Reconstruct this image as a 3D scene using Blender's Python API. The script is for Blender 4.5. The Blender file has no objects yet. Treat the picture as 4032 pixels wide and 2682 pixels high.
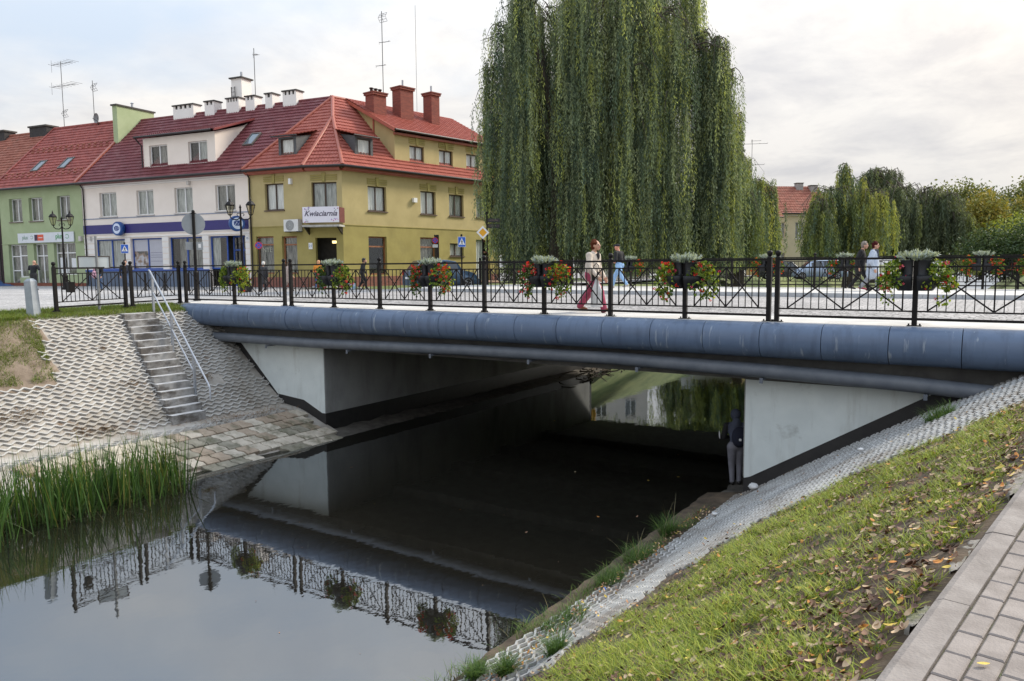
import bpy, bmesh, math, random
import numpy as np
from mathutils import Matrix, Vector
random.seed(7)
RNG = np.random.default_rng(7)
SC = bpy.context.scene
COL = SC.collection
PI = math.pi

# ------------------------------------------------------------------ camera
# World axes: x runs along the bridge (to the right), y along the river (away), z up.
# z = 0 is the near pavement of the bridge; the photographer stands on the lower path.
ZC = 1.05
def make_camera():
    pitch, roll, yaw = math.radians(5.47), math.radians(0.42), math.radians(33.3)
    cd = bpy.data.cameras.new('camera')
    cd.lens = 27.04; cd.sensor_width = 36.0; cd.clip_start = 0.05; cd.clip_end = 3000
    cam = bpy.data.objects.new('camera', cd); COL.objects.link(cam)
    fwd = Vector((0, math.cos(pitch), -math.sin(pitch)))
    up0 = Vector((0, math.sin(pitch), math.cos(pitch)))
    right = math.cos(roll)*Vector((1, 0, 0)) - math.sin(roll)*up0
    up = math.sin(roll)*Vector((1, 0, 0)) + math.cos(roll)*up0
    m = Matrix((right, up, -fwd)).transposed()
    m = Matrix.Rotation(yaw, 3, 'Z') @ m
    cam.matrix_world = Matrix.Translation((0, 0, ZC)) @ m.to_4x4()
    SC.camera = cam
make_camera()

# ------------------------------------------------------------------ sky and sun
SUN_EL, SUN_HEAD = math.radians(38), math.radians(32)   # heading measured from +y towards +x
SUN_DIR = Vector((math.sin(SUN_HEAD)*math.cos(SUN_EL), math.cos(SUN_HEAD)*math.cos(SUN_EL), math.sin(SUN_EL)))
SKY_OFF = (6.86, -17.44)
CLOUD_LO = (5.75, 5.7, 5.8); CLOUD_HI = (7.4, 7.2, 6.95); SUN_GLOW = (3.0, 2.1, 1.0); GAP = (5.5, 6.2, 7.1)
def make_world():
    w = bpy.data.worlds.new('World'); SC.world = w; w.use_nodes = True
    nt = w.node_tree; N = nt.nodes; L = nt.links
    for n in list(N): N.remove(n)
    out = N.new('ShaderNodeOutputWorld'); bg = N.new('ShaderNodeBackground')
    sky = N.new('ShaderNodeTexSky'); sky.sky_type = 'NISHITA'; sky.sun_disc = False
    sky.sun_elevation = SUN_EL; sky.sun_rotation = SUN_HEAD
    sky.air_density = 1.0; sky.dust_density = 2.0; sky.ozone_density = 1.0
    geo = N.new('ShaderNodeTexCoord')
    sep = N.new('ShaderNodeSeparateXYZ'); L.new(geo.outputs['Generated'], sep.inputs[0])
    # flat cloud layer: project the direction onto a plane overhead
    zc = N.new('ShaderNodeMath'); zc.operation = 'MAXIMUM'; zc.inputs[1].default_value = 0.0
    L.new(sep.outputs['Z'], zc.inputs[0])
    za = N.new('ShaderNodeMath'); za.operation = 'ADD'; za.inputs[1].default_value = 0.22
    L.new(zc.outputs[0], za.inputs[0])
    dv = N.new('ShaderNodeVectorMath'); dv.operation = 'DIVIDE'
    cmb = N.new('ShaderNodeCombineXYZ')
    for i in range(3): L.new(za.outputs[0], cmb.inputs[i])
    L.new(geo.outputs['Generated'], dv.inputs[0]); L.new(cmb.outputs[0], dv.inputs[1])
    def noise(scale, detail, rough, off, dist=0.0):
        mp = N.new('ShaderNodeMapping'); mp.inputs['Location'].default_value = off
        L.new(dv.outputs[0], mp.inputs[0])
        n = N.new('ShaderNodeTexNoise'); n.inputs['Scale'].default_value = scale
        n.inputs['Detail'].default_value = detail; n.inputs['Roughness'].default_value = rough
        n.inputs['Distortion'].default_value = dist
        L.new(mp.outputs[0], n.inputs['Vector']); return n
    def ramp(src, stops):
        r = N.new('ShaderNodeValToRGB'); e = r.color_ramp.elements
        while len(e) < len(stops): e.new(0.5)
        for k, (p, c) in enumerate(stops): e[k].position = p; e[k].color = (*c, 1)
        L.new(src, r.inputs[0]); return r
    big = noise(0.42, 9, 0.52, (SKY_OFF[0], SKY_OFF[1], 0.0), 0.15)
    mask = ramp(big.outputs['Fac'], [(0.40, (0, 0, 0)), (0.50, (1, 1, 1))])
    fine = noise(2.6, 10, 0.62, (5.1, 2.0, 0.0), 0.25)
    ccol = ramp(fine.outputs['Fac'], [(0.33, CLOUD_LO), (0.58, CLOUD_HI)])
    # the veiled sun: a broad bright patch of thin cloud round the sun's place
    dot = N.new('ShaderNodeVectorMath'); dot.operation = 'DOT_PRODUCT'
    dot.inputs[1].default_value = SUN_DIR
    L.new(geo.outputs['Generated'], dot.inputs[0])
    glow = ramp(dot.outputs['Value'], [(0.70, (0, 0, 0)), (0.99, (1, 1, 1))])
    gadd = N.new('ShaderNodeMix'); gadd.data_type = 'RGBA'; gadd.blend_type = 'ADD'
    gadd.inputs[0].default_value = 1.0
    gm = N.new('ShaderNodeMix'); gm.data_type = 'RGBA'; gm.blend_type = 'MULTIPLY'; gm.inputs[0].default_value = 1.0
    L.new(glow.outputs[0], gm.inputs[6]); gm.inputs[7].default_value = (*SUN_GLOW, 1)
    L.new(ccol.outputs[0], gadd.inputs[6]); L.new(gm.outputs[2], gadd.inputs[7])
    # thin blue gaps: Nishita lightened by high haze
    hz = N.new('ShaderNodeMix'); hz.data_type = 'RGBA'; hz.inputs[0].default_value = 0.82
    L.new(sky.outputs[0], hz.inputs[6]); hz.inputs[7].default_value = (*GAP, 1)
    mx = N.new('ShaderNodeMix'); mx.data_type = 'RGBA'
    L.new(mask.outputs[0], mx.inputs[0]); L.new(hz.outputs[2], mx.inputs[6]); L.new(gadd.outputs[2], mx.inputs[7])
    # overcast luminance law: the layer brightens smoothly from the horizon to the zenith
    lw = N.new('ShaderNodeMath'); lw.operation = 'MULTIPLY_ADD'; lw.inputs[1].default_value = 1.25; lw.inputs[2].default_value = 0.72
    L.new(zc.outputs[0], lw.inputs[0])
    lc = N.new('ShaderNodeCombineXYZ')
    for i in range(3): L.new(lw.outputs[0], lc.inputs[i])
    cie = N.new('ShaderNodeMix'); cie.data_type = 'RGBA'; cie.blend_type = 'MULTIPLY'; cie.inputs[0].default_value = 1.0
    L.new(mx.outputs[2], cie.inputs[6]); L.new(lc.outputs[0], cie.inputs[7])
    L.new(cie.outputs[2], bg.inputs[0]); bg.inputs[1].default_value = 0.10
    L.new(bg.outputs[0], out.inputs[0])
make_world()
def make_sun():
    ld = bpy.data.lights.new('sun', 'SUN'); ld.energy = 2.8; ld.angle = math.radians(12); ld.color = (1.0, 0.91, 0.76)
    o = bpy.data.objects.new('sun', ld); COL.objects.link(o)
    o.rotation_euler = (-SUN_DIR).to_track_quat('-Z', 'Y').to_euler(); o.location = (0, 0, 60)
make_sun()
SC.view_settings.view_transform = 'Standard'; SC.view_settings.look = 'None'
SC.view_settings.gamma = 1.0; SC.view_settings.use_curve_mapping = False
SC.view_settings.exposure = 0.50
SC.cycles.max_bounces = 8; SC.cycles.diffuse_bounces = 4; SC.cycles.glossy_bounces = 4
SC.cycles.transparent_max_bounces = 12; SC.cycles.caustics_reflective = False; SC.cycles.caustics_refractive = False

# ------------------------------------------------------------------ object helpers
def tag(o, label=None, cat=None, group=None, kind=None):
    if label: o['label'] = label
    if cat: o['category'] = cat
    if group: o['group'] = group
    if kind: o['kind'] = kind
    return o
def link(name, data, parent=None, loc=None, rotz=0.0):
    o = bpy.data.objects.new(name, data); COL.objects.link(o)
    if parent is not None: o.parent = parent
    if loc is not None: o.location = loc
    if rotz: o.rotation_euler = (0, 0, rotz)
    return o
def thing(name, loc, label, cat, group=None, rotz=0.0):
    o = link(name, None, None, loc, rotz); o.empty_display_size = 0.2
    return tag(o, label, cat, group)
def children(o):
    return [c for c in bpy.data.objects if c.parent == o]
KIDS = {}
def copy_tree(o, parent=None, kids=None):
    if kids is None:
        kids = {}
        for c in bpy.data.objects:
            if c.parent: kids.setdefault(c.parent.name, []).append(c)
    c = o.copy(); COL.objects.link(c)
    if parent is not None: c.parent = parent
    for ch in kids.get(o.name, []): copy_tree(ch, c, kids)
    return c

class MB:
    """collects boxes, tubes, lathes ... and links them as ONE mesh object"""
    def __init__(s, F=None): s.v = []; s.f = []; s.m = []; s.F = F; s.sm = []
    def P(s, p): return tuple(s.F(*p)) if s.F else tuple(p)
    def add(s, verts, faces, mi=0, smooth=False):
        n = len(s.v); s.v += [s.P(p) for p in verts]
        for f in faces: s.f.append([i+n for i in f]); s.m.append(mi); s.sm.append(smooth)
    def box(s, x0, x1, y0, y1, z0, z1, mi=0):
        v = [(x, y, z) for z in (z0, z1) for y in (y0, y1) for x in (x0, x1)]
        s.add(v, [(0, 2, 3, 1), (4, 5, 7, 6), (0, 1, 5, 4), (1, 3, 7, 5), (3, 2, 6, 7), (2, 0, 4, 6)], mi)
    def quad(s, a, b, c, d, mi=0): s.add([a, b, c, d], [(0, 1, 2, 3)], mi)
    def poly(s, pts, mi=0): s.add(pts, [tuple(range(len(pts)))], mi)
    def prism(s, pts, off, mi=0):
        n = len(pts); b = [tuple(p[i]+off[i] for i in range(3)) for p in pts]
        s.add(list(pts)+b, [tuple(range(n))[::-1], tuple(range(n, 2*n))]+[(i, (i+1) % n, n+(i+1) % n, n+i) for i in range(n)], mi)
    def tube(s, path, r, n=8, mi=0, caps=True, smooth=True):
        path = [Vector(p) for p in path]; rs = r if isinstance(r, (list, tuple)) else [r]*len(path)
        rings = []; prev = None
        for i, p in enumerate(path):
            t = (path[min(i+1, len(path)-1)]-path[max(i-1, 0)]).normalized()
            if prev is None:
                u = t.cross(Vector((0, 0, 1)))
                if u.length < 1e-3: u = t.cross(Vector((1, 0, 0)))
            else: u = prev-t*prev.dot(t)
            u.normalize(); prev = u; w = t.cross(u)
            rings.append([tuple(p+(u*math.cos(2*PI*k/n)+w*math.sin(2*PI*k/n))*rs[i]) for k in range(n)])
        s.loft(rings, mi, caps, smooth)
    def loft(s, rings, mi=0, caps=True, smooth=True):
        n = len(rings[0]); v = [p for r in rings for p in r]
        f = [(i*n+k, i*n+(k+1) % n, (i+1)*n+(k+1) % n, (i+1)*n+k) for i in range(len(rings)-1) for k in range(n)]
        s.add(v, f, mi, smooth)
        if caps:
            s.add(rings[0], [tuple(range(n))[::-1]], mi); s.add(rings[-1], [tuple(range(n))], mi)
    def lathe(s, prof, c=(0, 0, 0), n=16, mi=0, smooth=True, a0=0.0, a1=2*PI):
        full = abs(a1-a0-2*PI) < 1e-6; m = n if full else n+1
        rings = [[(c[0]+r*math.cos(a0+(a1-a0)*k/n), c[1]+r*math.sin(a0+(a1-a0)*k/n), c[2]+z) for k in range(m)] for r, z in prof]
        v = [p for r in rings for p in r]
        f = [(i*m+k, i*m+(k+1) % m, (i+1)*m+(k+1) % m, (i+1)*m+k) for i in range(len(prof)-1) for k in range(m)]
        s.add(v, f, mi, smooth)
    def ball(s, c, r, n=10, mi=0, sc=(1, 1, 1)):
        k = max(4, n//2); rings = []
        for i in range(k+1):
            a = PI*i/k; rr = max(1e-4, math.sin(a))
            rings.append([(c[0]+r*sc[0]*rr*math.cos(2*PI*j/n), c[1]+r*sc[1]*rr*math.sin(2*PI*j/n), c[2]-r*sc[2]*math.cos(a)) for j in range(n)])
        s.loft(rings, mi, False, True)
    def mesh(s, name, mats):
        me = bpy.data.meshes.new(name); me.from_pydata(s.v, [], s.f)
        for m in (mats if isinstance(mats, (list, tuple)) else [mats]): me.materials.append(m)
        if s.f:
            me.polygons.foreach_set('material_index', s.m); me.polygons.foreach_set('use_smooth', s.sm)
        me.validate(); me.update(); return me
    def build(s, name, mats, parent=None, loc=None, rotz=0.0, fix=True):
        me = s.mesh(name, mats)
        if fix:
            bm = bmesh.new(); bm.from_mesh(me); bmesh.ops.recalc_face_normals(bm, faces=bm.faces); bm.to_mesh(me); bm.free()
        return link(name, me, parent, loc, rotz)

def np_mesh(name, verts, faces, mats, midx=None, tint=None, smooth=False):
    """verts (N,3), faces (M,k) of one size k"""
    me = bpy.data.meshes.new(name); nv = len(verts); nf, k = faces.shape
    me.vertices.add(nv); me.vertices.foreach_set('co', np.ascontiguousarray(verts, np.float32).ravel())
    me.loops.add(nf*k); me.loops.foreach_set('vertex_index', np.ascontiguousarray(faces, np.int32).ravel())
    me.polygons.add(nf); me.polygons.foreach_set('loop_start', np.arange(0, nf*k, k, dtype=np.int32))
    for m in (mats if isinstance(mats, (list, tuple)) else [mats]): me.materials.append(m)
    if midx is not None: me.polygons.foreach_set('material_index', np.ascontiguousarray(midx, np.int32))
    me.polygons.foreach_set('use_smooth', np.full(nf, smooth))
    if tint is not None:
        at = me.attributes.new('tint', 'FLOAT_COLOR', 'POINT')
        at.data.foreach_set('color', np.c_[tint, np.ones(nv)].astype(np.float32).ravel())
    me.update(calc_edges=True); return me

def leaf_quads(c, d, s, ln, wd):
    """diamond leaves: base c, unit direction d, side vector s, length ln, width wd -> verts, faces"""
    ln = np.broadcast_to(ln, (len(c),))[:, None]; wd = np.broadcast_to(wd, (len(c),))[:, None]
    m = c+d*ln*0.45
    v = np.stack([c, m+s*wd*0.5, c+d*ln, m-s*wd*0.5], 1).reshape(-1, 3)
    f = np.arange(len(v)).reshape(-1, 4); return v, f
def unit(a): return a/np.maximum(1e-9, np.linalg.norm(a, axis=-1, keepdims=True))
def rand_dirs(n, r=None):
    r = r or RNG; return unit((RNG if r is None else r).normal(size=(n, 3)))

# ------------------------------------------------------------------ materials
MAT = {}
def new_mat(name):
    m = bpy.data.materials.new(name); m.use_nodes = True; nt = m.node_tree
    b = nt.nodes['Principled BSDF']; return m, nt, b
def M(name, col, rough=0.7, var=0.12, scale=4.0, bump=0.0, bscale=None, metal=0.0, spec=0.5, col2=None, detail=5, stretch=None, lo=0.35, hi=0.65, local=False):
    """plain procedural material: noise between two close colours, optional fine bump"""
    if name in MAT: return MAT[name]
    m, nt, b = new_mat(name); N = nt.nodes; L = nt.links
    b.inputs['Roughness'].default_value = rough; b.inputs['Metallic'].default_value = metal
    b.inputs['Specular IOR Level'].default_value = spec
    if local: src = N.new('ShaderNodeTexCoord').outputs['Object']
    else: src = N.new('ShaderNodeNewGeometry').outputs['Position']
    if stretch:
        mp = N.new('ShaderNodeMapping'); mp.inputs['Scale'].default_value = stretch; L.new(src, mp.inputs[0]); src = mp.outputs[0]
    n = N.new('ShaderNodeTexNoise'); n.inputs['Scale'].default_value = scale; n.inputs['Detail'].default_value = detail
    n.inputs['Roughness'].default_value = 0.6; L.new(src, n.inputs['Vector'])
    r = N.new('ShaderNodeValToRGB'); e = r.color_ramp.elements; e[0].position = lo; e[1].position = hi
    c2 = col2 if col2 else tuple(min(1, x*(1+var)) for x in col)
    c1 = col if col2 else tuple(x*(1-var) for x in col)
    e[0].color = (*c1, 1); e[1].color = (*c2, 1)
    L.new(n.outputs['Fac'], r.inputs[0]); L.new(r.outputs[0], b.inputs['Base Color'])
    if bump:
        n2 = N.new('ShaderNodeTexNoise'); n2.inputs['Scale'].default_value = bscale or scale*6; n2.inputs['Detail'].default_value = 6
        L.new(src, n2.inputs['Vector'])
        bp = N.new('ShaderNodeBump'); bp.inputs['Strength'].default_value = bump; bp.inputs['Distance'].default_value = 0.02
        L.new(n2.outputs['Fac'], bp.inputs['Height']); L.new(bp.outputs[0], b.inputs['Normal'])
    MAT[name] = m; return m
def stain(m, col, scale, lo, hi, stretch=(1, 1, 1), detail=6, off=(0, 0, 0), local=False, amount=1.0):
    """overlay dirt / wear with a shape of its own on a material made by M"""
    nt = m.node_tree; N = nt.nodes; L = nt.links; b = N['Principled BSDF']
    src = b.inputs['Base Color'].links[0].from_socket
    g = N.new('ShaderNodeTexCoord').outputs['Object'] if local else N.new('ShaderNodeNewGeometry').outputs['Position']
    mp = N.new('ShaderNodeMapping'); mp.inputs['Scale'].default_value = stretch; mp.inputs['Location'].default_value = off
    L.new(g, mp.inputs[0])
    n = N.new('ShaderNodeTexNoise'); n.inputs['Scale'].default_value = scale; n.inputs['Detail'].default_value = detail; n.inputs['Roughness'].default_value = 0.65
    L.new(mp.outputs[0], n.inputs['Vector'])
    mr = N.new('ShaderNodeMapRange'); mr.inputs[1].default_value = lo; mr.inputs[2].default_value = hi; mr.inputs[4].default_value = amount
    L.new(n.outputs['Fac'], mr.inputs[0])
    mx = N.new('ShaderNodeMix'); mx.data_type = 'RGBA'
    L.new(mr.outputs[0], mx.inputs[0]); L.new(src, mx.inputs[6]); mx.inputs[7].default_value = (*col, 1)
    L.new(mx.outputs[2], b.inputs['Base Color']); return m
def leaf_mat(name, trans=0.35, rough=0.55, tcol=(1.25, 1.2, 0.6)):
    """colour from the per-leaf 'tint' attribute, part of the light passes through"""
    m, nt, b = new_mat(name); N = nt.nodes; L = nt.links
    a = N.new('ShaderNodeAttribute'); a.attribute_name = 'tint'
    L.new(a.outputs['Color'], b.inputs['Base Color']); b.inputs['Roughness'].default_value = rough
    b.inputs['Specular IOR Level'].default_value = 0.3
    t = N.new('ShaderNodeBsdfTranslucent')
    mu = N.new('ShaderNodeMix'); mu.data_type = 'RGBA'; mu.blend_type = 'MULTIPLY'; mu.inputs[0].default_value = 1
    L.new(a.outputs['Color'], mu.inputs[6]); mu.inputs[7].default_value = (*tcol, 1); L.new(mu.outputs[2], t.inputs[0])
    s = N.new('ShaderNodeMixShader'); s.inputs[0].default_value = trans
    L.new(b.outputs[0], s.inputs[1]); L.new(t.outputs[0], s.inputs[2])
    L.new(s.outputs[0], N['Material Output'].inputs[0]); MAT[name] = m; return m
def glass_mat(name, tint=(0.75, 0.8, 0.8), fres=1.6):
    m, nt, b = new_mat(name); N = nt.nodes; L = nt.links
    tr = N.new('ShaderNodeBsdfTransparent'); tr.inputs[0].default_value = (*tint, 1)
    gl = N.new('ShaderNodeBsdfGlossy'); gl.inputs['Roughness'].default_value = 0.02
    fr = N.new('ShaderNodeFresnel')
    gb = N.new('ShaderNodeNewGeometry'); io = N.new('ShaderNodeMapRange'); io.inputs[3].default_value = fres; io.inputs[4].default_value = 1/fres   # keeps both faces of a thin pane alike
    L.new(gb.outputs['Backfacing'], io.inputs[0]); L.new(io.outputs[0], fr.inputs[0])
    s = N.new('ShaderNodeMixShader'); L.new(fr.outputs[0], s.inputs[0]); L.new(tr.outputs[0], s.inputs[1]); L.new(gl.outputs[0], s.inputs[2])
    L.new(s.outputs[0], N['Material Output'].inputs[0]); MAT[name] = m; return m
def fix_text(body, size, mat, name, parent, mat4, shear=0.0, depth=0.004, align='CENTER', bold=0.0):
    cu = bpy.data.curves.new(name, 'FONT'); cu.body = body; cu.size = size; cu.align_x = align; cu.align_y = 'CENTER'
    cu.shear = shear; cu.extrude = depth; cu.resolution_u = 3; cu.offset = bold
    t = bpy.data.objects.new(name, cu); COL.objects.link(t)
    bpy.context.view_layer.update()
    me = bpy.data.meshes.new_from_object(t.evaluated_get(bpy.context.evaluated_depsgraph_get()))
    bpy.data.objects.remove(t); bpy.data.curves.remove(cu)
    me.materials.clear(); me.materials.append(mat); me.transform(mat4)
    return link(name, me, parent)
def frame4(o, ex, ez, n):
    """matrix that puts text (x right, y up) on a plane at o"""
    ex = Vector(ex).normalized(); ez = Vector(ez).normalized(); n = Vector(n).normalized()
    m = Matrix((ex, ez, n)).transposed().to_4x4(); m.translation = Vector(o); return m
# ================================================================== ground, river, banks
ZW = -3.55
def paving_mat(name, scale, c1, c2, joint, jw=0.06, rough=0.75, stretch=(1, 1, 1), bump=0.5):
    m, nt, b = new_mat(name); N = nt.nodes; L = nt.links
    g = N.new('ShaderNodeNewGeometry').outputs['Position']
    mp = N.new('ShaderNodeMapping'); mp.inputs['Scale'].default_value = stretch; L.new(g, mp.inputs[0])
    v = N.new('ShaderNodeTexVoronoi'); v.inputs['Scale'].default_value = scale; v.inputs['Randomness'].default_value = 0.55; L.new(mp.outputs[0], v.inputs['Vector'])
    e = N.new('ShaderNodeTexVoronoi'); e.feature = 'DISTANCE_TO_EDGE'; e.inputs['Scale'].default_value = scale; e.inputs['Randomness'].default_value = 0.55; L.new(mp.outputs[0], e.inputs['Vector'])
    r = N.new('ShaderNodeValToRGB'); r.color_ramp.elements[0].color = (*c1, 1); r.color_ramp.elements[1].color = (*c2, 1); L.new(v.outputs['Color'], r.inputs[0])
    n = N.new('ShaderNodeTexNoise'); n.inputs['Scale'].default_value = 0.5; n.inputs['Detail'].default_value = 6; L.new(g, n.inputs['Vector'])
    nr = N.new('ShaderNodeValToRGB'); nr.color_ramp.elements[0].position = 0.3; nr.color_ramp.elements[0].color = (0.72, 0.72, 0.72, 1); nr.color_ramp.elements[1].position = 0.7; nr.color_ramp.elements[1].color = (1.1, 1.1, 1.1, 1); L.new(n.outputs['Fac'], nr.inputs[0])
    mu = N.new('ShaderNodeMix'); mu.data_type = 'RGBA'; mu.blend_type = 'MULTIPLY'; mu.inputs[0].default_value = 1; L.new(r.outputs[0], mu.inputs[6]); L.new(nr.outputs[0], mu.inputs[7])
    mr = N.new('ShaderNodeMapRange'); mr.inputs[1].default_value = jw*0.4; mr.inputs[2].default_value = jw; L.new(e.outputs['Distance'], mr.inputs[0])
    mx = N.new('ShaderNodeMix'); mx.data_type = 'RGBA'; L.new(mr.outputs[0], mx.inputs[0]); mx.inputs[6].default_value = (*joint, 1); L.new(mu.outputs[2], mx.inputs[7])
    L.new(mx.outputs[2], b.inputs['Base Color']); b.inputs['Roughness'].default_value = rough
    bp = N.new('ShaderNodeBump'); bp.inputs['Strength'].default_value = bump; bp.inputs['Distance'].default_value = 0.02; L.new(mr.outputs[0], bp.inputs['Height']); L.new(bp.outputs[0], b.inputs['Normal'])
    MAT[name] = m; return m
COBBLE = paving_mat('cobbles', 7.5, (0.30, 0.29, 0.29), (0.50, 0.47, 0.46), (0.12, 0.115, 0.11), 0.08)
SETTS = paving_mat('square_setts', 8.0, (0.36, 0.35, 0.35), (0.52, 0.50, 0.49), (0.20, 0.19, 0.18), 0.06)
SLAB = M('pavement_slab', (0.46, 0.44, 0.42), 0.8, col2=(0.60, 0.58, 0.55), scale=1.2, bump=0.15, bscale=30)
stain(SLAB, (0.30, 0.29, 0.28), 0.8, 0.55, 0.72, amount=0.6)
KERB = M('granite_kerb', (0.36, 0.38, 0.40), 0.75, col2=(0.46, 0.47, 0.48), scale=9, bump=0.1)
SOIL = M('soil', (0.04, 0.029, 0.019), 0.95, col2=(0.12, 0.086, 0.056), scale=3, bump=0.6, bscale=25)
SAND = M('sandy_soil', (0.29, 0.26, 0.225), 0.95, col2=(0.43, 0.40, 0.36), scale=2.2, bump=0.5, bscale=30)
stain(SAND, (0.16, 0.10, 0.06), 1.6, 0.58, 0.68, amount=0.8)
TURF = M('turf', (0.06, 0.085, 0.022), 0.9, col2=(0.14, 0.155, 0.05), scale=1.5, bump=0.8, bscale=40)
MUD = M('river_mud', (0.02, 0.016, 0.011), 0.6, col2=(0.05, 0.04, 0.028), scale=1.5, bump=0.4)
CONC = M('grey_concrete', (0.34, 0.33, 0.31), 0.85, col2=(0.48, 0.47, 0.45), scale=5, bump=0.25, bscale=45)
PAVER = M('paver_concrete', (0.36, 0.345, 0.325), 0.85, col2=(0.49, 0.475, 0.45), scale=1.7, bump=0.25, bscale=50)
stain(PAVER, (0.27, 0.235, 0.19), 0.9, 0.52, 0.66, amount=0.7)
stain(PAVER, (0.10, 0.10, 0.085), 2.0, 0.62, 0.72, off=(3, 1, 0), amount=0.7)

PAVER_G = M('paver_concrete_grey', (0.33, 0.33, 0.325), 0.85, col2=(0.47, 0.47, 0.46), scale=1.7, bump=0.25, bscale=50)
stain(PAVER_G, (0.20, 0.17, 0.14), 1.1, 0.5, 0.66, amount=0.7)

def grid_sheet(name, xs, ys, zf, mat, parent=None, kind='structure', smooth=True):
    X, Y = np.meshgrid(xs, ys); Z = np.vectorize(zf)(X, Y)
    v = np.stack([X, Y, Z], -1).reshape(-1, 3); nx, ny = len(xs), len(ys)
    i = np.arange((ny-1)*nx).reshape(ny-1, nx)[:, :-1].ravel()
    f = np.stack([i, i+1, i+nx+1, i+nx], 1)
    o = link(name, np_mesh(name, v, f, mat, smooth=smooth), parent)
    if kind and parent is None: tag(o, kind=kind)
    return o
def lerp_table(t):
    xs = np.array([a for a, b in t]); zs = np.array([b for a, b in t])
    return lambda x: float(np.interp(x, xs, zs))

# ---- water
def make_water():
    m, nt, b = new_mat('river_water'); N = nt.nodes; L = nt.links
    g = N.new('ShaderNodeNewGeometry').outputs['Position']
    hs = []
    for sc, st in ((1.1, (1, 0.7, 1)), (6.0, (1.3, 0.8, 1))):
        mp = N.new('ShaderNodeMapping'); mp.inputs['Scale'].default_value = st; mp.inputs['Rotation'].default_value = (0, 0, 0.6); L.new(g, mp.inputs[0])
        n = N.new('ShaderNodeTexNoise'); n.inputs['Scale'].default_value = sc; n.inputs['Detail'].default_value = 3; L.new(mp.outputs[0], n.inputs['Vector']); hs.append(n)
    ad = N.new('ShaderNodeMath'); ad.operation = 'MULTIPLY_ADD'; ad.inputs[1].default_value = 0.25
    L.new(hs[1].outputs['Fac'], ad.inputs[0]); L.new(hs[0].outputs['Fac'], ad.inputs[2])
    bp = N.new('ShaderNodeBump'); bp.inputs['Strength'].default_value = 0.05; bp.inputs['Distance'].default_value = 0.05; L.new(ad.outputs[0], bp.inputs['Height'])
    gl = N.new('ShaderNodeBsdfGlossy'); gl.inputs['Roughness'].default_value = 0.008; gl.inputs['Color'].default_value = (0.90, 0.95, 1.0, 1); L.new(bp.outputs[0], gl.inputs['Normal'])
    df = N.new('ShaderNodeBsdfDiffuse'); df.inputs['Color'].default_value = (0.011, 0.010, 0.0075, 1)
    fr = N.new('ShaderNodeFresnel'); fr.inputs[0].default_value = WATER_IOR; L.new(bp.outputs[0], fr.inputs['Normal'])
    s = N.new('ShaderNodeMixShader'); L.new(fr.outputs[0], s.inputs[0]); L.new(df.outputs[0], s.inputs[1]); L.new(gl.outputs[0], s.inputs[2])
    L.new(s.outputs[0], N['Material Output'].inputs[0])
    xs = [-22, 8]; ys = list(range(-20, 141, 20))
    grid_sheet('river_water', xs, ys, lambda x, y: ZW, m, smooth=False)
WATER_IOR = 3.1
make_water()
grid_sheet('river_bed', [-26, -20, -10, 0, 10], [-25, 60, 145], lambda x, y: -4.6, MUD)

# ---- left bank: paved slope, berm, foot slope (profile along x, constant along y)
LP = lerp_table([(-23.2, -0.02), (-22.3, -0.03), (-21.24, -0.19), (-17.75, -2.86), (-17.0, -2.95), (-15.2, -3.62), (-14.2, -4.1), (-13, -4.7)])
def zl(x, y): return LP(x)
def jit(x, y, a=0.03): return a*(math.sin(x*3.1+y*1.7)+math.sin(y*4.3-x*2.2)+math.sin(x*7.7+y*6.1)*0.6)
bank_left = grid_sheet('left_riverbank', np.r_[np.linspace(-23.2, -21.24, 10), np.linspace(-21.0, -13, 40)], np.linspace(-8, 14.95, 90), lambda x, y: LP(x)-0.018+jit(x, y, 0.006), SAND)
EARTH = M('bare_earth', (0.15, 0.112, 0.08), 0.95, col2=(0.27, 0.21, 0.16), scale=2.4, bump=0.5, bscale=26)
grid_sheet('bare_earth', np.linspace(-21.3, -19.2, 24), np.linspace(-4, 10.0, 60), lambda x, y: (LP(x)+0.012+jit(x, y, 0.014)) if y < 9.95-0.26*(x+21.24) else LP(x)-0.11, EARTH)
# ---- right bank: earth slope from the lower path down to the water
def kerb_x(y): return -0.4+0.163*(y-3.0)
def path_z(y): return -0.5+0.045*(y-3.0) if y > 1 else -0.59
def zr(x, y):
    xt = kerb_x(y)-0.03; zt = path_z(y)-0.05
    if x >= xt: return zt
    x0, z0 = -4.31, -3.40
    if x >= x0:
        t = (x-x0)/(xt-x0); return z0+(zt-z0)*t+0.10*math.sin(PI*t)
    return max(-4.7, z0-(x0-x)*0.165-max(0, -5.2-x)*0.5)
bank_right = grid_sheet('right_riverbank', np.r_[np.linspace(-8, -5.4, 6), np.linspace(-5.3, -4.4, 19), np.linspace(-4.31, 1.2, 60), np.linspace(1.4, 4, 4)], np.linspace(-6, 14.95, 160), lambda x, y: zr(x, y)-0.02+(jit(x, y, 0.015) if x > -4.3 else jit(x*3, y*3, 0.0018)), SOIL)

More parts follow.
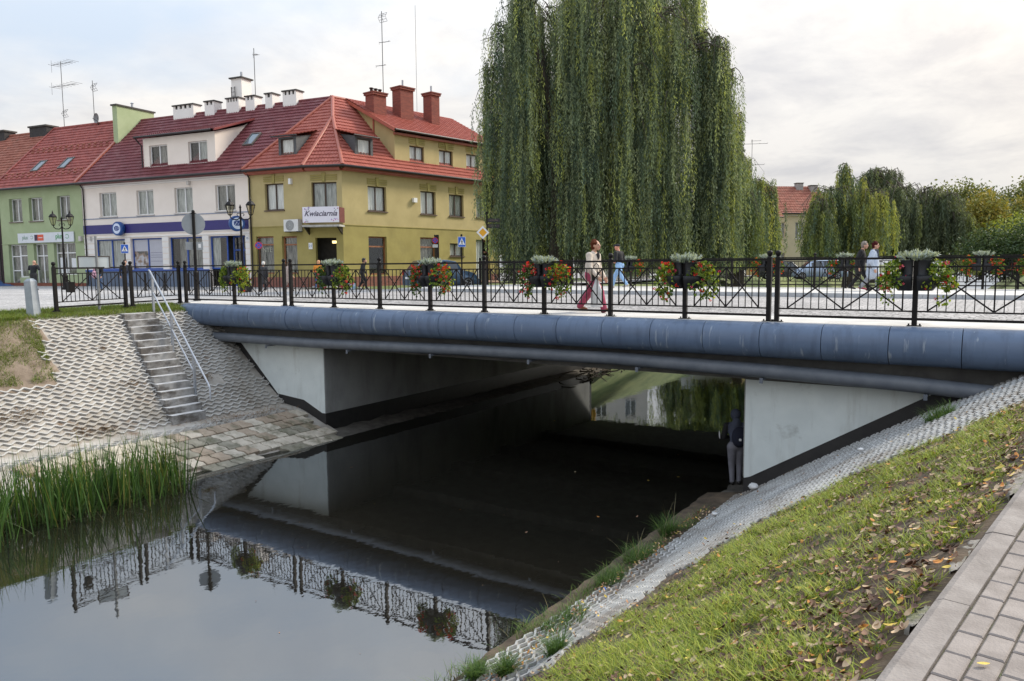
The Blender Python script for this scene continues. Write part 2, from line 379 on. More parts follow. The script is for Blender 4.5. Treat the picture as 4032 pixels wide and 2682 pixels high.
# ---- roads, square and land beyond the bridge
def zsq(x, y):
    """level of the square and streets on the left bank"""
    t = min(1, max(0, (-22-x)/10)); u = min(1, max(0, (y-15)/14))
    road = lerp_table([(10, 0.0), (16.4, 0.0), (17, -0.05), (24.8, 0.05), (33, 0.0)])(y)
    return road*(1-t)+(-0.02-0.13*u)*t
grid_sheet('square_paving', np.r_[np.linspace(-100, -40, 9), np.linspace(-36, -22.3, 12)], np.r_[np.linspace(-10, 12, 8), np.linspace(14.4, 36, 22), np.linspace(40, 120, 9)], lambda x, y: zsq(x, y)-0.012, SETTS)
grid_sheet('bridge_road', np.linspace(-22.28, 30, 27), [16.55, 17.5, 19, 21, 23, 24.95], lambda x, y: lerp_table([(16.4, -0.085), (21, 0.03), (24.95, 0.05)])(y), COBBLE)
def land_right(x, y):
    return 0.0 if y < 14 else 0.02+0.004*(y-14)
grid_sheet('right_land', np.r_[np.linspace(3.0, 40, 12), np.linspace(60, 400, 6)], np.r_[np.linspace(-10, 14.4, 6)], lambda x, y: max(path_z(y)-0.06, -0.6) if x < 12 else -0.2, TURF)
def far_left(x, y):
    base = -0.1-0.004*max(0, y-30)*0; e = -19.8
    if x <= e: return base
    return max(-4.6, base-(x-e)*0.72)
FARBANK = M('far_bank_grass', (0.07, 0.10, 0.022), 0.9, col2=(0.17, 0.19, 0.06), scale=1.1, bump=0.8, bscale=14)
grid_sheet('far_left_bank', np.r_[np.linspace(-36, -20, 5), np.linspace(-19.8, -13, 12)], np.linspace(30.9, 140, 40), lambda x, y: far_left(x, y)-0.02+jit(x*.5, y*.5, 0.03), FARBANK)
def far_right(x, y):
    e = 1.0
    if x >= e: return 0.02+0.012*(y-31)*0.5
    return max(-4.6, 0.02+0.006*(y-31)-(e-x)*0.72)
grid_sheet('far_right_bank', np.r_[np.linspace(-7, 1, 10), np.linspace(4, 60, 8), [120, 300]], np.linspace(30.9, 140, 40), lambda x, y: far_right(x, y)+jit(x*.5, y*.5, 0.03), FARBANK)
grid_sheet('ground', [-1500, -101, 301, 1500], [-1500, -11, 141, 2000], lambda x, y: -0.35 if True else 0, TURF) if False else None
def ground_ring():
    mb = MB()
    for x0, x1, y0, y1 in ((-1500, 1500, 138, 2500), (-1500, -99, -1500, 138), (299, 1500, -1500, 138)):
        mb.quad((x0, y0, -0.3), (x1, y0, -0.3), (x1, y1, -0.3), (x0, y1, -0.3))
    tag(mb.build('ground', TURF), kind='structure')
ground_ring()

# ---- lattice pavers --------------------------------------------------------
def lattice_block(name, wx, wy, ribs, waves, amp, rib, h, segs=12, mat=None):
    """open concrete paver: wavy ribs along x that meet and part to leave lens-shaped holes; origin at a corner"""
    mb = MB(); p = wy/ribs
    for k in range(ribs):
        sgn = 1 if k % 2 == 0 else -1; pts = []
        for i in range(segs+1):
            x = wx*i/segs; y = p*(k+0.5)+sgn*amp*math.cos(2*PI*waves*i/segs)
            pts.append((x, y))
        v = []; f = []
        for x, y in pts: v += [(x, y-rib/2, 0), (x, y-rib/2+0.006, h), (x, y+rib/2-0.006, h), (x, y+rib/2, 0)]
        for i in range(segs):
            a = 4*i; b = a+4; f += [(a, b, b+1, a+1), (a+1, b+1, b+2, a+2), (a+2, b+2, b+3, a+3)]
        f += [(0, 1, 2, 3), (4*segs+3, 4*segs+2, 4*segs+1, 4*segs)]
        mb.add(v, f)
    return mb.mesh(name, mat or PAVER)
def basis(o, ex, ey):
    ex = Vector(ex).normalized(); ey = Vector(ey); ey = (ey-ex*ey.dot(ex)).normalized(); ez = ex.cross(ey)
    m = Matrix((ex, ey, ez)).transposed().to_4x4(); m.translation = Vector(o); return m
BLK = lattice_block('paver_block', 0.524, 0.39, 3, 2, 0.034, 0.050, 0.07)
def lay_left():
    ex = (0, 1, 0); sl = Vector((-3.49, 0, 2.67)).normalized(); n = 0
    L = math.hypot(3.49, 2.67); rows = int(L/0.395)
    for r in range(rows):
        x = -17.75+sl.x*r*0.395; z = -2.86+sl.z*r*0.395
        off = 0.26*(r % 2)
        y = 7.0+off
        while y < 14.5:
            xm = x-0.15; ys = 13.06-0.239*(xm+21.23)          # right edge of the stair at this height
            keep = not (ys-0.93 < y and y+0.52 < ys-0.02)
            # the lattice stops at an earth patch on the left
            lim = 9.84-0.26*(xm+21.24) if xm < -19.35 else 6.9
            if xm < -19.3 and y+0.26 < lim+0.10*math.sin(r*2.1): keep = False
            if keep and random.random() > 0.012:
                m = basis((x, y, z-0.042), ex, sl)
                m = m @ Matrix.Rotation(random.uniform(-0.006, 0.006), 4, 'Z')
                o = link('paver_block', BLK, bank_left); o.matrix_local = m; n += 1
            y += 0.528
    # flat strip of lattice on the berm
    for k in range(15):
        m = basis((-16.98, 6.4+k*0.528, -2.975), ex, (-1, 0, 0.02)); o = link('paver_block', BLK, bank_left); o.matrix_local = m; n += 1
    return n
lay_left()
BLK2 = lattice_block('paver_slab', 0.56, 0.37, 4, 3, 0.022, 0.040, 0.07, mat=PAVER_G)
def right_upper(y):
    return float(np.interp(y, [2, 6.6, 7.4, 8.2, 9.0, 9.5, 10.2, 10.5, 11.0, 15], [-4.35, -4.15, -3.75, -3.5, -3.3, -3.0, -2.3, -1.2, 0.7, 1.0]))
def lay_right():
    ex = (0.0, 1, 0); n = 0
    y = 4.4
    while y < 14.4:
        ym = y+0.28; x = float(np.interp(ym, [6, 8, 10, 12, 14], [-5.0, -4.88, -4.66, -4.48, -4.42]))
        while x < min(right_upper(ym)-0.15, 0.9):
            z0 = zr(x, ym); z1 = zr(x+0.31, ym); d = Vector((0.31, 0, z1-z0)).normalized()
            if n < 296:
                m = basis((x, y+0.56, z0-0.055), (0, -1, 0), d) @ Matrix.Rotation(random.uniform(-0.01, 0.01), 4, 'Z')
                o = link('paver_block', BLK2, bank_right); o.matrix_local = m; n += 1
            x += d.x*0.375
        y += 0.567
    return n
lay_right()
# ---- z-shaped stones at the foot of the left bank
def z_stone(L=0.38, w=0.365, zig=0.10, g=0.011, h=0.09):
    """interlocking stone: its two long sides follow the same stepped line, so neighbours fit into one another"""
    side = [(g, 0), (L*0.34, 0), (L*0.64, zig), (L-g, zig)]
    pts = [(x, y+g) for x, y in side]+[(x, y+w-g) for x, y in reversed(side)]
    mb = MB(); n = len(pts); cx, cy = L/2, (w+zig)/2
    v = [(x, y, 0) for x, y in pts]+[(x, y, h-0.012) for x, y in pts]+[(cx+(x-cx)*0.95, cy+(y-cy)*0.95, h) for x, y in pts]
    mb.add(v, [tuple(range(2*n, 3*n))]+[(a*n+i, a*n+(i+1) % n, (a+1)*n+(i+1) % n, (a+1)*n+i) for a in (0, 1) for i in range(n)])
    return mb
def lay_stones():
    cols = [((0.37, 0.325, 0.26), (0.51, 0.455, 0.375)), ((0.26, 0.20, 0.145), (0.37, 0.295, 0.225)), ((0.17, 0.155, 0.115), (0.29, 0.265, 0.21))]
    meshes = []
    for i, (a, b) in enumerate(cols):
        mt = M('foot_stone_%s' % ('pale', 'brown', 'mossy')[i], a, 0.85, col2=b, scale=4, bump=0.5, bscale=26)
        stain(mt, (0.085, 0.085, 0.045), 2.4, 0.50, 0.66, amount=0.75)
        meshes.append(z_stone().mesh('foot_stone', mt))
    d = Vector((1.8, 0, -0.67)).normalized(); n = 0
    for r in range(5):
        for k in range(20):
            s = 0.02+r*0.385; x = -16.95+d.x*s; z = -2.985+d.z*s+random.uniform(-0.010, 0.010)
            y = 7.2+k*0.372+0.085*r+(0.16 if r % 2 else 0)
            if y > 14.35 or (r >= 4 and random.random() < 0.2): continue
            w = (0.62, 0.30, 0.08) if r < 2 else ((0.38, 0.40, 0.22) if r < 4 else (0.05, 0.25, 0.7))
            o = link('foot_stone', random.choices(meshes, w)[0], bank_left)
            m = basis((x, y, z), d, (0, 1, 0)) @ Matrix.Rotation(random.uniform(-0.02, 0.02), 4, 'Z') @ Matrix.Rotation(random.uniform(-0.02, 0.02), 4, 'X')
            o.matrix_local = m; n += 1
lay_stones()

# ---- stairs on the left bank
def make_stairs():
    st = M('stair_riser', (0.20, 0.19, 0.18), 0.85, col2=(0.36, 0.35, 0.34), scale=3.5, bump=0.3, bscale=40)
    stain(st, (0.075, 0.062, 0.052), 1.7, 0.47, 0.60, stretch=(1, 1, 2.0), amount=0.85)
    tr = M('stair_tread', (0.46, 0.45, 0.44), 0.85, col2=(0.60, 0.59, 0.58), scale=4, bump=0.3, bscale=40)
    t = thing('concrete_stairs', (-17.75, 11.7, -2.86), 'weathered concrete stairs down the paved left bank beside the metal handrail', 'stairs')
    n = 15; run = 3.47/n; rise = 2.63/n
    for i in range(n):
        x = -17.72-run*(i+1); z = -2.82+rise*i; yr = 13.06-0.239*(x+run/2+21.23)
        mb = MB(); e = 0.012
        dx = random.uniform(-0.008, 0.008); tw = random.uniform(-0.006, 0.006)
        v = [(0, -0.95, -0.25), (run+0.10, -0.95, -0.25), (run+0.10, 0, -0.25), (0, 0, -0.25)]
        v += [(0, -0.95, rise-e), (run+0.10, -0.95, rise-e), (run+0.10, 0, rise-e), (0, 0, rise-e)]
        v += [(0, -0.95+e, rise), (run+0.10-e, -0.95+e, rise), (run+0.10-e, -e, rise), (0, -e, rise)]
        mb.add(v, [(0, 1, 5, 4), (1, 2, 6, 5), (2, 3, 7, 6), (3, 0, 4, 7), (4, 5, 9, 8), (5, 6, 10, 9), (6, 7, 11, 10)]); mb.f.append([8, 9, 10, 11]); mb.m.append(1); mb.sm.append(False)
        o = mb.build('step', [st, tr], t, (x+17.75+dx-0.08, yr-11.7, z+2.86)); o.rotation_euler = (tw, 0, tw)
make_stairs()
def make_handrail():
    zn = M('galvanised_steel', (0.40, 0.42, 0.46), 0.45, var=0.12, scale=12, metal=0.5)
    t = thing('stair_handrail', (-21.22, 13.12, -0.17), 'galvanised steel handrail with two tubes running down beside the bank stairs', 'handrail')
    o = Vector((-21.22, 13.12, -0.17))
    def R(x, z): return tuple(Vector((x, 13.12-0.239*(x+21.22), z))-o)
    mb = MB(); mb.tube([R(-21.46, 1.03), R(-21.38, 1.0), R(-17.5, -1.93), R(-17.42, -2.02), R(-17.41, -2.32)], 0.026, 10); mb.build('top_rail', zn, t)
    mb = MB(); mb.tube([R(-21.22, 0.38), R(-18.4, -1.72)], 0.024, 8); mb.build('middle_rail', zn, t)
    for x, zt in ((-21.22, 0.87), (-19.86, -0.16), (-18.4, -1.26)):
        mb = MB(); zb = -2.86-0.765*(x+17.75); mb.box(-0.028, 0.028, -0.028, 0.028, zb-zt-0.25, 0.0); p = mb.build('post', zn, t); p.location = R(x, zt)
make_handrail()

# ---- lower brick path on the right with its kerb
def make_path():
    base = M('path_sand', (0.06, 0.052, 0.042), 0.95, col2=(0.13, 0.113, 0.092), scale=12, bump=0.4)
    stain(base, (0.10, 0.12, 0.05), 5, 0.56, 0.66, amount=0.7)
    d = Vector((0.163, 1, 0.045)).normalized(); c = Vector((1, -0.163, 0)).normalized(); nrm = c.cross(d)
    o0 = Vector((kerb_x(3.0), 3.0, path_z(3.0)))
    mb = MB(); a = o0+d*-2.6-nrm*0.012+c*0.10; b = o0+d*11-nrm*0.012+c*0.10
    mb.quad(tuple(a), tuple(a+c*3.2), tuple(b+c*3.2), tuple(b))
    path = tag(mb.build('footpath', base), kind='structure')
    bm_ = M('path_brick', (0.205, 0.175, 0.158), 0.8, col2=(0.29, 0.252, 0.23), scale=7, bump=0.25, bscale=90)
    stain(bm_, (0.15, 0.13, 0.117), 1.6, 0.5, 0.7, amount=0.6)
    km = M('path_kerb', (0.215, 0.187, 0.17), 0.85, col2=(0.29, 0.258, 0.237), scale=6, bump=0.3, bscale=70)
    stain(km, (0.14, 0.12, 0.105), 2.5, 0.52, 0.66, amount=0.7)
    def brick_mesh(l, w, h=0.05, ch=0.006):
        mb = MB(); x0, x1, y0, y1 = -w/2, w/2, -l/2, l/2
        v = [(x0, y0, -h), (x1, y0, -h), (x1, y1, -h), (x0, y1, -h), (x0, y0, -ch), (x1, y0, -ch), (x1, y1, -ch), (x0, y1, -ch),
             (x0+ch, y0+ch, 0), (x1-ch, y0+ch, 0), (x1-ch, y1-ch, 0), (x0+ch, y1-ch, 0)]
        mb.add(v, [(0, 1, 5, 4), (1, 2, 6, 5), (2, 3, 7, 6), (3, 0, 4, 7), (4, 5, 9, 8), (5, 6, 10, 9), (6, 7, 11, 10), (7, 4, 8, 11), (8, 9, 10, 11)])
        return mb
    full = brick_mesh(0.194, 0.094).mesh('brick', bm_); half = brick_mesh(0.094, 0.094).mesh('half_brick', bm_)
    def place(me, s, t, name):
        p = o0+d*s+c*t; m = basis(p, c, d) @ Matrix.Rotation(random.uniform(-0.012, 0.012), 4, 'Z') @ Matrix.Rotation(random.uniform(-0.008, 0.008), 4, 'X')
        m.translation = p+nrm*random.uniform(-0.002, 0.002)
        ob = link(name, me, path); ob.matrix_local = m
    n = 0
    for row in range(13):
        t = 0.155+0.05+row*0.102; s = -0.75+0.10*(row % 2)
        if row == 0:
            s = -0.70
        while s < 3.4-row*0.05:
            if row == 0 and -0.02 < s+0.04 < 0.18 and False: pass
            if n < 298 and s > -0.55+row*0.02 and (s < 3.2):
                if random.random() < 0.06:
                    place(half, s-0.05, t, 'brick'); place(half, s+0.052, t, 'brick'); n += 2
                else: place(full, s, t, 'brick'); n += 1
            s += 0.203
    for k in range(9):
        L_ = 0.994; r = 0.05
        prof = [(0.0, -0.25), (0.0, -0.04), (0.012, -0.014), (0.045, 0.003), (0.150, 0.003), (0.150, -0.25)]
        mb = MB(); rings = [[(x, y, z) for x, z in prof] for y in (-L_/2, L_/2)]
        mb.loft(rings, 0, True, False)
        ob = mb.build('kerbstone', km, path); p = o0+d*(-0.62+k*1.0)
        m = basis(p, c, d) @ Matrix.Rotation(random.uniform(-0.003, 0.003), 4, 'Z'); m.translation = p+nrm*random.uniform(0, 0.006); ob.matrix_local = m
    return path
path = make_path()
# ================================================================== the road bridge
def make_bridge():
    blue = M('edge_cladding', (0.088, 0.128, 0.205), 0.34, col2=(0.112, 0.158, 0.245), scale=2.0, bump=0.05, bscale=7, spec=0.42, stretch=(0.4, 1, 1))
    stain(blue, (0.036, 0.052, 0.088), 2.2, 0.50, 0.64, stretch=(2.4, 1, 0.35), amount=0.32)
    stain(blue, (0.42, 0.46, 0.50), 4.0, 0.60, 0.68, stretch=(2.6, 1, 0.22), off=(4, 0, 2), amount=0.45)
    pipem = M('service_pipe', (0.10, 0.115, 0.14), 0.45, col2=(0.14, 0.155, 0.18), scale=3, spec=0.4)
    dark = M('deck_concrete', (0.10, 0.10, 0.10), 0.9, col2=(0.15, 0.15, 0.145), scale=3, bump=0.2)
    tar = M('bitumen_paint', (0.014, 0.013, 0.014), 0.6, col2=(0.024, 0.022, 0.022), scale=4, bump=0.1)
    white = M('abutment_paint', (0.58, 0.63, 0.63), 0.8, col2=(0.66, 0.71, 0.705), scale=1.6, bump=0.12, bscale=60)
    side = M('abutment_paint_shaded', (0.30, 0.30, 0.295), 0.85, col2=(0.38, 0.38, 0.37), scale=1.2, bump=0.12, bscale=60)  # abutment paint with under-deck shade and weathering put into the colour
    stain(white, (0.36, 0.37, 0.35), 1.2, 0.54, 0.75, stretch=(2.2, 2.2, 0.28), amount=0.65)
    stain(white, (0.20, 0.20, 0.18), 2.2, 0.60, 0.76, stretch=(1, 1, 1), amount=0.5)
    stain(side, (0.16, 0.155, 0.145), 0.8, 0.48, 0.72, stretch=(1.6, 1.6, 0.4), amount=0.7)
    zinc = MAT['galvanised_steel']
    t = thing('road_bridge', (-10, 22.5, 0), 'low road bridge with blue grey rounded edge cladding over the dark river', 'bridge')
    O = Vector((-10, 22.5, 0))
    def F(x, y, z): return (x-O.x, y-O.y, z-O.z)
    mb = MB(F); mb.box(-21.9, 3.4, 14.88, 31.2, -1.15, -0.13); mb.build('deck', dark, t)
    for dz, y in ((0, 17.5), (0, 20.5), (0, 23.5), (0, 26.5)):
        mb = MB(F); mb.box(-16.0, -4.4, y, y+0.45, -1.42, -1.153); mb.build('girder', dark, t)
    # rounded edge cladding in segments about a metre long
    prof = [(14.84, -0.004), (14.46, -0.002), (14.36, -0.012), (14.27, -0.05), (14.20, -0.115), (14.16, -0.20), (14.145, -0.30), (14.15, -0.40), (14.18, -0.49), (14.24, -0.57), (14.33, -0.63), (14.45, -0.66), (14.84, -0.66)]
    def cyl(x0, x1, p, name, sc=1.0, rnd=False):
        mb = MB(F); rings = []
        yc, zc = 14.5, -0.33
        for x, k in ((x0, sc), (x1, sc)):
            rings.append([(x, yc+(y-yc)*k, zc+(z-zc)*k) for y, z in p])
        mb.loft(rings, 0, True, True); return mb.build(name, blue, t)
    edges = [-21.55, -20.45, -19.37, -18.30, -17.22]
    right = [-16.72+1.068*k for k in range(0, 19)]
    for a, b in zip(edges[:-1], edges[1:]): cyl(a+0.006, b-0.006, prof, 'edge_panel')
    cyl(-17.216, -16.724, prof, 'edge_collar', 1.035)
    for a, b in zip(right[:-1], right[1:]): cyl(a+0.006, b-0.006, prof, 'edge_panel', 1+random.uniform(-0.007, 0.007))
    mb = MB(F); mb.loft([[(x, 14.5+(y-14.5)*k, -0.33+(z+0.33)*k) for y, z in prof] for x, k in ((-21.555, 1.0), (-21.66, 0.93), (-21.72, 0.78))], 0, True, True); mb.build('end_cap', blue, t)
    # service pipe hung under the edge
    mb = MB(F); xs = [-21.3, -20.6, -16, -11, -7, -3.8, -1.4, 0.4]; zs = [-1.0, -0.985, -0.985, -0.90, -0.865, -0.92, -0.985, -1.08]
    mb.tube([(x, 14.50, z) for x, z in zip(xs, zs)], 0.135, 16); pp = mb.build('service_pipe', pipem, t)
    for x in (-17.8, -14.6, -11.8, -9.0, -6.4, -3.9, -1.2):
        z = float(np.interp(x, xs, zs)); mb = MB(F)
        mb.box(x-0.03, x+0.03, 14.36, 14.87, z-0.165, z-0.137); mb.box(x-0.03, x+0.03, 14.34, 14.36, z-0.22, z-0.12); mb.build('pipe_bracket', pipem, t)
    # abutments
    mb = MB(F); mb.box(-22.4, -16.05, 14.9, 31.0, -4.4, -1.153); ab = mb.build('abutment', tar, t)
    def skin(pts, off, name, par, m=None):
        mb = MB(F); mb.prism(pts, off); return mb.build(name, m or white, par)
    skin([(-19.62, 14.9, -1.16), (-16.06, 14.9, -1.16), (-16.06, 14.9, -3.0), (-16.18, 14.9, -3.0), (-16.91, 14.9, -2.69), (-18.02, 14.9, -2.60)], (0, -0.012, 0), 'painted_face', ab)
    skin([(-16.05, 14.9, -1.16), (-16.05, 30.8, -1.16), (-16.05, 30.8, -2.95), (-16.05, 14.9, -3.0)], (0.012, 0, 0), 'painted_side_shaded', ab, side)
    mb = MB(F); mb.box(-4.35, 4.5, 14.9, 31.0, -4.4, -1.153); ab = mb.build('abutment', tar, t)
    skin([(-4.34, 14.9, -1.16), (-1.10, 14.9, -1.16), (-4.22, 14.9, -3.08), (-4.34, 14.9, -3.12)], (0, -0.012, 0), 'painted_face', ab)
    skin([(-4.35, 14.9, -1.16), (-4.35, 30.8, -1.16), (-4.35, 30.8, -2.95), (-4.35, 14.9, -3.1)], (-0.012, 0, 0), 'painted_side_shaded', ab, side)
    # muddy ledge at the foot of both abutments
    ldg = M('ledge_mud', (0.05, 0.045, 0.04), 0.85, col2=(0.12, 0.11, 0.095), scale=4, bump=0.5)
    tag(grid_sheet('river_ledge', [-16.0, -15.7, -15.35, -15.1, -14.9], np.linspace(14.6, 34, 60), lambda x, y: -3.46-max(0, x+15.5)*0.35+jit(x*3, y*3, 0.02), ldg), kind='structure')
    tag(grid_sheet('river_ledge_stones', [-5.3, -5.05, -4.75, -4.5, -4.36], np.linspace(14.6, 31, 60), lambda x, y: -3.53-max(0, -4.95-x)*0.6+jit(x*3, y*3, 0.008), ldg), kind='structure')
make_bridge()

def make_pavements():
    mb = MB(); mb.box(-22.3, 30, 14.48, 16.40, -0.125, 0.0)
    near = tag(mb.build('near_pavement', SLAB), kind='structure')
    mb = MB(); mb.box(-22.28, 30, 25.12, 31.1, 0.0, 0.175)
    far = tag(mb.build('far_pavement', SLAB), kind='structure')
    def stones(par, y0, y1, z0, z1, x0, n):
        mb = MB(); mb.box(0.004, 0.996, 0, y1-y0, 0, z1-z0); me = mb.mesh('kerbstone', KERB)
        for k in range(n): link('kerbstone', me, par, (x0+k, y0+random.uniform(-0.006, 0.006), z0+random.uniform(-0.004, 0.003)))
    stones(near, 16.402, 16.55, -0.14, 0.004, -22.3, 30)
    stones(far, 24.97, 25.118, 0.02, 0.181, -22.28, 36)
make_pavements()

# ================================================================== railings
BLACK = M('black_iron', (0.008, 0.0065, 0.0065), 0.5, var=0.3, scale=14, bump=0.05, spec=0.22)
BAR = {}
def bar_mesh():
    if 'b' not in BAR:
        mb = MB(); mb.box(-0.0075, 0.0075, -0.0075, 0.0075, 0.25, 1.0); BAR['b'] = mb.mesh('bar', BLACK)
    return BAR['b']
def panel_mesh(L, bars=False):
    key = ('p', round(L, 2), bars)
    if key in BAR: return BAR[key]
    mb = MB(); g = 0.15
    mb.box(0, L, -0.014, 0.014, 0.99, 1.015); mb.box(0, L, -0.014, 0.014, 0.235, 0.262)
    for x in (g, L/2, L-g): mb.box(x-0.012, x+0.012, -0.011, 0.011, 0.262, 0.99)
    def diag(x0, z0, x1, z1, y):
        d = Vector((x1-x0, 0, z1-z0)).normalized(); n = Vector((-d.z, 0, d.x))*0.013
        pts = [(x0-n.x, y, z0-n.z), (x1-n.x, y, z1-n.z), (x1+n.x, y, z1+n.z), (x0+n.x, y, z0+n.z)]
        mb.prism(pts, (0, 0.008, 0))
    for a, b in ((g+0.012, L/2-0.012), (L/2+0.012, L-g-0.012)):
        diag(a, 0.27, b, 0.985, -0.012); diag(a, 0.985, b, 0.27, 0.004)
    if bars:
        for x in bar_xs(L): mb.box(x-0.0075, x+0.0075, -0.0075, 0.0075, 0.262, 0.99)
    BAR[key] = mb.mesh('panel', BLACK); return BAR[key]
def bar_xs(L):
    g = 0.15; h = L/2-g; n = max(4, round(h/0.128)); out = []
    for s in (g, L/2):
        out += [s+h*k/n for k in range(1, n)]
    return out
def post_meshes():
    if 'post' not in BAR:
        mb = MB(); mb.box(-0.04, 0.04, -0.04, 0.04, 0.0, 1.17); BAR['post'] = mb.mesh('post', BLACK)
        mb = MB(); mb.box(-0.04, 0.04, -0.04, 0.04, 0.0, 1.128); BAR['postlow'] = mb.mesh('post', BLACK)
        mb = MB(); mb.lathe([(0.045, 1.171), (0.05, 1.19), (0.036, 1.205), (0.03, 1.215), (0.036, 1.222), (0.05, 1.245), (0.054, 1.27), (0.048, 1.297), (0.03, 1.316), (0.001, 1.323)], n=14); BAR['ball'] = mb.mesh('ball_finial', BLACK)
        mb = MB(); mb.box(-0.11, 0.11, -0.06, 0.06, 0.0, 0.012)
        for sx in (-0.085, 0.085): mb.lathe([(0.014, 0.012), (0.014, 0.04), (0.001, 0.045)], (sx, 0, 0), 6)
        BAR['plate'] = mb.mesh('base_plate', BLACK)
def railing(p0, p1, posts, label, group, near=True):
    """posts: list of (distance along, has_ball)"""
    post_meshes()
    d = Vector(p1)-Vector(p0); L = d.length; a = math.atan2(d.y, d.x)
    t = thing('bridge_railing', p0, label, 'railing', group, a)
    t.rotation_euler = (0, -math.asin(d.z/L), a)
    mb = MB(); mb.box(posts[0][0], posts[-1][0], -0.032, 0.032, 1.13, 1.168); mb.build('handrail', BLACK, t)
    mb = MB(); mb.box(posts[0][0], posts[-1][0], -0.02, 0.02, 0.095, 0.138); mb.build('bottom_rail', BLACK, t)
    for x, ball in posts:
        p = link('post', BAR['post'] if ball else BAR['postlow'], t, (x, 0, 0))
        if ball: link('ball_finial', BAR['ball'], p)
        if near: link('base_plate', BAR['plate'], p)
    for (xa, _), (xb, _) in zip(posts[:-1], posts[1:]):
        l = xb-xa-0.08; pn = link('panel', panel_mesh(l, not near), t, (xa+0.04, 0, 0))
        if near:
            for x in bar_xs(l): link('bar', bar_mesh(), pn, (x, 0, 0))
    return t
G1 = 'black iron railings along the near edge'
railing((-21.38, 10.46, -0.05), (-21.73, 12.62, -0.03), [(0, True), (2.15, True)], 'short black railing set back along the bank behind the grey bollard', G1)
railing((-21.76, 12.80, -0.02), (-21.98, 14.52, 0.0), [(0, True), (1.70, True)], 'short black railing joining the bank railing to the bridge corner', G1)
railing((-21.86, 14.63, 0), (-17.2, 14.63, 0), [(0, True), (2.38, False), (4.60, True)], 'black bridge railing carrying the yellow green planter at the left end', G1)
railing((-16.99, 14.63, 0), (-3.85, 14.63, 0), [(0, True), (1.68, False), (3.34, True), (5.0, False), (6.62, True), (8.24, False), (9.86, True), (11.49, False), (13.12, True)], 'longest black bridge railing with four flower planters in mid bridge', G1)
railing((-3.72, 14.63, 0), (5.2, 14.63, 0), [(0, True), (2.28, False), (4.56, True), (6.84, False), (8.9, True)], 'black bridge railing with the biggest planter at the right edge', G1)
G2 = 'black iron railings along the far edge'
railing((-22.0, 30.7, 0.175), (-12.0, 30.7, 0.175), [(0, True), (2.0, False), (4.0, True), (6.0, False), (8.0, False), (9.95, True)], 'far side black railing below the big willow behind the man in blue jeans', G2, False)
railing((-11.6, 30.7, 0.175), (-3.0, 30.7, 0.175), [(0, True), (2.0, False), (3.4, False), (5.15, True), (6.25, False), (8.6, True)], 'far side black railing behind the couple walking together', G2, False)
railing((-2.9, 30.7, 0.175), (9.0, 30.7, 0.175), [(0, True), (1.9, False), (2.9, False), (5.0, True), (7.0, False), (9.0, True), (11.8, True)], 'far side black railing with pink flowers at the right edge', G2, False)

# ================================================================== planters
LEAF = leaf_mat('leaf')
POT = M('planter_plastic', (0.010, 0.0105, 0.013), 0.5, var=0.2, scale=8, spec=0.4)
def half_pot(side):
    mb = MB(); prof = [(0.225, 0.0), (0.245, 0.02), (0.34, 0.15), (0.355, 0.235), (0.34, 0.245), (0.215, 0.255), (0.175, 0.29), (0.20, 0.50), (0.205, 0.515), (0.19, 0.515)]
    a0 = -PI/2 if side > 0 else PI/2
    n = 12; rings = []
    for r, z in prof:
        rings.append([(side*0.045+r*0.97*math.cos(a0+PI*k/n), r*0.72*math.sin(a0+PI*k/n), z) for k in range(n+1)])
    mb.loft(rings, 0, True, True); return mb.mesh('pot', POT)
POTS = [half_pot(-1), half_pot(1)]
def silver_leaves(seed, rx=0.20, n=76, h=0.19):
    r = np.random.default_rng(seed)
    a = r.uniform(0, 2*PI, n); q = np.sqrt(r.uniform(0, 1, n))*rx
    c = np.c_[q*np.cos(a), q*np.sin(a)*0.7, np.full(n, 0.50)+r.uniform(-0.02, 0.03, n)]
    lean = q/rx*1.0
    d = unit(np.c_[np.cos(a)*lean+r.normal(0, .25, n), np.sin(a)*lean+r.normal(0, .25, n), np.full(n, 0.95)])
    s = unit(np.cross(d, r.normal(size=(n, 3)))); ln = r.uniform(0.6, 1.2, n)*h
    V = []; v, f = leaf_quads(c, d, s, ln, 0.040); V.append(v)
    for sg in (-1, 1):                                         # the cut lobes of each leaf
        for fr in (0.3, 0.5, 0.68):
            v2, _ = leaf_quads(c+d*(ln*fr)[:, None], unit(d*0.7+s*sg*0.8), np.cross(d, s), ln*0.36, 0.034); V.append(v2)
    v = np.concatenate(V); f = np.arange(len(v)).reshape(-1, 4)
    base = np.array([0.33, 0.38, 0.37]); t = base*r.uniform(0.75, 1.25, (len(v)//4, 1))
    return np_mesh('silver_leaves', v, f, LEAF, tint=np.repeat(t, 4, 0))
def foliage(seed, lobes, n, size, cols):
    r = np.random.default_rng(seed); V = []; T = []
    w = np.array([l[2] for l in lobes], float); w /= w.sum()
    for (c, rad, wt), k in zip(lobes, (w*n).astype(int)):
        d = unit(r.normal(size=(k, 3))); p = np.array(c)+d*np.array(rad)*(r.uniform(0.35, 1, (k, 1))**0.6)
        nd = unit(d*0.7+r.normal(0, .5, (k, 3))+np.array([0, 0, -0.35])); s = unit(np.cross(nd, r.normal(size=(k, 3))))
        v, f = leaf_quads(p, nd, s, r.uniform(0.7, 1.3, k)*size, r.uniform(0.8, 1.2, k)*size*0.95); V.append(v)
        ci = r.integers(0, len(cols), k); col = np.array(cols)[ci]*r.uniform(0.7, 1.3, (k, 1)); T.append(np.repeat(col, 4, 0))
    v = np.concatenate(V); return np_mesh('foliage', v, np.arange(len(v)).reshape(-1, 4), LEAF, tint=np.concatenate(T))
PETAL = leaf_mat('petal', 0.25, 0.6, (1.1, 0.9, 0.9))
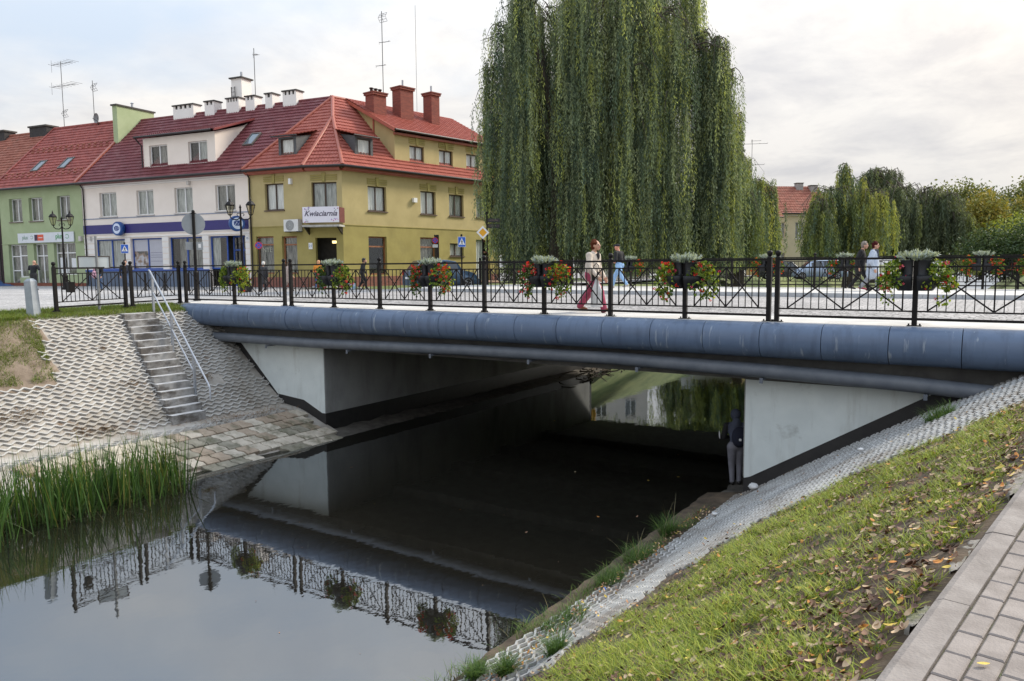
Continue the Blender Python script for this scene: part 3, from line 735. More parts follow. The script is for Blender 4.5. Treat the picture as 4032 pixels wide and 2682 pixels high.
def flowers(seed, lobes, heads, cols, size=0.034):
    r = np.random.default_rng(seed); V = []; T = []
    w = np.array([l[2] for l in lobes], float); w /= w.sum()
    for (c, rad, wt), k in zip(lobes, np.maximum(1, (w*heads).astype(int))):
        d = unit(r.normal(size=(k, 3))); hc = np.array(c)+d*np.array(rad)*r.uniform(0.85, 1.22, (k, 1))
        for h in hc:
            m = 16; dd = unit(r.normal(size=(m, 3))); s = unit(np.cross(dd, r.normal(size=(m, 3)))); sz = size*r.uniform(0.6, 1.2)
            v, f = leaf_quads(h+dd*sz*0.35, dd, s, sz, sz*0.9); V.append(v)
            col = np.array(cols[r.integers(0, len(cols))])*r.uniform(0.8, 1.15, (m, 1)); T.append(np.repeat(col, 4, 0))
    v = np.concatenate(V); return np_mesh('flowers', v, np.arange(len(v)).reshape(-1, 4), PETAL, tint=np.concatenate(T))
GREEN = [(0.10, 0.17, 0.03), (0.15, 0.23, 0.04), (0.06, 0.11, 0.025)]
LIME = [(0.26, 0.33, 0.03), (0.34, 0.38, 0.04), (0.16, 0.25, 0.04)]
DKGREEN = [(0.035, 0.075, 0.022), (0.06, 0.11, 0.03), (0.09, 0.13, 0.035)]
RED = [(0.75, 0.035, 0.02), (0.80, 0.06, 0.03), (0.70, 0.05, 0.06)]; PINK = [(0.72, 0.06, 0.14), (0.78, 0.16, 0.20), (0.70, 0.05, 0.05)]
ORANGE = [(0.82, 0.08, 0.025), (0.80, 0.13, 0.05)]
def planter(x, y, z, label, seed, gl, gr, fl, fr, wl=0.20, wr=0.22, drop=0.3, heads=46, size=0.062, leaves=520, sil=0.21, group='flower planters on the railing posts', name='flower_planter'):
    t = thing(name, (x, y, z), label, 'planter', group)
    for m in POTS: link('pot', m, t)
    L = [((-0.33, 0, 0.33), (wl, 0.20, 0.19), 1.0), ((-0.45, 0, 0.14), (wl*0.8, 0.16, drop*0.8), 0.55), ((-0.25, -0.18, 0.16), (0.14, 0.08, drop*0.6), 0.22), ((-0.40, -0.05, -0.12), (0.10, 0.08, 0.12), 0.08)]
    R_ = [((0.35, 0, 0.34), (wr, 0.20, 0.19), 1.0), ((0.48, 0, 0.13), (wr*0.8, 0.16, drop*0.8), 0.65), ((0.25, -0.18, 0.15), (0.14, 0.08, drop*0.6), 0.22), ((0.42, -0.05, -0.12), (0.10, 0.08, 0.12), 0.08)]
    for nm, me in (('foliage', foliage(seed, L, leaves, size, gl)), ('foliage', foliage(seed+1, R_, leaves, size, gr)), ('flowers', flowers(seed+2, L, heads//2, fl)), ('flowers', flowers(seed+3, R_, heads//2, fr)), ('silver_leaves', silver_leaves(seed+4, sil))):
        link(nm, me, t)['kind'] = 'stuff'
    return t
planter(-19.48, 14.63, 0.60, 'planter of lime green leaves with orange flowers on its right, leftmost on the bridge', 11, GREEN+LIME, LIME, LIME, ORANGE, 0.16, 0.26, 0.30, 40)
pl2 = planter(-15.31, 14.63, 0.60, 'planter of dark green leaves with small pink flowers in front of the shop door', 21, DKGREEN+GREEN, GREEN+LIME, PINK, PINK, 0.22, 0.20, 0.34, 30)
planter(-11.99, 14.63, 0.60, 'planter with a mass of red flowers in front of the parked car', 31, DKGREEN+GREEN, LIME+GREEN, RED, RED+ORANGE, 0.18, 0.26, 0.32, 84)
planter(-8.75, 14.63, 0.60, 'planter spilling red flowers beside the woman in the beige jacket', 41, GREEN+DKGREEN, LIME+GREEN, RED+PINK, RED, 0.22, 0.26, 0.40, 100)
planter(-5.50, 14.63, 0.60, 'planter with long trailing green stems and scattered red flowers right of the woman', 51, LIME+GREEN, LIME+GREEN, PINK+RED, RED+PINK, 0.22, 0.24, 0.44, 60)
planter(-1.45, 14.63, 0.60, 'large planter nearest the camera at the right with pale pink flowers', 61, GREEN+LIME, GREEN+LIME, PINK, PINK, 0.17, 0.17, 0.17, 34, 0.055, 560)
fp = planter(-5.37, 30.62, 0.80, 'far side planter of orange red flowers left of the walking couple', 71, GREEN, GREEN, ORANGE, ORANGE, 0.24, 0.2, 0.3, 80, group='planters on the far railing')
for x, lab in ((-13.99, 'far side planter of red flowers beside the man in blue jeans'), (-8.2, 'far side planter of red flowers behind the double railing post'), (-1.03, 'far side planter with pink flowers and silver leaves at the right'), (0.55, 'far side planter with pink flowers, rightmost of all')):
    c = copy_tree(fp); c.location = (x, 30.62, 0.80); c['label'] = lab; c.rotation_euler = (0, 0, PI*(x > -9))
# ================================================================== houses on the square
CLv, CRv = Vector((-37.516, 33.863, 0)), Vector((-35.407, 34.770, 0))
eL, nL = Vector((-0.98902, -0.14781, 0)), Vector((-0.14781, 0.98902, 0))
eR, nR = Vector((0.14090, 0.99002, 0)), Vector((-0.99002, 0.14090, 0))
eC, nC = Vector((-0.91867, -0.39501, 0)), Vector((-0.39501, 0.91867, 0))
UPZ = Vector((0, 0, 1))
def FR_(o, e, n, O):
    return lambda s, d, z: o+e*s+n*d+UPZ*z-O
WH_FR = M('white_window_frame', (0.78, 0.78, 0.78), 0.4, var=0.03)
BR_FR = M('brown_window_frame', (0.055, 0.030, 0.020), 0.45, var=0.2, scale=10)
BL_FR = M('blue_shop_frame', (0.02, 0.075, 0.33), 0.4, var=0.1)
SILL_W = M('stone_sill', (0.55, 0.52, 0.49), 0.7, var=0.08); SILL_B = M('brown_sill', (0.10, 0.065, 0.05), 0.6, var=0.15)
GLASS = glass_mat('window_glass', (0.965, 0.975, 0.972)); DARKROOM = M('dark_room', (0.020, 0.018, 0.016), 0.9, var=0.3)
def curtain_mat(name, a, b):
    m, nt, bs = new_mat(name); N = nt.nodes; L = nt.links
    g = N.new('ShaderNodeTexCoord').outputs['Object']
    mp = N.new('ShaderNodeMapping'); mp.inputs['Scale'].default_value = (5, 5, 0.5); L.new(g, mp.inputs[0])
    n = N.new('ShaderNodeTexNoise'); n.inputs['Scale'].default_value = 3.0; n.inputs['Detail'].default_value = 3; L.new(mp.outputs[0], n.inputs['Vector'])
    r = N.new('ShaderNodeValToRGB'); r.color_ramp.elements[0].position = 0.35; r.color_ramp.elements[1].position = 0.65
    r.color_ramp.elements[0].color = (*a, 1); r.color_ramp.elements[1].color = (*b, 1); L.new(n.outputs['Fac'], r.inputs[0]); L.new(r.outputs[0], bs.inputs['Base Color']); bs.inputs['Roughness'].default_value = 0.9
    MAT[name] = m; return m
CUR_W = curtain_mat('white_curtain', (0.66, 0.66, 0.64), (0.88, 0.88, 0.86)); CUR_G = curtain_mat('grey_curtain', (0.26, 0.27, 0.25), (0.60, 0.61, 0.58)); CUR_D = curtain_mat('dim_curtain', (0.08, 0.08, 0.072), (0.34, 0.33, 0.30))
GUT = M('dark_gutter', (0.018, 0.012, 0.012), 0.45, var=0.2)
def facade(mb, s0, s1, z0, z1, ops, depth=0.2, mi=0, dark=1, zsplit=None, mi2=0):
    xs = sorted({s0, s1, *[o[0] for o in ops], *[o[1] for o in ops]}); zs = sorted({z0, z1, *([zsplit] if zsplit else []), *[o[2] for o in ops], *[o[3] for o in ops]})
    xs = [x for x in xs if s0 <= x <= s1]; zs = [z for z in zs if z0 <= z <= z1]
    for a, b in zip(xs[:-1], xs[1:]):
        for c, d in zip(zs[:-1], zs[1:]):
            m = ((a+b)/2, (c+d)/2)
            if any(o[0] < m[0] < o[1] and o[2] < m[1] < o[3] for o in ops): continue
            mb.quad((a, 0, c), (b, 0, c), (b, 0, d), (a, 0, d), mi2 if zsplit and m[1] > zsplit else mi)
    for a, b, c, d in ops:
        k = mi2 if zsplit and (c+d)/2 > zsplit else mi
        mb.quad((a, 0, c), (a, depth, c), (a, depth, d), (a, 0, d), k); mb.quad((b, 0, c), (b, depth, c), (b, depth, d), (b, 0, d), k)
        mb.quad((a, 0, c), (b, 0, c), (b, depth, c), (a, depth, c), k); mb.quad((a, 0, d), (b, 0, d), (b, depth, d), (a, depth, d), k)
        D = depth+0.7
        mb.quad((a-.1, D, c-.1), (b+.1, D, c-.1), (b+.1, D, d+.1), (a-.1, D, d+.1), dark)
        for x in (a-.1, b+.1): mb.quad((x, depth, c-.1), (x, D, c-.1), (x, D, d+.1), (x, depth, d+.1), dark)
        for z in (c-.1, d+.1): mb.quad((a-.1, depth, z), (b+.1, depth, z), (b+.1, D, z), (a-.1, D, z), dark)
def window(F, par, s0, s1, z0, z1, fm, cur=None, sill=None, depth=0.2, cols=2, rows=(), fw=0.065, name='window', base=0.0, curw=(0, 1)):
    """frame is the part; panes, sill and curtain are its sub-parts.  depth: how far the frame sits behind the wall face"""
    d0, d1 = base+depth-0.07, base+depth-0.005; mb = MB(F); e = 0.002
    a, b, c, d = s0+e, s1-e, z0+e, z1-e
    mb.box(a, a+fw, d0, d1, c, d); mb.box(b-fw, b, d0, d1, c, d); mb.box(a+fw, b-fw, d0, d1, c, c+fw); mb.box(a+fw, b-fw, d0, d1, d-fw, d)
    xs = [a+fw]; zs = [c+fw]
    for k in range(1, cols):
        x = a+(b-a)*k/cols; mb.box(x-fw*0.6, x+fw*0.6, d0-0.004, d1, c+fw, d-fw); xs += [x-fw*0.6, x+fw*0.6]
    for r in rows:
        z = c+(d-c)*r; mb.box(a+fw, b-fw, d0-0.002, d1-0.002, z-fw*0.5, z+fw*0.5); zs += [z-fw*0.5, z+fw*0.5]
    xs.append(b-fw); zs.append(d-fw); o = mb.build(name, fm, par)
    for i in range(0, len(xs), 2):
        for j in range(0, len(zs), 2):
            mb = MB(F); mb.box(xs[i], xs[i+1], d0+0.025, d0+0.035, zs[j], zs[j+1]); mb.build('pane', GLASS, o)
    if cur:
        n = max(6, int((s1-s0)/0.09)); mb = MB(F); w = s1-s0; sa, sb = s0+w*curw[0], s0+w*curw[1]
        pts = [(sa+(sb-sa)*i/n, base+depth+0.035+0.02*math.sin(i*2.1)) for i in range(n+1)]
        for p, q in zip(pts[:-1], pts[1:]): mb.quad((p[0], p[1], z0), (q[0], q[1], z0), (q[0], q[1], z1), (p[0], p[1], z1))
        mb.build('curtain', cur, o, fix=False)
    if sill:
        mb = MB(F); mb.box(s0-0.06, s1+0.06, base-0.09, base+depth-0.07, z0-0.07, z0-0.002); mb.build('sill', sill, o)
    return o
def tile_mat(name, a, b, rough=0.5, weather=None):
    m = M(name, a, max(0.55, rough), col2=b, scale=2.5, bump=0.15, bscale=30, spec=0.18)
    if weather: stain(m, weather, 1.3, 0.5, 0.7, amount=0.6)
    return m
def roof_face(F, s0, s1, d0, d1, z0, slope, mat, parent, clips=(), row=0.37, col=0.22, wave=0.03, step=0.055, name='roof', sub=4):
    """pressed tile sheet: rows overlap like real tiles, columns are wavy.  clips: (point, normal) in F space, kept where n.(p-pt) <= 0"""
    L = (d1-d0)*math.sqrt(1+slope*slope); nr = max(1, int(math.ceil(L/row))); nc = max(1, int(math.ceil((s1-s0)/col)))*sub
    S = np.linspace(s0, s1, nc+1); T = []
    for r in range(nr): T += [(min(L, r*row), step), (min(L, (r+1)*row-0.004), 0.004)]
    t = np.array([a for a, _ in T]); h = np.array([b for _, b in T]); ci = 1/math.sqrt(1+slope*slope)
    w = wave*np.abs(np.cos(np.arange(nc+1)*PI/sub))**0.8
    SS, TT = np.meshgrid(S, t); HH = h[:, None]+w[None, :]
    D = d0+TT*ci-HH*slope*ci; Z = z0+TT*slope*ci+HH*ci
    V = np.array([F(a, b, c) for a, b, c in zip(SS.ravel(), D.ravel(), Z.ravel())])
    nx = nc+1; i = np.arange((len(t)-1)*nx).reshape(len(t)-1, nx)[:, :-1].ravel(); f = np.stack([i, i+1, i+nx+1, i+nx], 1)
    me = np_mesh(name, V, f, mat, smooth=False)
    if clips:
        bm = bmesh.new(); bm.from_mesh(me)
        for p, n in clips:
            bmesh.ops.bisect_plane(bm, geom=bm.verts[:]+bm.edges[:]+bm.faces[:], plane_co=p, plane_no=n, clear_outer=True)
        bm.to_mesh(me); bm.free()
    return link(name, me, parent)
def brick_mat(name, a, b, mortar, scale=1.0):
    m, nt, bs = new_mat(name); N = nt.nodes; L = nt.links
    g = N.new('ShaderNodeNewGeometry'); sp = N.new('ShaderNodeSeparateXYZ'); L.new(g.outputs['Position'], sp.inputs[0])
    ad = N.new('ShaderNodeMath'); L.new(sp.outputs[0], ad.inputs[0]); L.new(sp.outputs[1], ad.inputs[1])
    cb = N.new('ShaderNodeCombineXYZ'); L.new(ad.outputs[0], cb.inputs[0]); L.new(sp.outputs[2], cb.inputs[1])
    br = N.new('ShaderNodeTexBrick'); br.inputs['Scale'].default_value = scale; br.inputs['Brick Width'].default_value = 0.26; br.inputs['Row Height'].default_value = 0.075; br.inputs['Mortar Size'].default_value = 0.008
    br.inputs['Color1'].default_value = (*a, 1); br.inputs['Color2'].default_value = (*b, 1); br.inputs['Mortar'].default_value = (*mortar, 1); L.new(cb.outputs[0], br.inputs['Vector'])
    L.new(br.outputs['Color'], bs.inputs['Base Color']); bs.inputs['Roughness'].default_value = 0.85
    bp = N.new('ShaderNodeBump'); bp.inputs['Strength'].default_value = 0.4; bp.inputs['Distance'].default_value = 0.01; bp.invert = True; L.new(br.outputs['Fac'], bp.inputs['Height']); L.new(bp.outputs[0], bs.inputs['Normal'])
    MAT[name] = m; return m
ZE, SLP = 7.36, 0.955
def zroof(d): return ZE+SLP*(d+0.45)
MAROON = tile_mat('maroon_tiles', (0.135, 0.036, 0.042), (0.19, 0.057, 0.062), 0.42, (0.26, 0.13, 0.13))
ORANGE_T = tile_mat('orange_red_tiles', (0.30, 0.082, 0.062), (0.39, 0.125, 0.095), 0.42)
CLAY = tile_mat('clay_tiles', (0.25, 0.066, 0.057), (0.35, 0.105, 0.088), 0.6, (0.14, 0.045, 0.04))
OLDCLAY = tile_mat('old_clay_tiles', (0.24, 0.085, 0.06), (0.36, 0.15, 0.11), 0.8, (0.15, 0.10, 0.08))
TRIM = M('roof_trim', (0.35, 0.095, 0.06), 0.45, var=0.12); TRIM_M = M('maroon_trim', (0.20, 0.035, 0.035), 0.45, var=0.12)
REDBRICK = brick_mat('red_brick', (0.29, 0.075, 0.05), (0.20, 0.05, 0.036), (0.10, 0.05, 0.042)); PLINTHB = brick_mat('plinth_brick', (0.30, 0.10, 0.07), (0.20, 0.075, 0.055), (0.17, 0.12, 0.10))
CREAM = M('cream_render', (0.78, 0.70, 0.63), 0.9, col2=(0.83, 0.75, 0.68), scale=0.8, bump=0.1, bscale=60)
WHITE_R = M('white_render', (0.78, 0.75, 0.72), 0.9, col2=(0.83, 0.80, 0.77), scale=0.9, bump=0.1, bscale=60)
def shell(mb, s0, s1, z0, zt, dep, ridge_d, ridge_z, sides=(True, True), mi=0):
    """side and back walls that close the house behind its street front"""
    for s, on in ((s0, sides[0]), (s1, sides[1])):
        if on: mb.poly([(s, 0, z0), (s, dep, z0), (s, dep, zt), (s, ridge_d, ridge_z-0.08), (s, 0.0, zt)], mi)
    mb.quad((s0, dep, z0), (s1, dep, z0), (s1, dep, zt), (s0, dep, zt), mi)
def downpipe(F, par, s, z0, z1, d=-0.10, r=0.05):
    mb = MB(F); mb.tube([(s, -0.42, z1+0.12), (s, -0.30, z1-0.05), (s, d, z1-0.35), (s, d, z0+0.25), (s, d-0.06, z0+0.05)], r, 8); mb.build('downpipe', GUT, par)
def vent_chimney(F, par, s0, s1, d0, d1, z0, z1, mat, capm, slots=3, cap=0.07, name='chimney'):
    mb = MB(F); mb.box(s0, s1, d0, d1, z0, z1-0.24); w = (s1-s0)/(slots*2+1)
    for k in range(slots+1): mb.box(s0+2*k*w+0.002, s0+(2*k+1)*w, d0+0.002, d1-0.002, z1-0.24, z1)
    ch = mb.build(name, mat, par)
    mb = MB(F); mb.box(s0+0.06, s1-0.06, d0+0.10, d1-0.10, z1-0.24, z1-0.002); mb.build('flue_shadow', DARKROOM, ch)
    mb = MB(F); mb.box(s0-cap, s1+cap, d0-cap, d1+cap, z1, z1+0.09); mb.build('chimney_cap', capm, ch); return ch
CAPM = M('chimney_cap_concrete', (0.07, 0.065, 0.06), 0.9, var=0.25)
def skylight(F, par, s, d, w, l):
    """roof window lying on the slope, lower edge at distance d behind the wall"""
    ci = 1/math.sqrt(1+SLP*SLP)
    def G(x, t, h): return F(s+x, d+t*ci-h*SLP*ci, zroof(d)+t*SLP*ci+h*ci)
    mb = MB(G); e = 0.09
    mb.box(0, w, 0, e, 0.0, 0.16); mb.box(0, w, l-e, l, 0.0, 0.16); mb.box(0, e, e, l-e, 0.0, 0.16); mb.box(w-e, w, e, l-e, 0.0, 0.16)
    o = mb.build('skylight', M('skylight_frame', (0.10, 0.085, 0.075), 0.5, var=0.15), par)
    mb = MB(G); mb.box(e, w-e, e, l-e, 0.10, 0.125); mb.build('pane', M('skylight_glass', (0.10, 0.14, 0.17), 0.05, var=0.1, spec=1.0), o)

# ------------------------------------------------------------------ white house with the insurance office
def white_house():
    O = CLv+eL*20.9; F = FR_(CLv, eL, nL, O)
    t = thing('town_house', O, 'white town house with maroon roof and dark blue PZU sign band', 'house')
    up = [(17.24, 19.02, 4.90, 6.62), (13.51, 15.19, 4.90, 6.62), (9.78, 11.47, 4.90, 6.62), (5.97, 7.70, 4.90, 6.62)]
    shop = [(16.58, 19.75, 1.05, 3.26), (12.87, 16.02, 1.05, 3.26), (9.07, 12.23, 1.05, 3.26), (5.24, 8.46, -0.10, 3.26)]
    mb = MB(F); facade(mb, 4.83, 20.9, -0.25, 7.34, up+shop, 0.24); shell(mb, 4.83, 20.9, -0.25, 7.34, 10.4, 5.2, zroof(5.2))
    mb.build('wall', [CREAM, DARKROOM], t, fix=False)
    for i, (a, b, c, d) in enumerate(up): window(F, t, a, b, c, d, WH_FR, (CUR_G, CUR_G, CUR_G, CUR_D)[i], SILL_W, 0.24)
    window(F, t, *shop[0], BL_FR, CUR_G, None, 0.24, 2, (), 0.09, 'shop_window'); 
    w2 = window(F, t, *shop[1], BL_FR, None, None, 0.24, 2, (), 0.09, 'shop_window')
    window(F, t, *shop[2], BL_FR, CUR_D, None, 0.24, 2, (), 0.09, 'shop_window', curw=(0.0, 0.75))
    window(F, t, 6.95, 8.46, 1.05, 3.26, BL_FR, CUR_G, None, 0.24, 1, (), 0.10, 'shop_window', curw=(0.5, 1))
    window(F, t, 5.24, 6.93, -0.10, 3.26, BL_FR, None, None, 0.7, 2, (0.72,), 0.10, 'shop_door')
    # printed posters behind the second shop window
    pm, nt, b = new_mat('poster_print'); N = nt.nodes; L = nt.links
    g = N.new('ShaderNodeTexCoord').outputs['Object']; n = N.new('ShaderNodeTexNoise'); n.inputs['Scale'].default_value = 1.9; n.inputs['Detail'].default_value = 3; L.new(g, n.inputs['Vector'])
    r = N.new('ShaderNodeValToRGB'); e = r.color_ramp.elements; e[0].position = 0.40; e[0].color = (0.025, 0.02, 0.02, 1); e[1].position = 0.58; e[1].color = (0.62, 0.60, 0.68, 1); x = e.new(0.49); x.color = (0.30, 0.17, 0.11, 1)
    L.new(n.outputs['Fac'], r.inputs[0]); L.new(r.outputs[0], b.inputs['Base Color']); MAT['poster_print'] = pm
    lil = M('poster_lilac', (0.58, 0.57, 0.68), 0.7, var=0.03); ink = M('poster_ink', (0.22, 0.22, 0.34), 0.7, var=0.05)
    mb = MB(F); mb.box(14.55, 15.93, 0.21, 0.215, 2.35, 3.17); mb.box(12.95, 14.40, 0.21, 0.215, 1.13, 3.17); mb.build('poster', lil, w2)
    mb = MB(F); mb.box(14.55, 15.93, 0.21, 0.216, 1.13, 2.348); mb.build('poster_picture', pm, w2)
    mb = MB(F)
    for z, s in ((2.22, 12.5), (2.05, 0), (1.9, 0), (1.62, 0)): mb.box(13.05, 14.3, 0.204, 0.209, z, z+0.035)
    mb.build('poster_lines', ink, w2)
    # pilasters with grooves
    pil = [(19.75, 20.9), (16.02, 16.58), (12.23, 12.87), (8.46, 9.07), (4.83, 5.24)]
    for a, b in pil:
        z = 0.98 if a > 5 else 0.0
        while z < 3.3:
            h = min(0.37, 3.36-z); mb = MB(F); mb.box(a+0.02, b-0.02, -0.035, -0.001, z+0.02, z+h-0.02); mb.build('pilaster_block', WHITE_R, t); z += 0.40
    plin = M('blue_grey_plinth', (0.11, 0.145, 0.21), 0.55, var=0.12, scale=2)
    for k in range(22):
        a = 8.5+k*(12.4/22); mb = MB(F); mb.box(a+0.01, a+12.4/22-0.01, -0.05, -0.001, -0.2, 0.93); mb.build('plinth_panel', plin, t)
    mb = MB(F); mb.box(8.5, 20.9, -0.075, -0.001, 0.935, 1.045); mb.build('plinth_rail', BL_FR, t)
    band = M('navy_band', (0.030, 0.024, 0.155), 0.45, var=0.06)
    mb = MB(F); mb.box(4.9, 20.85, -0.07, -0.001, 3.66, 4.31); mb.build('sign_band', band, t)
    for z0, z1, m, dd in ((4.74, 4.80, M('blue_grey_line', (0.22, 0.26, 0.36), 0.7, var=0.1), 0.03), (3.36, 3.44, WHITE_R, 0.06), (3.60, 3.655, WHITE_R, 0.05), (7.0, 7.10, WHITE_R, 0.07), (7.12, 7.22, WHITE_R, 0.12)):
        mb = MB(F); mb.box(4.84, 20.88, -dd, -0.002, z0, z1); mb.build('cornice', m, t)
    # round light boxes with letters
    lb = M('lightbox_blue', (0.015, 0.075, 0.27), 0.35, var=0.08); lw = M('lightbox_white', (0.62, 0.70, 0.86), 0.4, var=0.03); lt = M('letter_blue', (0.02, 0.05, 0.22), 0.5, var=0.05)
    o0 = -eL; 
    for s, dd in ((16.8, 0.32), (5.2, 0.75)):
        ang = 0.05 if s > 10 else 1.10; ex = (Matrix.Rotation(ang, 3, 'Z') @ -eL); nn = (Matrix.Rotation(ang, 3, 'Z') @ -nL)
        c = F(s, -dd, 3.98)
        G = lambda x, y, z, c=c, ex=ex, nn=nn: c+ex*x+UPZ*y+nn*z
        mb = MB(G); R = 0.50; rings = []
        for z, r in ((-0.16, R*0.93), (-0.13, R), (0.10, R), (0.15, R*0.95)): rings.append([(r*math.cos(2*PI*k/32), r*math.sin(2*PI*k/32), z) for k in range(32)])
        mb.loft(rings, 0, True, True); box = mb.build('round_lightbox', lb, t)
        mb = MB(G); mb.loft([[(0.35*math.cos(2*PI*k/32), 0.37*math.sin(2*PI*k/32), z) for k in range(32)] for z in (0.151, 0.160)], 0, True, False); mb.build('light_disc', lw, box)
        for ch, px, sz in (('P', -0.16, 0.27), ('Z', 0.0, 0.42), ('U', 0.165, 0.27)):
            fix_text(ch, sz, lt, 'letter', box, frame4(G(px, 0, 0.164), ex, UPZ, nn), depth=0.003, bold=0.022)
        mb = MB(F); mb.box(s-0.04, s+0.04, -dd+0.05, -0.07, 3.94, 4.02); mb.build('sign_bracket', GUT, box)
    fix_text('Oddział', 0.30, lw, 'band_lettering', t, frame4(F(9.35, -0.074, 3.86), -eL, UPZ, -nL), depth=0.003, align='CENTER')
    fix_text('15', 0.2, lt, 'house_number', t, frame4(F(5.03, -0.055, 3.05), -eL, UPZ, -nL))
    mb = MB(F); mb.box(4.90, 5.16, -0.05, -0.036, 2.90, 3.20); mb.build('number_plate', WH_FR, t)
    for s in (9.9, 20.0):
        mb = MB(F); mb.box(s, s+0.18, -0.22, -0.002, 6.75 if s < 15 else 3.2, 7.0 if s < 15 else 3.5); mb.build('alarm_box', SILL_W, t)
    # roof
    def vclip(p, q, keep):
        """vertical clip plane through F points p,q keeping the side of point keep"""
        P = Vector(F(*p)); Q = Vector(F(*q)); K = Vector(F(*keep)); n = (Q-P).cross(UPZ).normalized()
        if n.dot(K-P) > 0: n = -n
        return (P, n)
    roof_face(F, 1.5, 20.95, -0.45, 5.2, ZE, SLP, MAROON, t, [vclip((4.83, -0.45, 0), (1.80, 5.2, 0), (10, 2, 0))])
    mb = MB(F); mb.quad((1.8, 5.2, zroof(5.2)), (20.95, 5.2, zroof(5.2)), (20.95, 10.7, zroof(-0.3)), (1.8, 10.7, zroof(-0.3))); mb.build('rear_roof', MAROON, t)
    mb = MB(F); mb.tube([(1.8, 5.2, zroof(5.2)+0.02), (20.95, 5.2, zroof(5.2)+0.02)], 0.11, 8); mb.build('ridge_cap', MAROON, t)
    mb = MB(F); mb.tube([(4.9, -0.52, ZE-0.02), (20.95, -0.52, ZE-0.02)], 0.085, 8); mb.build('gutter', GUT, t)
    mb = MB(F); mb.box(4.84, 20.95, -0.45, -0.005, 7.25, 7.335); mb.build('soffit', TRIM_M, t)
    mb = MB(F); p = [(20.95, -0.5, ZE+0.04), (20.95, 5.2, zroof(5.2)+0.06)]
    mb.prism([(20.82, -0.5, ZE+0.02), (20.82, 5.2, zroof(5.2)+0.06), (20.82, 5.2, zroof(5.2)+0.20), (20.82, -0.5, ZE+0.16)], tuple(eL*0.24) if False else (0.26, 0, 0)); mb.build('verge_trim', TRIM, t)
    # wide dormer
    a, b, z0, z1, d = 8.0, 14.8, 8.0, 10.25, 0.45
    wins = [(12.45, 14.22, 8.25, 9.72), (8.72, 10.46, 8.25, 9.72)]
    mb = MB(lambda s, dd, z: F(s, dd+d, z)); facade(mb, a, b, z0, z1, wins, 0.22)
    for s in (a, b): mb.poly([(s, 0, z0), (s, 0, z1), (s, 2.6, z1+0.75), (s, 3.2, zroof(3.8)-0.1)], 0)
    dm = mb.build('dormer', [CREAM, DARKROOM], t, fix=False)
    for w in wins: window(F, t, *w, WH_FR, CUR_D if w[0] > 11 else CUR_G, SILL_W, 0.22, base=d, name='dormer_window', curw=(0, 0.6))
    roof_face(F, a-0.35, b+0.35, d-0.35, 3.9, z1+0.06, 0.30, MAROON, t, name='dormer_roof')
    mb = MB(F); mb.tube([(a-0.1, d-0.42, z1+0.05), (b+0.4, d-0.42, z1+0.05)], 0.07, 8); mb.build('dormer_gutter', GUT, t)
    mb = MB(F); mb.tube([(b+0.28, d-0.42, z1), (b+0.24, d-0.2, z1-0.25), (b+0.06, d-0.08, z1-0.5), (b+0.05, d-0.08, z0+0.2)], 0.05, 8); mb.build('downpipe', GUT, t)
    mb = MB(F); mb.prism([(a-0.36, d-0.36, z1-0.02), (a-0.36, 3.9, z1+1.28), (a-0.36, 3.9, z1+1.42), (a-0.36, d-0.36, z1+0.14)], (0.12, 0, 0)); mb.build('dormer_verge', TRIM_M, t)
    # chimneys along the ridge
    for s0, s1, z, n in ((14.5, 16.6, 13.42, 4), (12.4, 13.35, 13.45, 2), (10.0, 11.2, 13.46, 4), (8.5, 9.35, 13.44, 2), (6.85, 7.5, 13.45, 1), (4.7, 5.9, 13.46, 3)):
        vent_chimney(F, t, s0, s1, 4.85, 5.6, 12.2, z, WHITE_R, CAPM, n)
    mb = MB(F); mb.box(10.75, 11.75, 6.0, 7.0, 11.0, 15.2); ch = mb.build('tall_chimney', WHITE_R, t)
    mb = MB(F); mb.box(10.62, 11.88, 5.87, 7.13, 15.2, 15.3); mb.build('chimney_cap', CAPM, ch)
    mb = MB(F); mb.tube([(11.1, 6.4, 15.3), (11.1, 6.4, 15.75)], 0.09, 8); mb.build('flue', MAT['galvanised_steel'], ch)
    mb = MB(F)
    for s in (11.3, 11.65): mb.box(s-0.02, s+0.02, 5.86, 5.90, 12.2, 14.6)
    for k in range(8): mb.box(11.32, 11.63, 5.87, 5.89, 12.4+k*0.3, 12.43+k*0.3)
    mb.build('ladder', GUT, ch)
    skylight(F, t, 5.75, 1.55, 0.85, 1.35)
    downpipe(F, t, 20.62, -0.15, 7.3)
    return t
white_house()

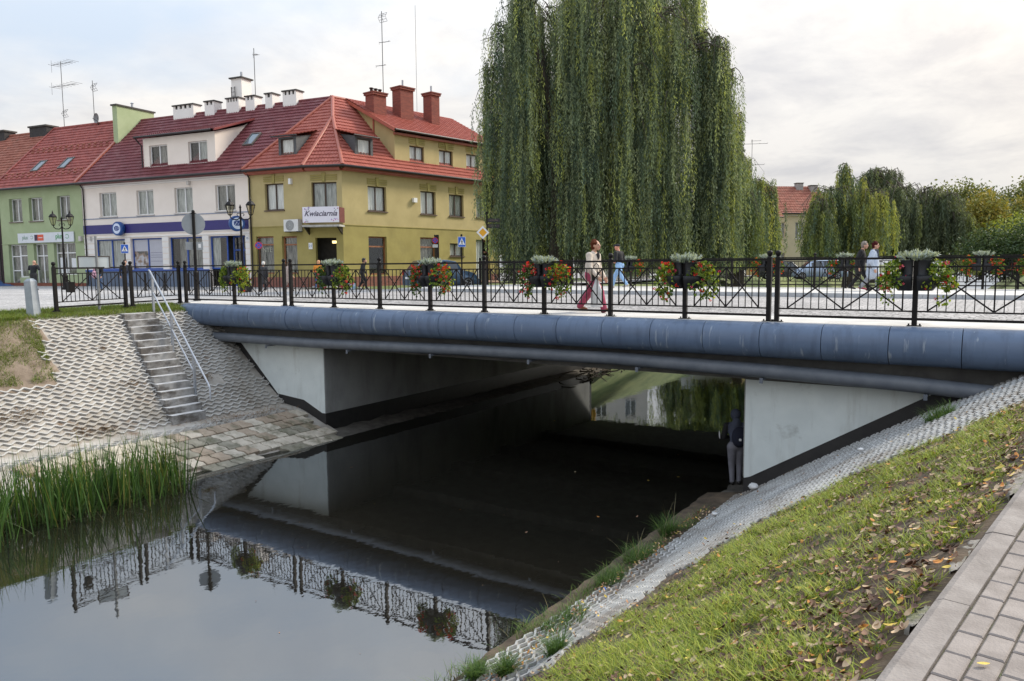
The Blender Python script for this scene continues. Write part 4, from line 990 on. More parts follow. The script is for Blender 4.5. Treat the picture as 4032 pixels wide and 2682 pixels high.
# ------------------------------------------------------------------ olive yellow corner house
def corner_house():
    O = CRv.copy(); FL = FR_(CLv, eL, nL, O); FC = FR_(CRv, eC, nC, O); FRr = FR_(CRv, eR, nR, O)
    t = thing('corner_house', O, 'olive yellow corner house with orange red hipped roof and flower shop sign', 'house')
    up = M('mustard_render', (0.43, 0.35, 0.165), 0.9, col2=(0.49, 0.40, 0.195), scale=0.9, bump=0.3, bscale=40)
    lowm = M('olive_render', (0.315, 0.262, 0.088), 0.9, col2=(0.375, 0.315, 0.11), scale=0.9, bump=0.4, bscale=40)
    stain(up, (0.36, 0.30, 0.15), 0.6, 0.5, 0.72, stretch=(1.5, 1.5, 0.4), amount=0.5)
    stain(lowm, (0.22, 0.185, 0.07), 0.7, 0.5, 0.7, amount=0.5)
    mats = [lowm, DARKROOM, up]
    Lops = [(1.90, 3.44, 4.79, 6.47), (2.86, 4.32, 0.70, 3.14), (0.95, 2.17, 0.70, 3.10)]
    Cops = [(0.35, 2.02, 4.05, 6.40), (0.46, 1.86, -0.12, 2.96)]
    Rops = [(2.0, 3.52, 4.71, 6.30), (6.51, 7.93, 4.71, 6.28), (9.22, 10.68, 4.69, 6.23), (12.0, 13.41, 4.71, 6.20), (1.97, 3.46, 0.60, 3.08), (6.41, 7.90, 0.60, 3.12), (9.24, 10.63, 1.84, 2.76), (11.93, 13.44, 0.05, 3.08)]
    mb = MB(FL); facade(mb, 0, 4.83, -0.25, 7.3, Lops, 0.26, 0, 1, 3.74, 2); mb.build('left_wall', mats, t, fix=False)
    mb = MB(FC); facade(mb, 0, 2.296, -0.25, 7.3, Cops, 0.28, 0, 1, 3.74, 2); mb.build('corner_wall', mats, t, fix=False)
    mb = MB(FRr); facade(mb, 0, 14.5, -0.25, 7.3, Rops, 0.26, 0, 1, 3.74, 2)
    mb.poly([(14.5, 0, -0.25), (14.5, 10.4, -0.25), (14.5, 10.4, 7.3), (14.5, 5.2, zroof(5.2)), (14.5, 0, 7.3)], 2); mb.build('right_wall', mats, t, fix=False)
    # plinth of small bricks, string course, cornice
    for F, a, b, skip in ((FL, 0.05, 4.83, []), (FC, 0.0, 2.296, [(0.46, 1.86)]), (FRr, 0.0, 14.5, [(11.93, 13.44)])):
        cuts = [a]; 
        for p, q in skip: cuts += [p, q]
        cuts.append(b)
        for i in range(0, len(cuts), 2):
            mb = MB(F); mb.box(cuts[i], cuts[i+1], -0.045, -0.002, -0.25, 0.50); mb.build('brick_plinth', PLINTHB, t)
        mb = MB(F); mb.box(a, b, -0.03, -0.001, 3.72, 3.77); mb.build('string_course', lowm, t)
        mb = MB(F); mb.box(a-0.0, b, -0.26, -0.002, 7.08, 7.22); mb.box(a, b, -0.36, -0.26, 7.14, 7.34); mb.build('cornice', TRIM, t)
    def orn(F, s0, s1, z):
        mb = MB(F); c = (s0+s1)/2
        for k in range(3): mb.box(s0-0.05, c-0.12, -0.05, -0.002, z+0.12+k*0.13, z+0.20+k*0.13); mb.box(c+0.12, s1+0.05, -0.05, -0.002, z+0.12+k*0.13, z+0.20+k*0.13)
        mb.prism([(c-0.09, -0.09, z+0.02), (c+0.09, -0.09, z+0.02), (c+0.13, -0.09, z+0.56), (c-0.13, -0.09, z+0.56)], (0, 0, 0) if False else (0, 0.087, 0)); mb.build('lintel_ornament', lowm, t)
    for o in Lops[:1]: orn(FL, *o[:2], o[3])
    orn(FC, *Cops[0][:2], Cops[0][3])
    for o in Rops[:4]: orn(FRr, *o[:2], o[3])
    CURW = (CUR_W, CUR_W, CUR_G, CUR_G)
    window(FL, t, *Lops[0], BR_FR, CUR_W, SILL_B, 0.26)
    for i in range(4): window(FRr, t, *Rops[i], BR_FR, CURW[i], SILL_B, 0.26)
    wood = M('shop_wood', (0.30, 0.12, 0.055), 0.5, var=0.2, scale=8)
    for o in Lops[1:]: window(FL, t, *o, wood, CUR_D, None, 0.26, 1, (0.78,), 0.09, 'shop_window')
    for o in Rops[4:6]: window(FRr, t, *o, wood, CUR_D if o[0] > 3 else None, None, 0.26, 1, (0.74,), 0.09, 'shop_window')
    window(FRr, t, *Rops[6], BR_FR, CUR_W, SILL_B, 0.26)
    window(FC, t, *Cops[0], BR_FR, CUR_G, None, 0.28, 2, (), 0.07, 'balcony_door')
    window(FRr, t, 11.93, 12.75, 0.05, 3.08, M('pale_door_glass', (0.30, 0.36, 0.30), 0.3, var=0.1), CUR_W, None, 0.22, 1, (), 0.08, 'side_light')
    window(FRr, t, 12.77, 13.44, 0.05, 3.08, M('red_brown_door', (0.12, 0.03, 0.018), 0.5, var=0.2), None, None, 0.26, 1, (0.35, 0.7), 0.12, 'house_door')
    fix_text('NTE', 0.42, M('window_lettering', (0.42, 0.42, 0.34), 0.6, var=0.1), 'window_lettering', t, frame4(FL(3.55, 0.17, 2.25), -eL, UPZ, -nL))
    # the open shop door with a lit lamp inside
    mb = MB(FC); mb.box(0.50, 0.95, 0.50, 0.62, 2.62, 2.78)
    lm, nt, b = new_mat('shop_lamp'); b.inputs['Emission Color'].default_value = (1, 0.75, 0.25, 1); b.inputs['Emission Strength'].default_value = 1.6; MAT['shop_lamp'] = lm
    mb.build('shop_lamp', lm, t)
    mb = MB(FC); mb.box(0.35, 1.97, -0.55, 0.0, -0.25, -0.06); mb.build('doorstep', CONC, t)
    mb = MB(FRr); mb.box(11.7, 13.6, -0.75, -0.05, -0.25, 0.05); mb.build('doorstep', M('pinkish_step', (0.42, 0.27, 0.21), 0.85, var=0.1), t)
    # balcony and sign
    mb = MB(FC); mb.box(-0.12, 2.34, -0.85, -0.002, 3.60, 3.72); mb.build('balcony_slab', CONC, t)
    mb = MB(FC)
    for s in (0.02, 2.2): mb.prism([(s, -0.75, 3.597), (s, -0.003, 3.597), (s, -0.003, 3.15)], (0.08, 0, 0))
    mb.build('balcony_bracket', GUT, t)
    sw = M('sign_white', (0.74, 0.72, 0.80), 0.5, var=0.02)
    mb = MB(FC); mb.box(-0.10, 2.28, -0.84, -0.81, 3.86, 4.82); sg = mb.build('shop_sign', sw, t)
    rail = M('balcony_side', (0.13, 0.03, 0.03), 0.6, var=0.15)
    for sa in (-0.13, 2.281): mb = MB(FC); mb.box(sa, sa+0.03, -0.80, -0.003, 3.86, 4.78); mb.build('balcony_side', rail, t)
    ink = M('sign_ink', (0.10, 0.09, 0.13), 0.6, var=0.05)
    fix_text('Kwiaciarnia', 0.46, ink, 'sign_lettering', sg, frame4(FC(1.10, -0.845, 4.40), -eC, UPZ, -nC), shear=0.38, depth=0.002, bold=0.010)
    fix_text('W. Oleszewska', 0.13, M('sign_grey', (0.35, 0.33, 0.36), 0.6, var=0.05), 'sign_small_lettering', sg, frame4(FC(1.05, -0.845, 4.10), -eC, UPZ, -nC), depth=0.002) if False else None
    mb = MB(FC)
    rr = random.Random(3)
    for cx, cz in ((2.12, 4.65), (0.08, 4.67), (2.05, 4.0), (0.1, 4.03), (1.9, 4.68), (0.3, 4.0)):
        for k in range(6):
            a = rr.uniform(0, 2*PI); q = rr.uniform(0.02, 0.13); x, z = cx+q*math.cos(a), cz+q*math.sin(a); s = rr.uniform(0.02, 0.045)
            mb.add([(x+s*math.cos(2*PI*j/6), -0.8425-0.0004*k, z+s*math.sin(2*PI*j/6)) for j in range(6)], [tuple(range(6))], rr.randint(0, 2))
    mb.build('sign_flowers', [M('print_pink', (0.62, 0.22, 0.36), 0.6, var=0.1), M('print_violet', (0.36, 0.26, 0.52), 0.6, var=0.1), M('print_green', (0.28, 0.38, 0.34), 0.6, var=0.1)], sg, fix=False)
    # roof planes: the surface is the lowest of the three slopes
    def cl(na, oa, nb, ob):      # keep where distance behind front a <= distance behind front b
        n = Vector(na)-Vector(nb); k = (Vector(ob)).dot(Vector(nb))-(Vector(oa)).dot(Vector(na))
        n3 = Vector((n.x, n.y, 0)); p = n3*(-k/n3.length_squared)
        return (p-Vector((O.x, O.y, 0)), n3.normalized())
    LC = cl(nL, CLv, nC, CRv); LR = cl(nL, CLv, nR, CRv); CL_ = cl(nC, CRv, nL, CLv); CR_ = cl(nC, CRv, nR, CRv); RC = cl(nR, CRv, nC, CRv); RL = cl(nR, CRv, nL, CLv)
    P = FL(4.83, -0.45, 0); Q = FL(1.80, 5.2, 0); n = (Q-P).cross(UPZ).normalized(); n = n if n.dot(FL(10, 2, 0)-P) > 0 else -n
    roof_face(FL, -1.5, 4.9, -0.45, 5.2, ZE, SLP, ORANGE_T, t, [LC, LR, (P, n)])
    roof_face(FC, -1.6, 4.2, -0.45, 5.6, ZE, SLP, ORANGE_T, t, [CL_, CR_])
    roof_face(FRr, -1.5, 14.7, -0.45, 5.2, ZE, SLP, ORANGE_T, t, [RC, RL])
    mb = MB(FRr); mb.quad((3.1, 5.2, zroof(5.2)), (14.7, 5.2, zroof(5.2)), (14.7, 10.7, zroof(-0.3)), (3.1, 10.7, zroof(-0.3))); mb.build('rear_roof', ORANGE_T, t)
    # ridge, hips (computed as the lines where two slopes meet), gutters
    def meet(fa, na, oa, fb, nb, ob, d):
        A = np.array([[na.x, na.y], [nb.x, nb.y]]); bb = np.array([d+na.dot(oa), d+nb.dot(ob)]); x = np.linalg.solve(A, bb)
        return Vector((x[0], x[1], zroof(d)+0.05))-O
    apex = None
    for d in np.linspace(0, 4, 200):
        p = meet(0, nL, CLv, 0, nC, CRv, d); q = meet(0, nC, CRv, 0, nR, CRv, d)
        if (p-q).length < 0.06: apex = d; break
    apex = apex or 2.0
    for seq in ([meet(0, nL, CLv, 0, nC, CRv, d) for d in (-0.5, apex)], [meet(0, nC, CRv, 0, nR, CRv, d) for d in (-0.5, apex)], [meet(0, nL, CLv, 0, nR, CRv, d) for d in (apex, 5.2)]):
        mb = MB(); mb.tube([tuple(p) for p in seq], 0.13, 8); mb.build('hip_cap', TRIM, t)
    mb = MB(FRr); mb.tube([(3.1, 5.2, zroof(5.2)+0.03), (14.6, 5.2, zroof(5.2)+0.03)], 0.12, 8); mb.build('ridge_cap', TRIM, t)
    mb = MB(FL); mb.tube([(4.83, -0.5, ZE+0.06), (1.80, 5.2, zroof(5.2)+0.06)], 0.12, 6); mb.build('verge_trim', TRIM, t)
    g0 = FL(4.83, -0.54, ZE-0.03); g1 = meet(0, nL, CLv, 0, nC, CRv, -0.54); g2 = meet(0, nC, CRv, 0, nR, CRv, -0.54); g1.z = g2.z = ZE-0.03; g3 = FRr(14.6, -0.54, ZE-0.03)
    mb = MB(); mb.tube([tuple(g) for g in (g0, g1, g2, g3)], 0.085, 8); mb.build('gutter', GUT, t)
    # long dormer over the right front
    a, b, z0, z1, d = 4.65, 14.3, 8.0, 10.05, 0.40
    wins = [(5.95, 7.28, 8.22, 9.32), (8.70, 10.05, 8.22, 9.32), (11.42, 12.75, 8.22, 9.32)]
    mb = MB(lambda s, dd, z: FRr(s, dd+d, z)); facade(mb, a, b, z0, z1, wins, 0.22, 2)
    for s in (a, b): mb.poly([(s, 0, z0), (s, 0, z1), (s, 3.4, z1+1.75), (s, 4.2, zroof(4.8)-0.1)], 2)
    mb.build('long_dormer', mats, t, fix=False)
    for w in wins: window(FRr, t, *w, BR_FR, CUR_W, SILL_B, 0.22, base=d, name='dormer_window'); orn(lambda s, dd, z: FRr(s, dd+d, z), w[0], w[1], w[3]+0.02)
    roof_face(FRr, a-0.35, b+0.3, d-0.4, 5.2, z1+0.10, (zroof(5.2)-z1-0.10)/(5.0), ORANGE_T, t, name='dormer_roof')
    mb = MB(FRr); mb.tube([(a-0.3, d-0.47, z1+0.08), (b+0.3, d-0.47, z1+0.08)], 0.075, 8); mb.build('dormer_gutter', GUT, t)
    mb = MB(FRr); mb.box(a-0.1, b, d-0.22, d-0.003, z1-0.18, z1-0.04); mb.build('dormer_cornice', TRIM, t)
    mb = MB(FRr); k = (zroof(5.2)-z1-0.1)/5.0; mb.prism([(a-0.38, d-0.42, z1-0.05), (a-0.38, 5.1, z1-0.05+k*4.9), (a-0.38, 5.1, z1+0.2+k*4.9), (a-0.38, d-0.42, z1+0.2)], (0.10, 0, 0)); mb.build('dormer_verge', TRIM, t)
    # two small dormers with grey cheeks
    slate = M('slate_cladding', (0.09, 0.095, 0.10), 0.7, var=0.2, scale=9)
    for F, c in ((FL, 1.85), (FRr, 2.15)):
        dd = 0.45; zb, zt = 8.20, 9.42; w = 0.72
        mb = MB(lambda s, y, z: F(s, y+dd, z)); facade(mb, c-w, c+w, zb, zt, [(c-0.52, c+0.52, zb+0.10, zt-0.12)], 0.12)
        for s in (c-w, c+w): mb.poly([(s, 0, zb), (s, 0, zt), (s, 1.6, zt+0.30), (s, 1.2, zb+1.1)], 0)
        mb.build('small_dormer', [slate, DARKROOM], t, fix=False)
        window(F, t, c-0.52, c+0.52, zb+0.10, zt-0.12, BR_FR, CUR_W, None, 0.12, 1, (), 0.07, 'dormer_window', base=dd)
        roof_face(F, c-w-0.3, c+w+0.3, dd-0.3, 2.4, zt+0.02, 0.26, ORANGE_T, t, name='dormer_roof')
        mb = MB(F); mb.tube([(c-w-0.3, dd-0.34, zt), (c+w+0.3, dd-0.34, zt)], 0.05, 6); mb.build('dormer_gutter', GUT, t)
    # brick chimneys
    for s0, s1, z1, nf in ((4.75, 5.85, 13.0, 3), (7.15, 8.35, 13.75, 1), (10.1, 10.9, 13.8, 1)):
        mb = MB(FRr); mb.box(s0, s1, 2.6, 3.5, 10.4, z1); ch = mb.build('brick_chimney', REDBRICK, t)
        mb = MB(FRr); mb.box(s0-0.08, s1+0.08, 2.52, 3.58, z1-0.16, z1-0.02); mb.box(s0-0.12, s1+0.12, 2.48, 3.62, z1-0.018, z1+0.06); mb.build('chimney_cap', CAPM if False else REDBRICK, ch)
        for k in range(nf):
            x = s0+(s1-s0)*(k+0.5)/nf; mb = MB(FRr); mb.lathe([(0.10, z1+0.06), (0.10, z1+0.28), (0.16, z1+0.30), (0.14, z1+0.36), (0.001, z1+0.38)], (x, 3.05, 0), 10) if nf > 1 else mb.tube([(x, 3.05, z1+0.06), (x, 3.05, z1+0.6)], 0.07, 8)
            mb.build('flue', GUT if nf > 1 else MAT['galvanised_steel'], ch)
        mb = MB(FRr); mb.box(s0-0.15, s1+0.15, 2.45, 2.59, zroof(2.0), 10.75+0.42); mb.build('flashing', TRIM, ch)
    mb = MB(FRr); z = 10.12; k = (zroof(5.2)-z)/5.0
    mb.box(5.2, 6.1, 3.9, 4.0, z+k*3.8, z+k*3.8+0.1); 
    # wall fittings
    blu = M('plate_blue', (0.03, 0.16, 0.45), 0.5, var=0.05)
    for F, s, z, e_, n_, txt in ((FC, 2.18, 2.45, eC, nC, '21'), (FRr, 14.0, 2.4, -eR, nR, '11')):
        ex = -e_; mb = MB(F); mb.box(s-0.13, s+0.13, -0.04, -0.01, z-0.2, z+0.2); pl = mb.build('number_plate', WH_FR, t)
        fix_text(txt, 0.24, blu, 'number', pl, frame4(F(s, -0.043, z), ex, UPZ, -n_))
    mb = MB(FL); mb.box(1.15, 1.33, -0.2, -0.002, 6.35, 6.7); mb.build('alarm_box', WH_FR, t)
    mb = MB(FRr); mb.box(5.75, 6.05, -0.2, -0.002, 5.45, 5.75); mb.build('alarm_box', WH_FR, t)
    downpipe(FL, t, 4.62, -0.1, 7.25); downpipe(FRr, t, 14.3, -0.1, 7.25)
    # air conditioner on the left wall (hangs there, a thing of its own)
    ac = thing('air_conditioner', FL(1.0, -0.25, 3.36)+O, 'white air conditioning unit hanging on the olive wall left of the shop sign', 'air conditioner')
    G = FR_(CLv, eL, nL, ac.location); wp = M('appliance_white', (0.66, 0.66, 0.65), 0.5, var=0.04)
    mb = MB(G); mb.box(0.40, 1.55, -0.50, -0.12, 3.38, 4.12); mb.build('casing', wp, ac)
    H = lambda x, y, z: G(x, z, y)
    mb = MB(H); mb.loft([[(1.05+r*math.cos(2*PI*k/24), 3.75+r*math.sin(2*PI*k/24), z) for k in range(24)] for r, z in ((0.33, -0.502), (0.33, -0.515), (0.29, -0.518))], 0, True, False); fan = mb.build('fan_grille', M('grille_grey', (0.35, 0.36, 0.36), 0.5, var=0.1), ac)
    mb = MB(H)
    for r in (0.08, 0.15, 0.22, 0.28): mb.lathe([(r, -0.52), (r+0.012, -0.524)], (1.05, 3.75, 0), 20, smooth=False) if False else mb.loft([[(1.05+(r+q)*math.cos(2*PI*k/20), 3.75+(r+q)*math.sin(2*PI*k/20), -0.5185-0.003*(q > 0)) for k in range(20)] for q in (0, 0.015)], 0, False, False)
    mb.build('grille_rings', GUT, fan)
    mb = MB(G)
    for s in (0.5, 1.4): mb.box(s, s+0.04, -0.52, -0.002, 3.33, 3.378)
    mb.build('bracket', GUT, ac)
    return t
corner_house()

# ------------------------------------------------------------------ green house and the older one on the left
def green_house():
    O = CLv+eL*30.6; F = FR_(CLv, eL, nL, O)
    t = thing('town_house', O, 'pale green town house with red tiled roof above the phone shop', 'house')
    gm = M('green_render', (0.33, 0.395, 0.225), 0.9, col2=(0.38, 0.445, 0.265), scale=0.9, bump=0.12, bscale=50)
    up = [(27.86, 29.40, 4.83, 6.62), (25.40, 27.02, 4.83, 6.62), (22.24, 23.69, 4.83, 6.62)]
    gr = [(27.56, 29.84, -0.02, 3.08), (25.15, 26.78, -0.02, 3.10), (21.94, 24.41, 0.70, 3.13)]
    mb = MB(F); facade(mb, 20.93, 30.6, -0.25, 7.34, up+gr, 0.30); shell(mb, 20.93, 30.6, -0.25, 7.34, 10.4, 5.2, zroof(5.2)+0.2, (False, True))
    mb.build('wall', [gm, DARKROOM], t, fix=False)
    for i, w in enumerate(up): window(F, t, *w, WH_FR, CUR_D, M('brown_tile_sill', (0.17, 0.13, 0.11), 0.7, var=0.1), 0.30)
    window(F, t, 28.75, 29.84, -0.02, 3.08, WH_FR, CUR_D, None, 0.30, 1, (0.34, 0.70), 0.08, 'shop_door'); window(F, t, 27.56, 28.73, 0.5, 3.08, WH_FR, CUR_D, None, 0.30, 1, (0.66,), 0.08, 'shop_window')
    mb = MB(F); mb.box(27.58, 28.74, 0.06, 0.29, -0.05, 0.495); mb.build('window_breast', gm, t)
    window(F, t, *gr[1], WH_FR, CUR_D, None, 0.30, 2, (0.70,), 0.08, 'shop_door')
    wn = window(F, t, *gr[2], WH_FR, CUR_D, None, 0.30, 2, (0.68,), 0.08, 'shop_window')
    for a, b, z0, z1 in ((23.45, 24.05, 1.25, 2.0), (22.2, 22.75, 1.2, 1.95), (23.3, 24.0, 0.8, 1.15)): mb = MB(F); mb.box(a, b, 0.215, 0.22, z0, z1); mb.build('notice', M('notice_paper', (0.72, 0.73, 0.75), 0.8, var=0.08, scale=2), wn)
    mb = MB(F); mb.box(20.95, 30.58, -0.04, -0.002, -0.25, 0.08); mb.build('plinth', M('rust_plinth', (0.20, 0.065, 0.04), 0.8, var=0.15), t)
    mb = MB(F); mb.box(20.95, 30.58, -0.05, -0.002, 3.02+0.08, 3.145); mb.build('string_course', gm, t)
    sgm = M('sign_panel', (0.66, 0.69, 0.73), 0.5, var=0.03)
    mb = MB(F); mb.box(21.92, 28.43, -0.12, -0.06, 3.17, 3.92); sg = mb.build('shop_sign', sgm, t)
    g1 = M('sign_green', (0.06, 0.30, 0.10), 0.5, var=0.05); g2 = M('sign_grey_green', (0.22, 0.33, 0.27), 0.5, var=0.05); rd = M('sign_red', (0.68, 0.10, 0.05), 0.5, var=0.05)
    fix_text('plus', 0.42, g2, 'lettering', sg, frame4(F(27.55, -0.124, 3.58), -eL, UPZ, -nL), bold=0.008)
    fix_text('plus', 0.52, g1, 'lettering', sg, frame4(F(23.55, -0.124, 3.60), -eL, UPZ, -nL), bold=0.010)
    for s, r, m in ((26.75, 0.12, g2), (22.65, 0.16, g1)):
        mb = MB(F); k = 14
        pts = [[(s+(r+q)*math.cos(PI*(0.15+1.7*i/k)), -0.123, 3.58+(r+q)*0.8*math.sin(PI*(0.15+1.7*i/k))) for q in (0, 0.05)] for i in range(k+1)]
        for p, q in zip(pts[:-1], pts[1:]): mb.quad(p[0], p[1], q[1], q[0])
        mb.build('swirl_mark', m, sg, fix=False)
    mb = MB(F); mb.box(25.35, 26.05, -0.126, -0.121, 3.32, 3.78); mb.build('red_panel', rd, sg)
    mb = MB(F); mb.box(26.06, 26.42, -0.126, -0.121, 3.32, 3.78); mb.build('dark_panel', M('sign_dark', (0.05, 0.02, 0.06), 0.5, var=0.2), sg)
    mb = MB(F); mb.box(25.47, 25.93, -0.129, -0.1265, 3.52, 3.57); mb.build('red_panel_line', sgm, sg)
    roof_face(F, 20.97, 30.9, -0.45, 5.2, ZE, SLP+0.03, CLAY, t)
    mb = MB(F); mb.quad((20.97, 5.2, 12.9), (30.9, 5.2, 12.9), (30.9, 10.7, 7.6), (20.97, 10.7, 7.6)); mb.build('rear_roof', CLAY, t)
    mb = MB(F); mb.tube([(20.97, 5.2, 12.95), (30.9, 5.2, 12.95)], 0.12, 8); mb.build('ridge_cap', CLAY, t)
    mb = MB(F); mb.tube([(20.97, -0.52, ZE-0.02), (31.0, -0.52, ZE-0.02)], 0.085, 8); mb.build('gutter', GUT, t)
    mb = MB(F); mb.prism([(30.78, -0.5, ZE+0.02), (30.78, 5.2, 12.96), (30.78, 5.2, 13.08), (30.78, -0.5, ZE+0.14)], (0.18, 0, 0)); mb.build('verge_trim', CLAY, t)
    # snow guards: two rows of small brackets
    mb = MB(); ci = 1/math.sqrt(1+SLP**2); v = Vector((0.13, 0, 0))
    mb2 = MB(lambda s, h, z: eL*s+nL*(-h*SLP*ci+z*ci)+UPZ*(h*ci+z*SLP*ci)); mb2.box(-0.13, 0.13, 0.0, 0.12, 0, 0.10); sgm_ = mb2.mesh('snow_guard', MAT['old_clay_tiles'])
    for row in (0.45, 0.75, 2.75, 3.05):
        for k in range(14):
            s = 21.4+k*0.68+(0.34 if row in (0.75, 3.05) else 0)
            if row > 2 and 24.0 < s < 28.6 and False: continue
            link('snow_guard', sgm_, t, F(s, row, ZE+(SLP+0.03)*(row+0.45)+0.02))
    skylight(F, t, 27.1, 0.95, 0.85, 1.35); skylight(F, t, 23.95, 1.0, 0.85, 1.35)
    fw = thing('x', O, 'x', 'x'); bpy.data.objects.remove(fw)
    mb = MB(F); mb.box(20.45, 20.95, 3.0, 6.4, 9.8, 13.55); wl = mb.build('chimney', gm, t)
    mb = MB(F); mb.box(20.36, 21.04, 2.9, 6.5, 13.55, 13.66); mb.build('chimney_cap', CAPM, wl)
    mb = MB(F); mb.tube([(20.7, 4.6, 13.66), (20.7, 4.6, 14.0)], 0.08, 8); mb.lathe([(0.15, 14.0), (0.001, 14.1)], (20.7, 4.6, 0), 8); mb.build('flue', MAT['galvanised_steel'], wl)
    mb = MB(F); mb.box(20.96+0.1, 21.3, -0.2, -0.002, 3.2, 3.55); mb.build('alarm_box', SILL_W, t)
    return t
green_house()
def old_house():
    O = CLv+eL*44; F = FR_(CLv, eL, nL, O)
    t = thing('town_house', O, 'dark brick house at the left edge with weathered brown tiled roof', 'house')
    wm = brick_mat('dark_brick', (0.09, 0.05, 0.05), (0.06, 0.035, 0.04), (0.05, 0.04, 0.04))
    mb = MB(F); facade(mb, 30.66, 44, -0.25, 7.34, [(33, 34.5, 4.8, 6.6), (36.5, 38, 4.8, 6.6), (33, 35, 0.6, 3.0)], 0.25); shell(mb, 30.66, 44, -0.25, 7.34, 10.4, 5.2, 12.7)
    mb.build('wall', [wm, DARKROOM], t, fix=False)
    for w in ((33, 34.5, 4.8, 6.6), (36.5, 38, 4.8, 6.6), (33, 35, 0.6, 3.0)): window(F, t, *w, WH_FR, CUR_G, SILL_W, 0.25)
    roof_face(F, 30.95, 44.3, -0.45, 5.2, ZE, SLP, OLDCLAY, t)
    mb = MB(F); mb.quad((30.95, 5.2, 12.75), (44.3, 5.2, 12.75), (44.3, 10.7, 7.6), (30.95, 10.7, 7.6)); mb.build('rear_roof', OLDCLAY, t)
    mb = MB(F); mb.tube([(30.95, 5.2, 12.8), (44.3, 5.2, 12.8)], 0.12, 8); mb.build('ridge_cap', OLDCLAY, t)
    mb = MB(F); mb.tube([(31.0, -0.52, ZE-0.02), (44, -0.52, ZE-0.02)], 0.085, 8); mb.build('gutter', GUT, t)
    for s0, s1 in ((31.2, 33.4), (36.8, 38.2)):
        mb = MB(F); mb.box(s0, s1, 4.7, 5.7, 12.0, 13.15); ch = mb.build('chimney', brick_mat('sooty_brick', (0.03, 0.028, 0.03), (0.05, 0.045, 0.045), (0.04, 0.035, 0.035)) if 'sooty_brick' not in MAT else MAT['sooty_brick'], t)
        mb = MB(F); mb.box(s0-0.1, s1+0.1, 4.6, 5.8, 13.15, 13.28); mb.build('chimney_cap', CAPM, ch)
    downpipe(F, t, 30.8, -0.15, 7.3)
old_house()

# ------------------------------------------------------------------ aerials on the roofs
def aerial(p, h, arms, label, name='tv_antenna', grid=None):
    t = thing(name, p, label, 'antenna', 'aerials on the roofs'); m = MAT.get('aerial_metal') or M('aerial_metal', (0.10, 0.10, 0.105), 0.5, var=0.2, metal=0.3)
    mb = MB(); mb.tube([(0, 0, -0.6), (0, 0, h)], 0.014 if name == 'whip_antenna' else 0.028, 6); mb.build('mast', m, t)
    for z, l, n, el, off in arms:
        mb = MB(); mb.tube([(-l*0.5+off, 0, z+0.03*l), (l*0.5+off, 0, z-0.03*l)], 0.022, 5)
        for k in range(n):
            x = -l/2+off+l*k/(n-1); mb.tube([(x, 0, z-el), (x, 0, z+el)], 0.012, 4) if k in (0,) else mb.tube([(x, -el, z), (x, el, z)], 0.012, 4)
        mb.build('boom', m, t)
    if grid:
        mb = MB()
        for z in grid:
            for k in range(5): mb.tube([(-0.35, 0.1*abs(k-2), z-0.3+0.15*k), (0.35, 0.1*abs(k-2), z-0.3+0.15*k)], 0.014, 4)
            for x in (-0.35, 0, 0.35): mb.tube([(x, 0.2, z-0.3), (x, 0, z), (x, 0.2, z+0.3)], 0.014, 4)
        mb.build('grid_reflector', m, t)
    return t
def roofpt(s, d, fr=(CLv, eL, nL)): return fr[0]+fr[1]*s+fr[2]*d+UPZ*(zroof(min(d, 5.2)))
aerial(roofpt(29.6, 5.2), 5.6, [(5.4, 3.4, 8, 0.5, 0.2), (3.6, 3.9, 8, 0.5, 0.3)], 'tall aerial with two long booms above the old brown roof', grid=[1.4])
aerial(roofpt(26.0, 5.3), 3.7, [], 'curved grid aerial above the green house', grid=[3.2])
aerial(roofpt(9.9, 6.5)+UPZ*1.2, 3.4, [(2.9, 0.5, 4, 0.2, 0.15)], 'thin aerial beside the tall white chimney with the ladder')
aerial(roofpt(7.75, 5.2, (CRv, eR, nR)), 6.8, [(4.6, 1.0, 3, 0.1, 0.2), (3.0, 0.9, 3, 0.1, -0.2)], 'tall aerial mast behind the middle red brick chimney', grid=[6.4])
aerial(roofpt(11.0, 5.2, (CRv, eR, nR)), 8.0, [], 'hair thin whip aerial behind the right brick chimney', 'whip_antenna')
dish = thing('satellite_dish', roofpt(25.2, 5.0)+UPZ*0.2, 'grey satellite dish on the ridge of the green house', 'satellite dish')
mb = MB(lambda x, y, z: Vector((x, -z, y))); mb.lathe([(0.001, 0.0), (0.2, 0.03), (0.34, 0.1), (0.40, 0.16)], (0, 0.55, 0), 16); mb.build('reflector', M('dish_grey', (0.22, 0.22, 0.23), 0.6, var=0.1), dish)
mb = MB(); mb.tube([(0, 0, -0.3), (0, 0, 0.6)], 0.03, 6); mb.tube([(0, 0, 0.3), (0, -0.45, 0.5)], 0.02, 5); mb.build('mount', GUT, dish)
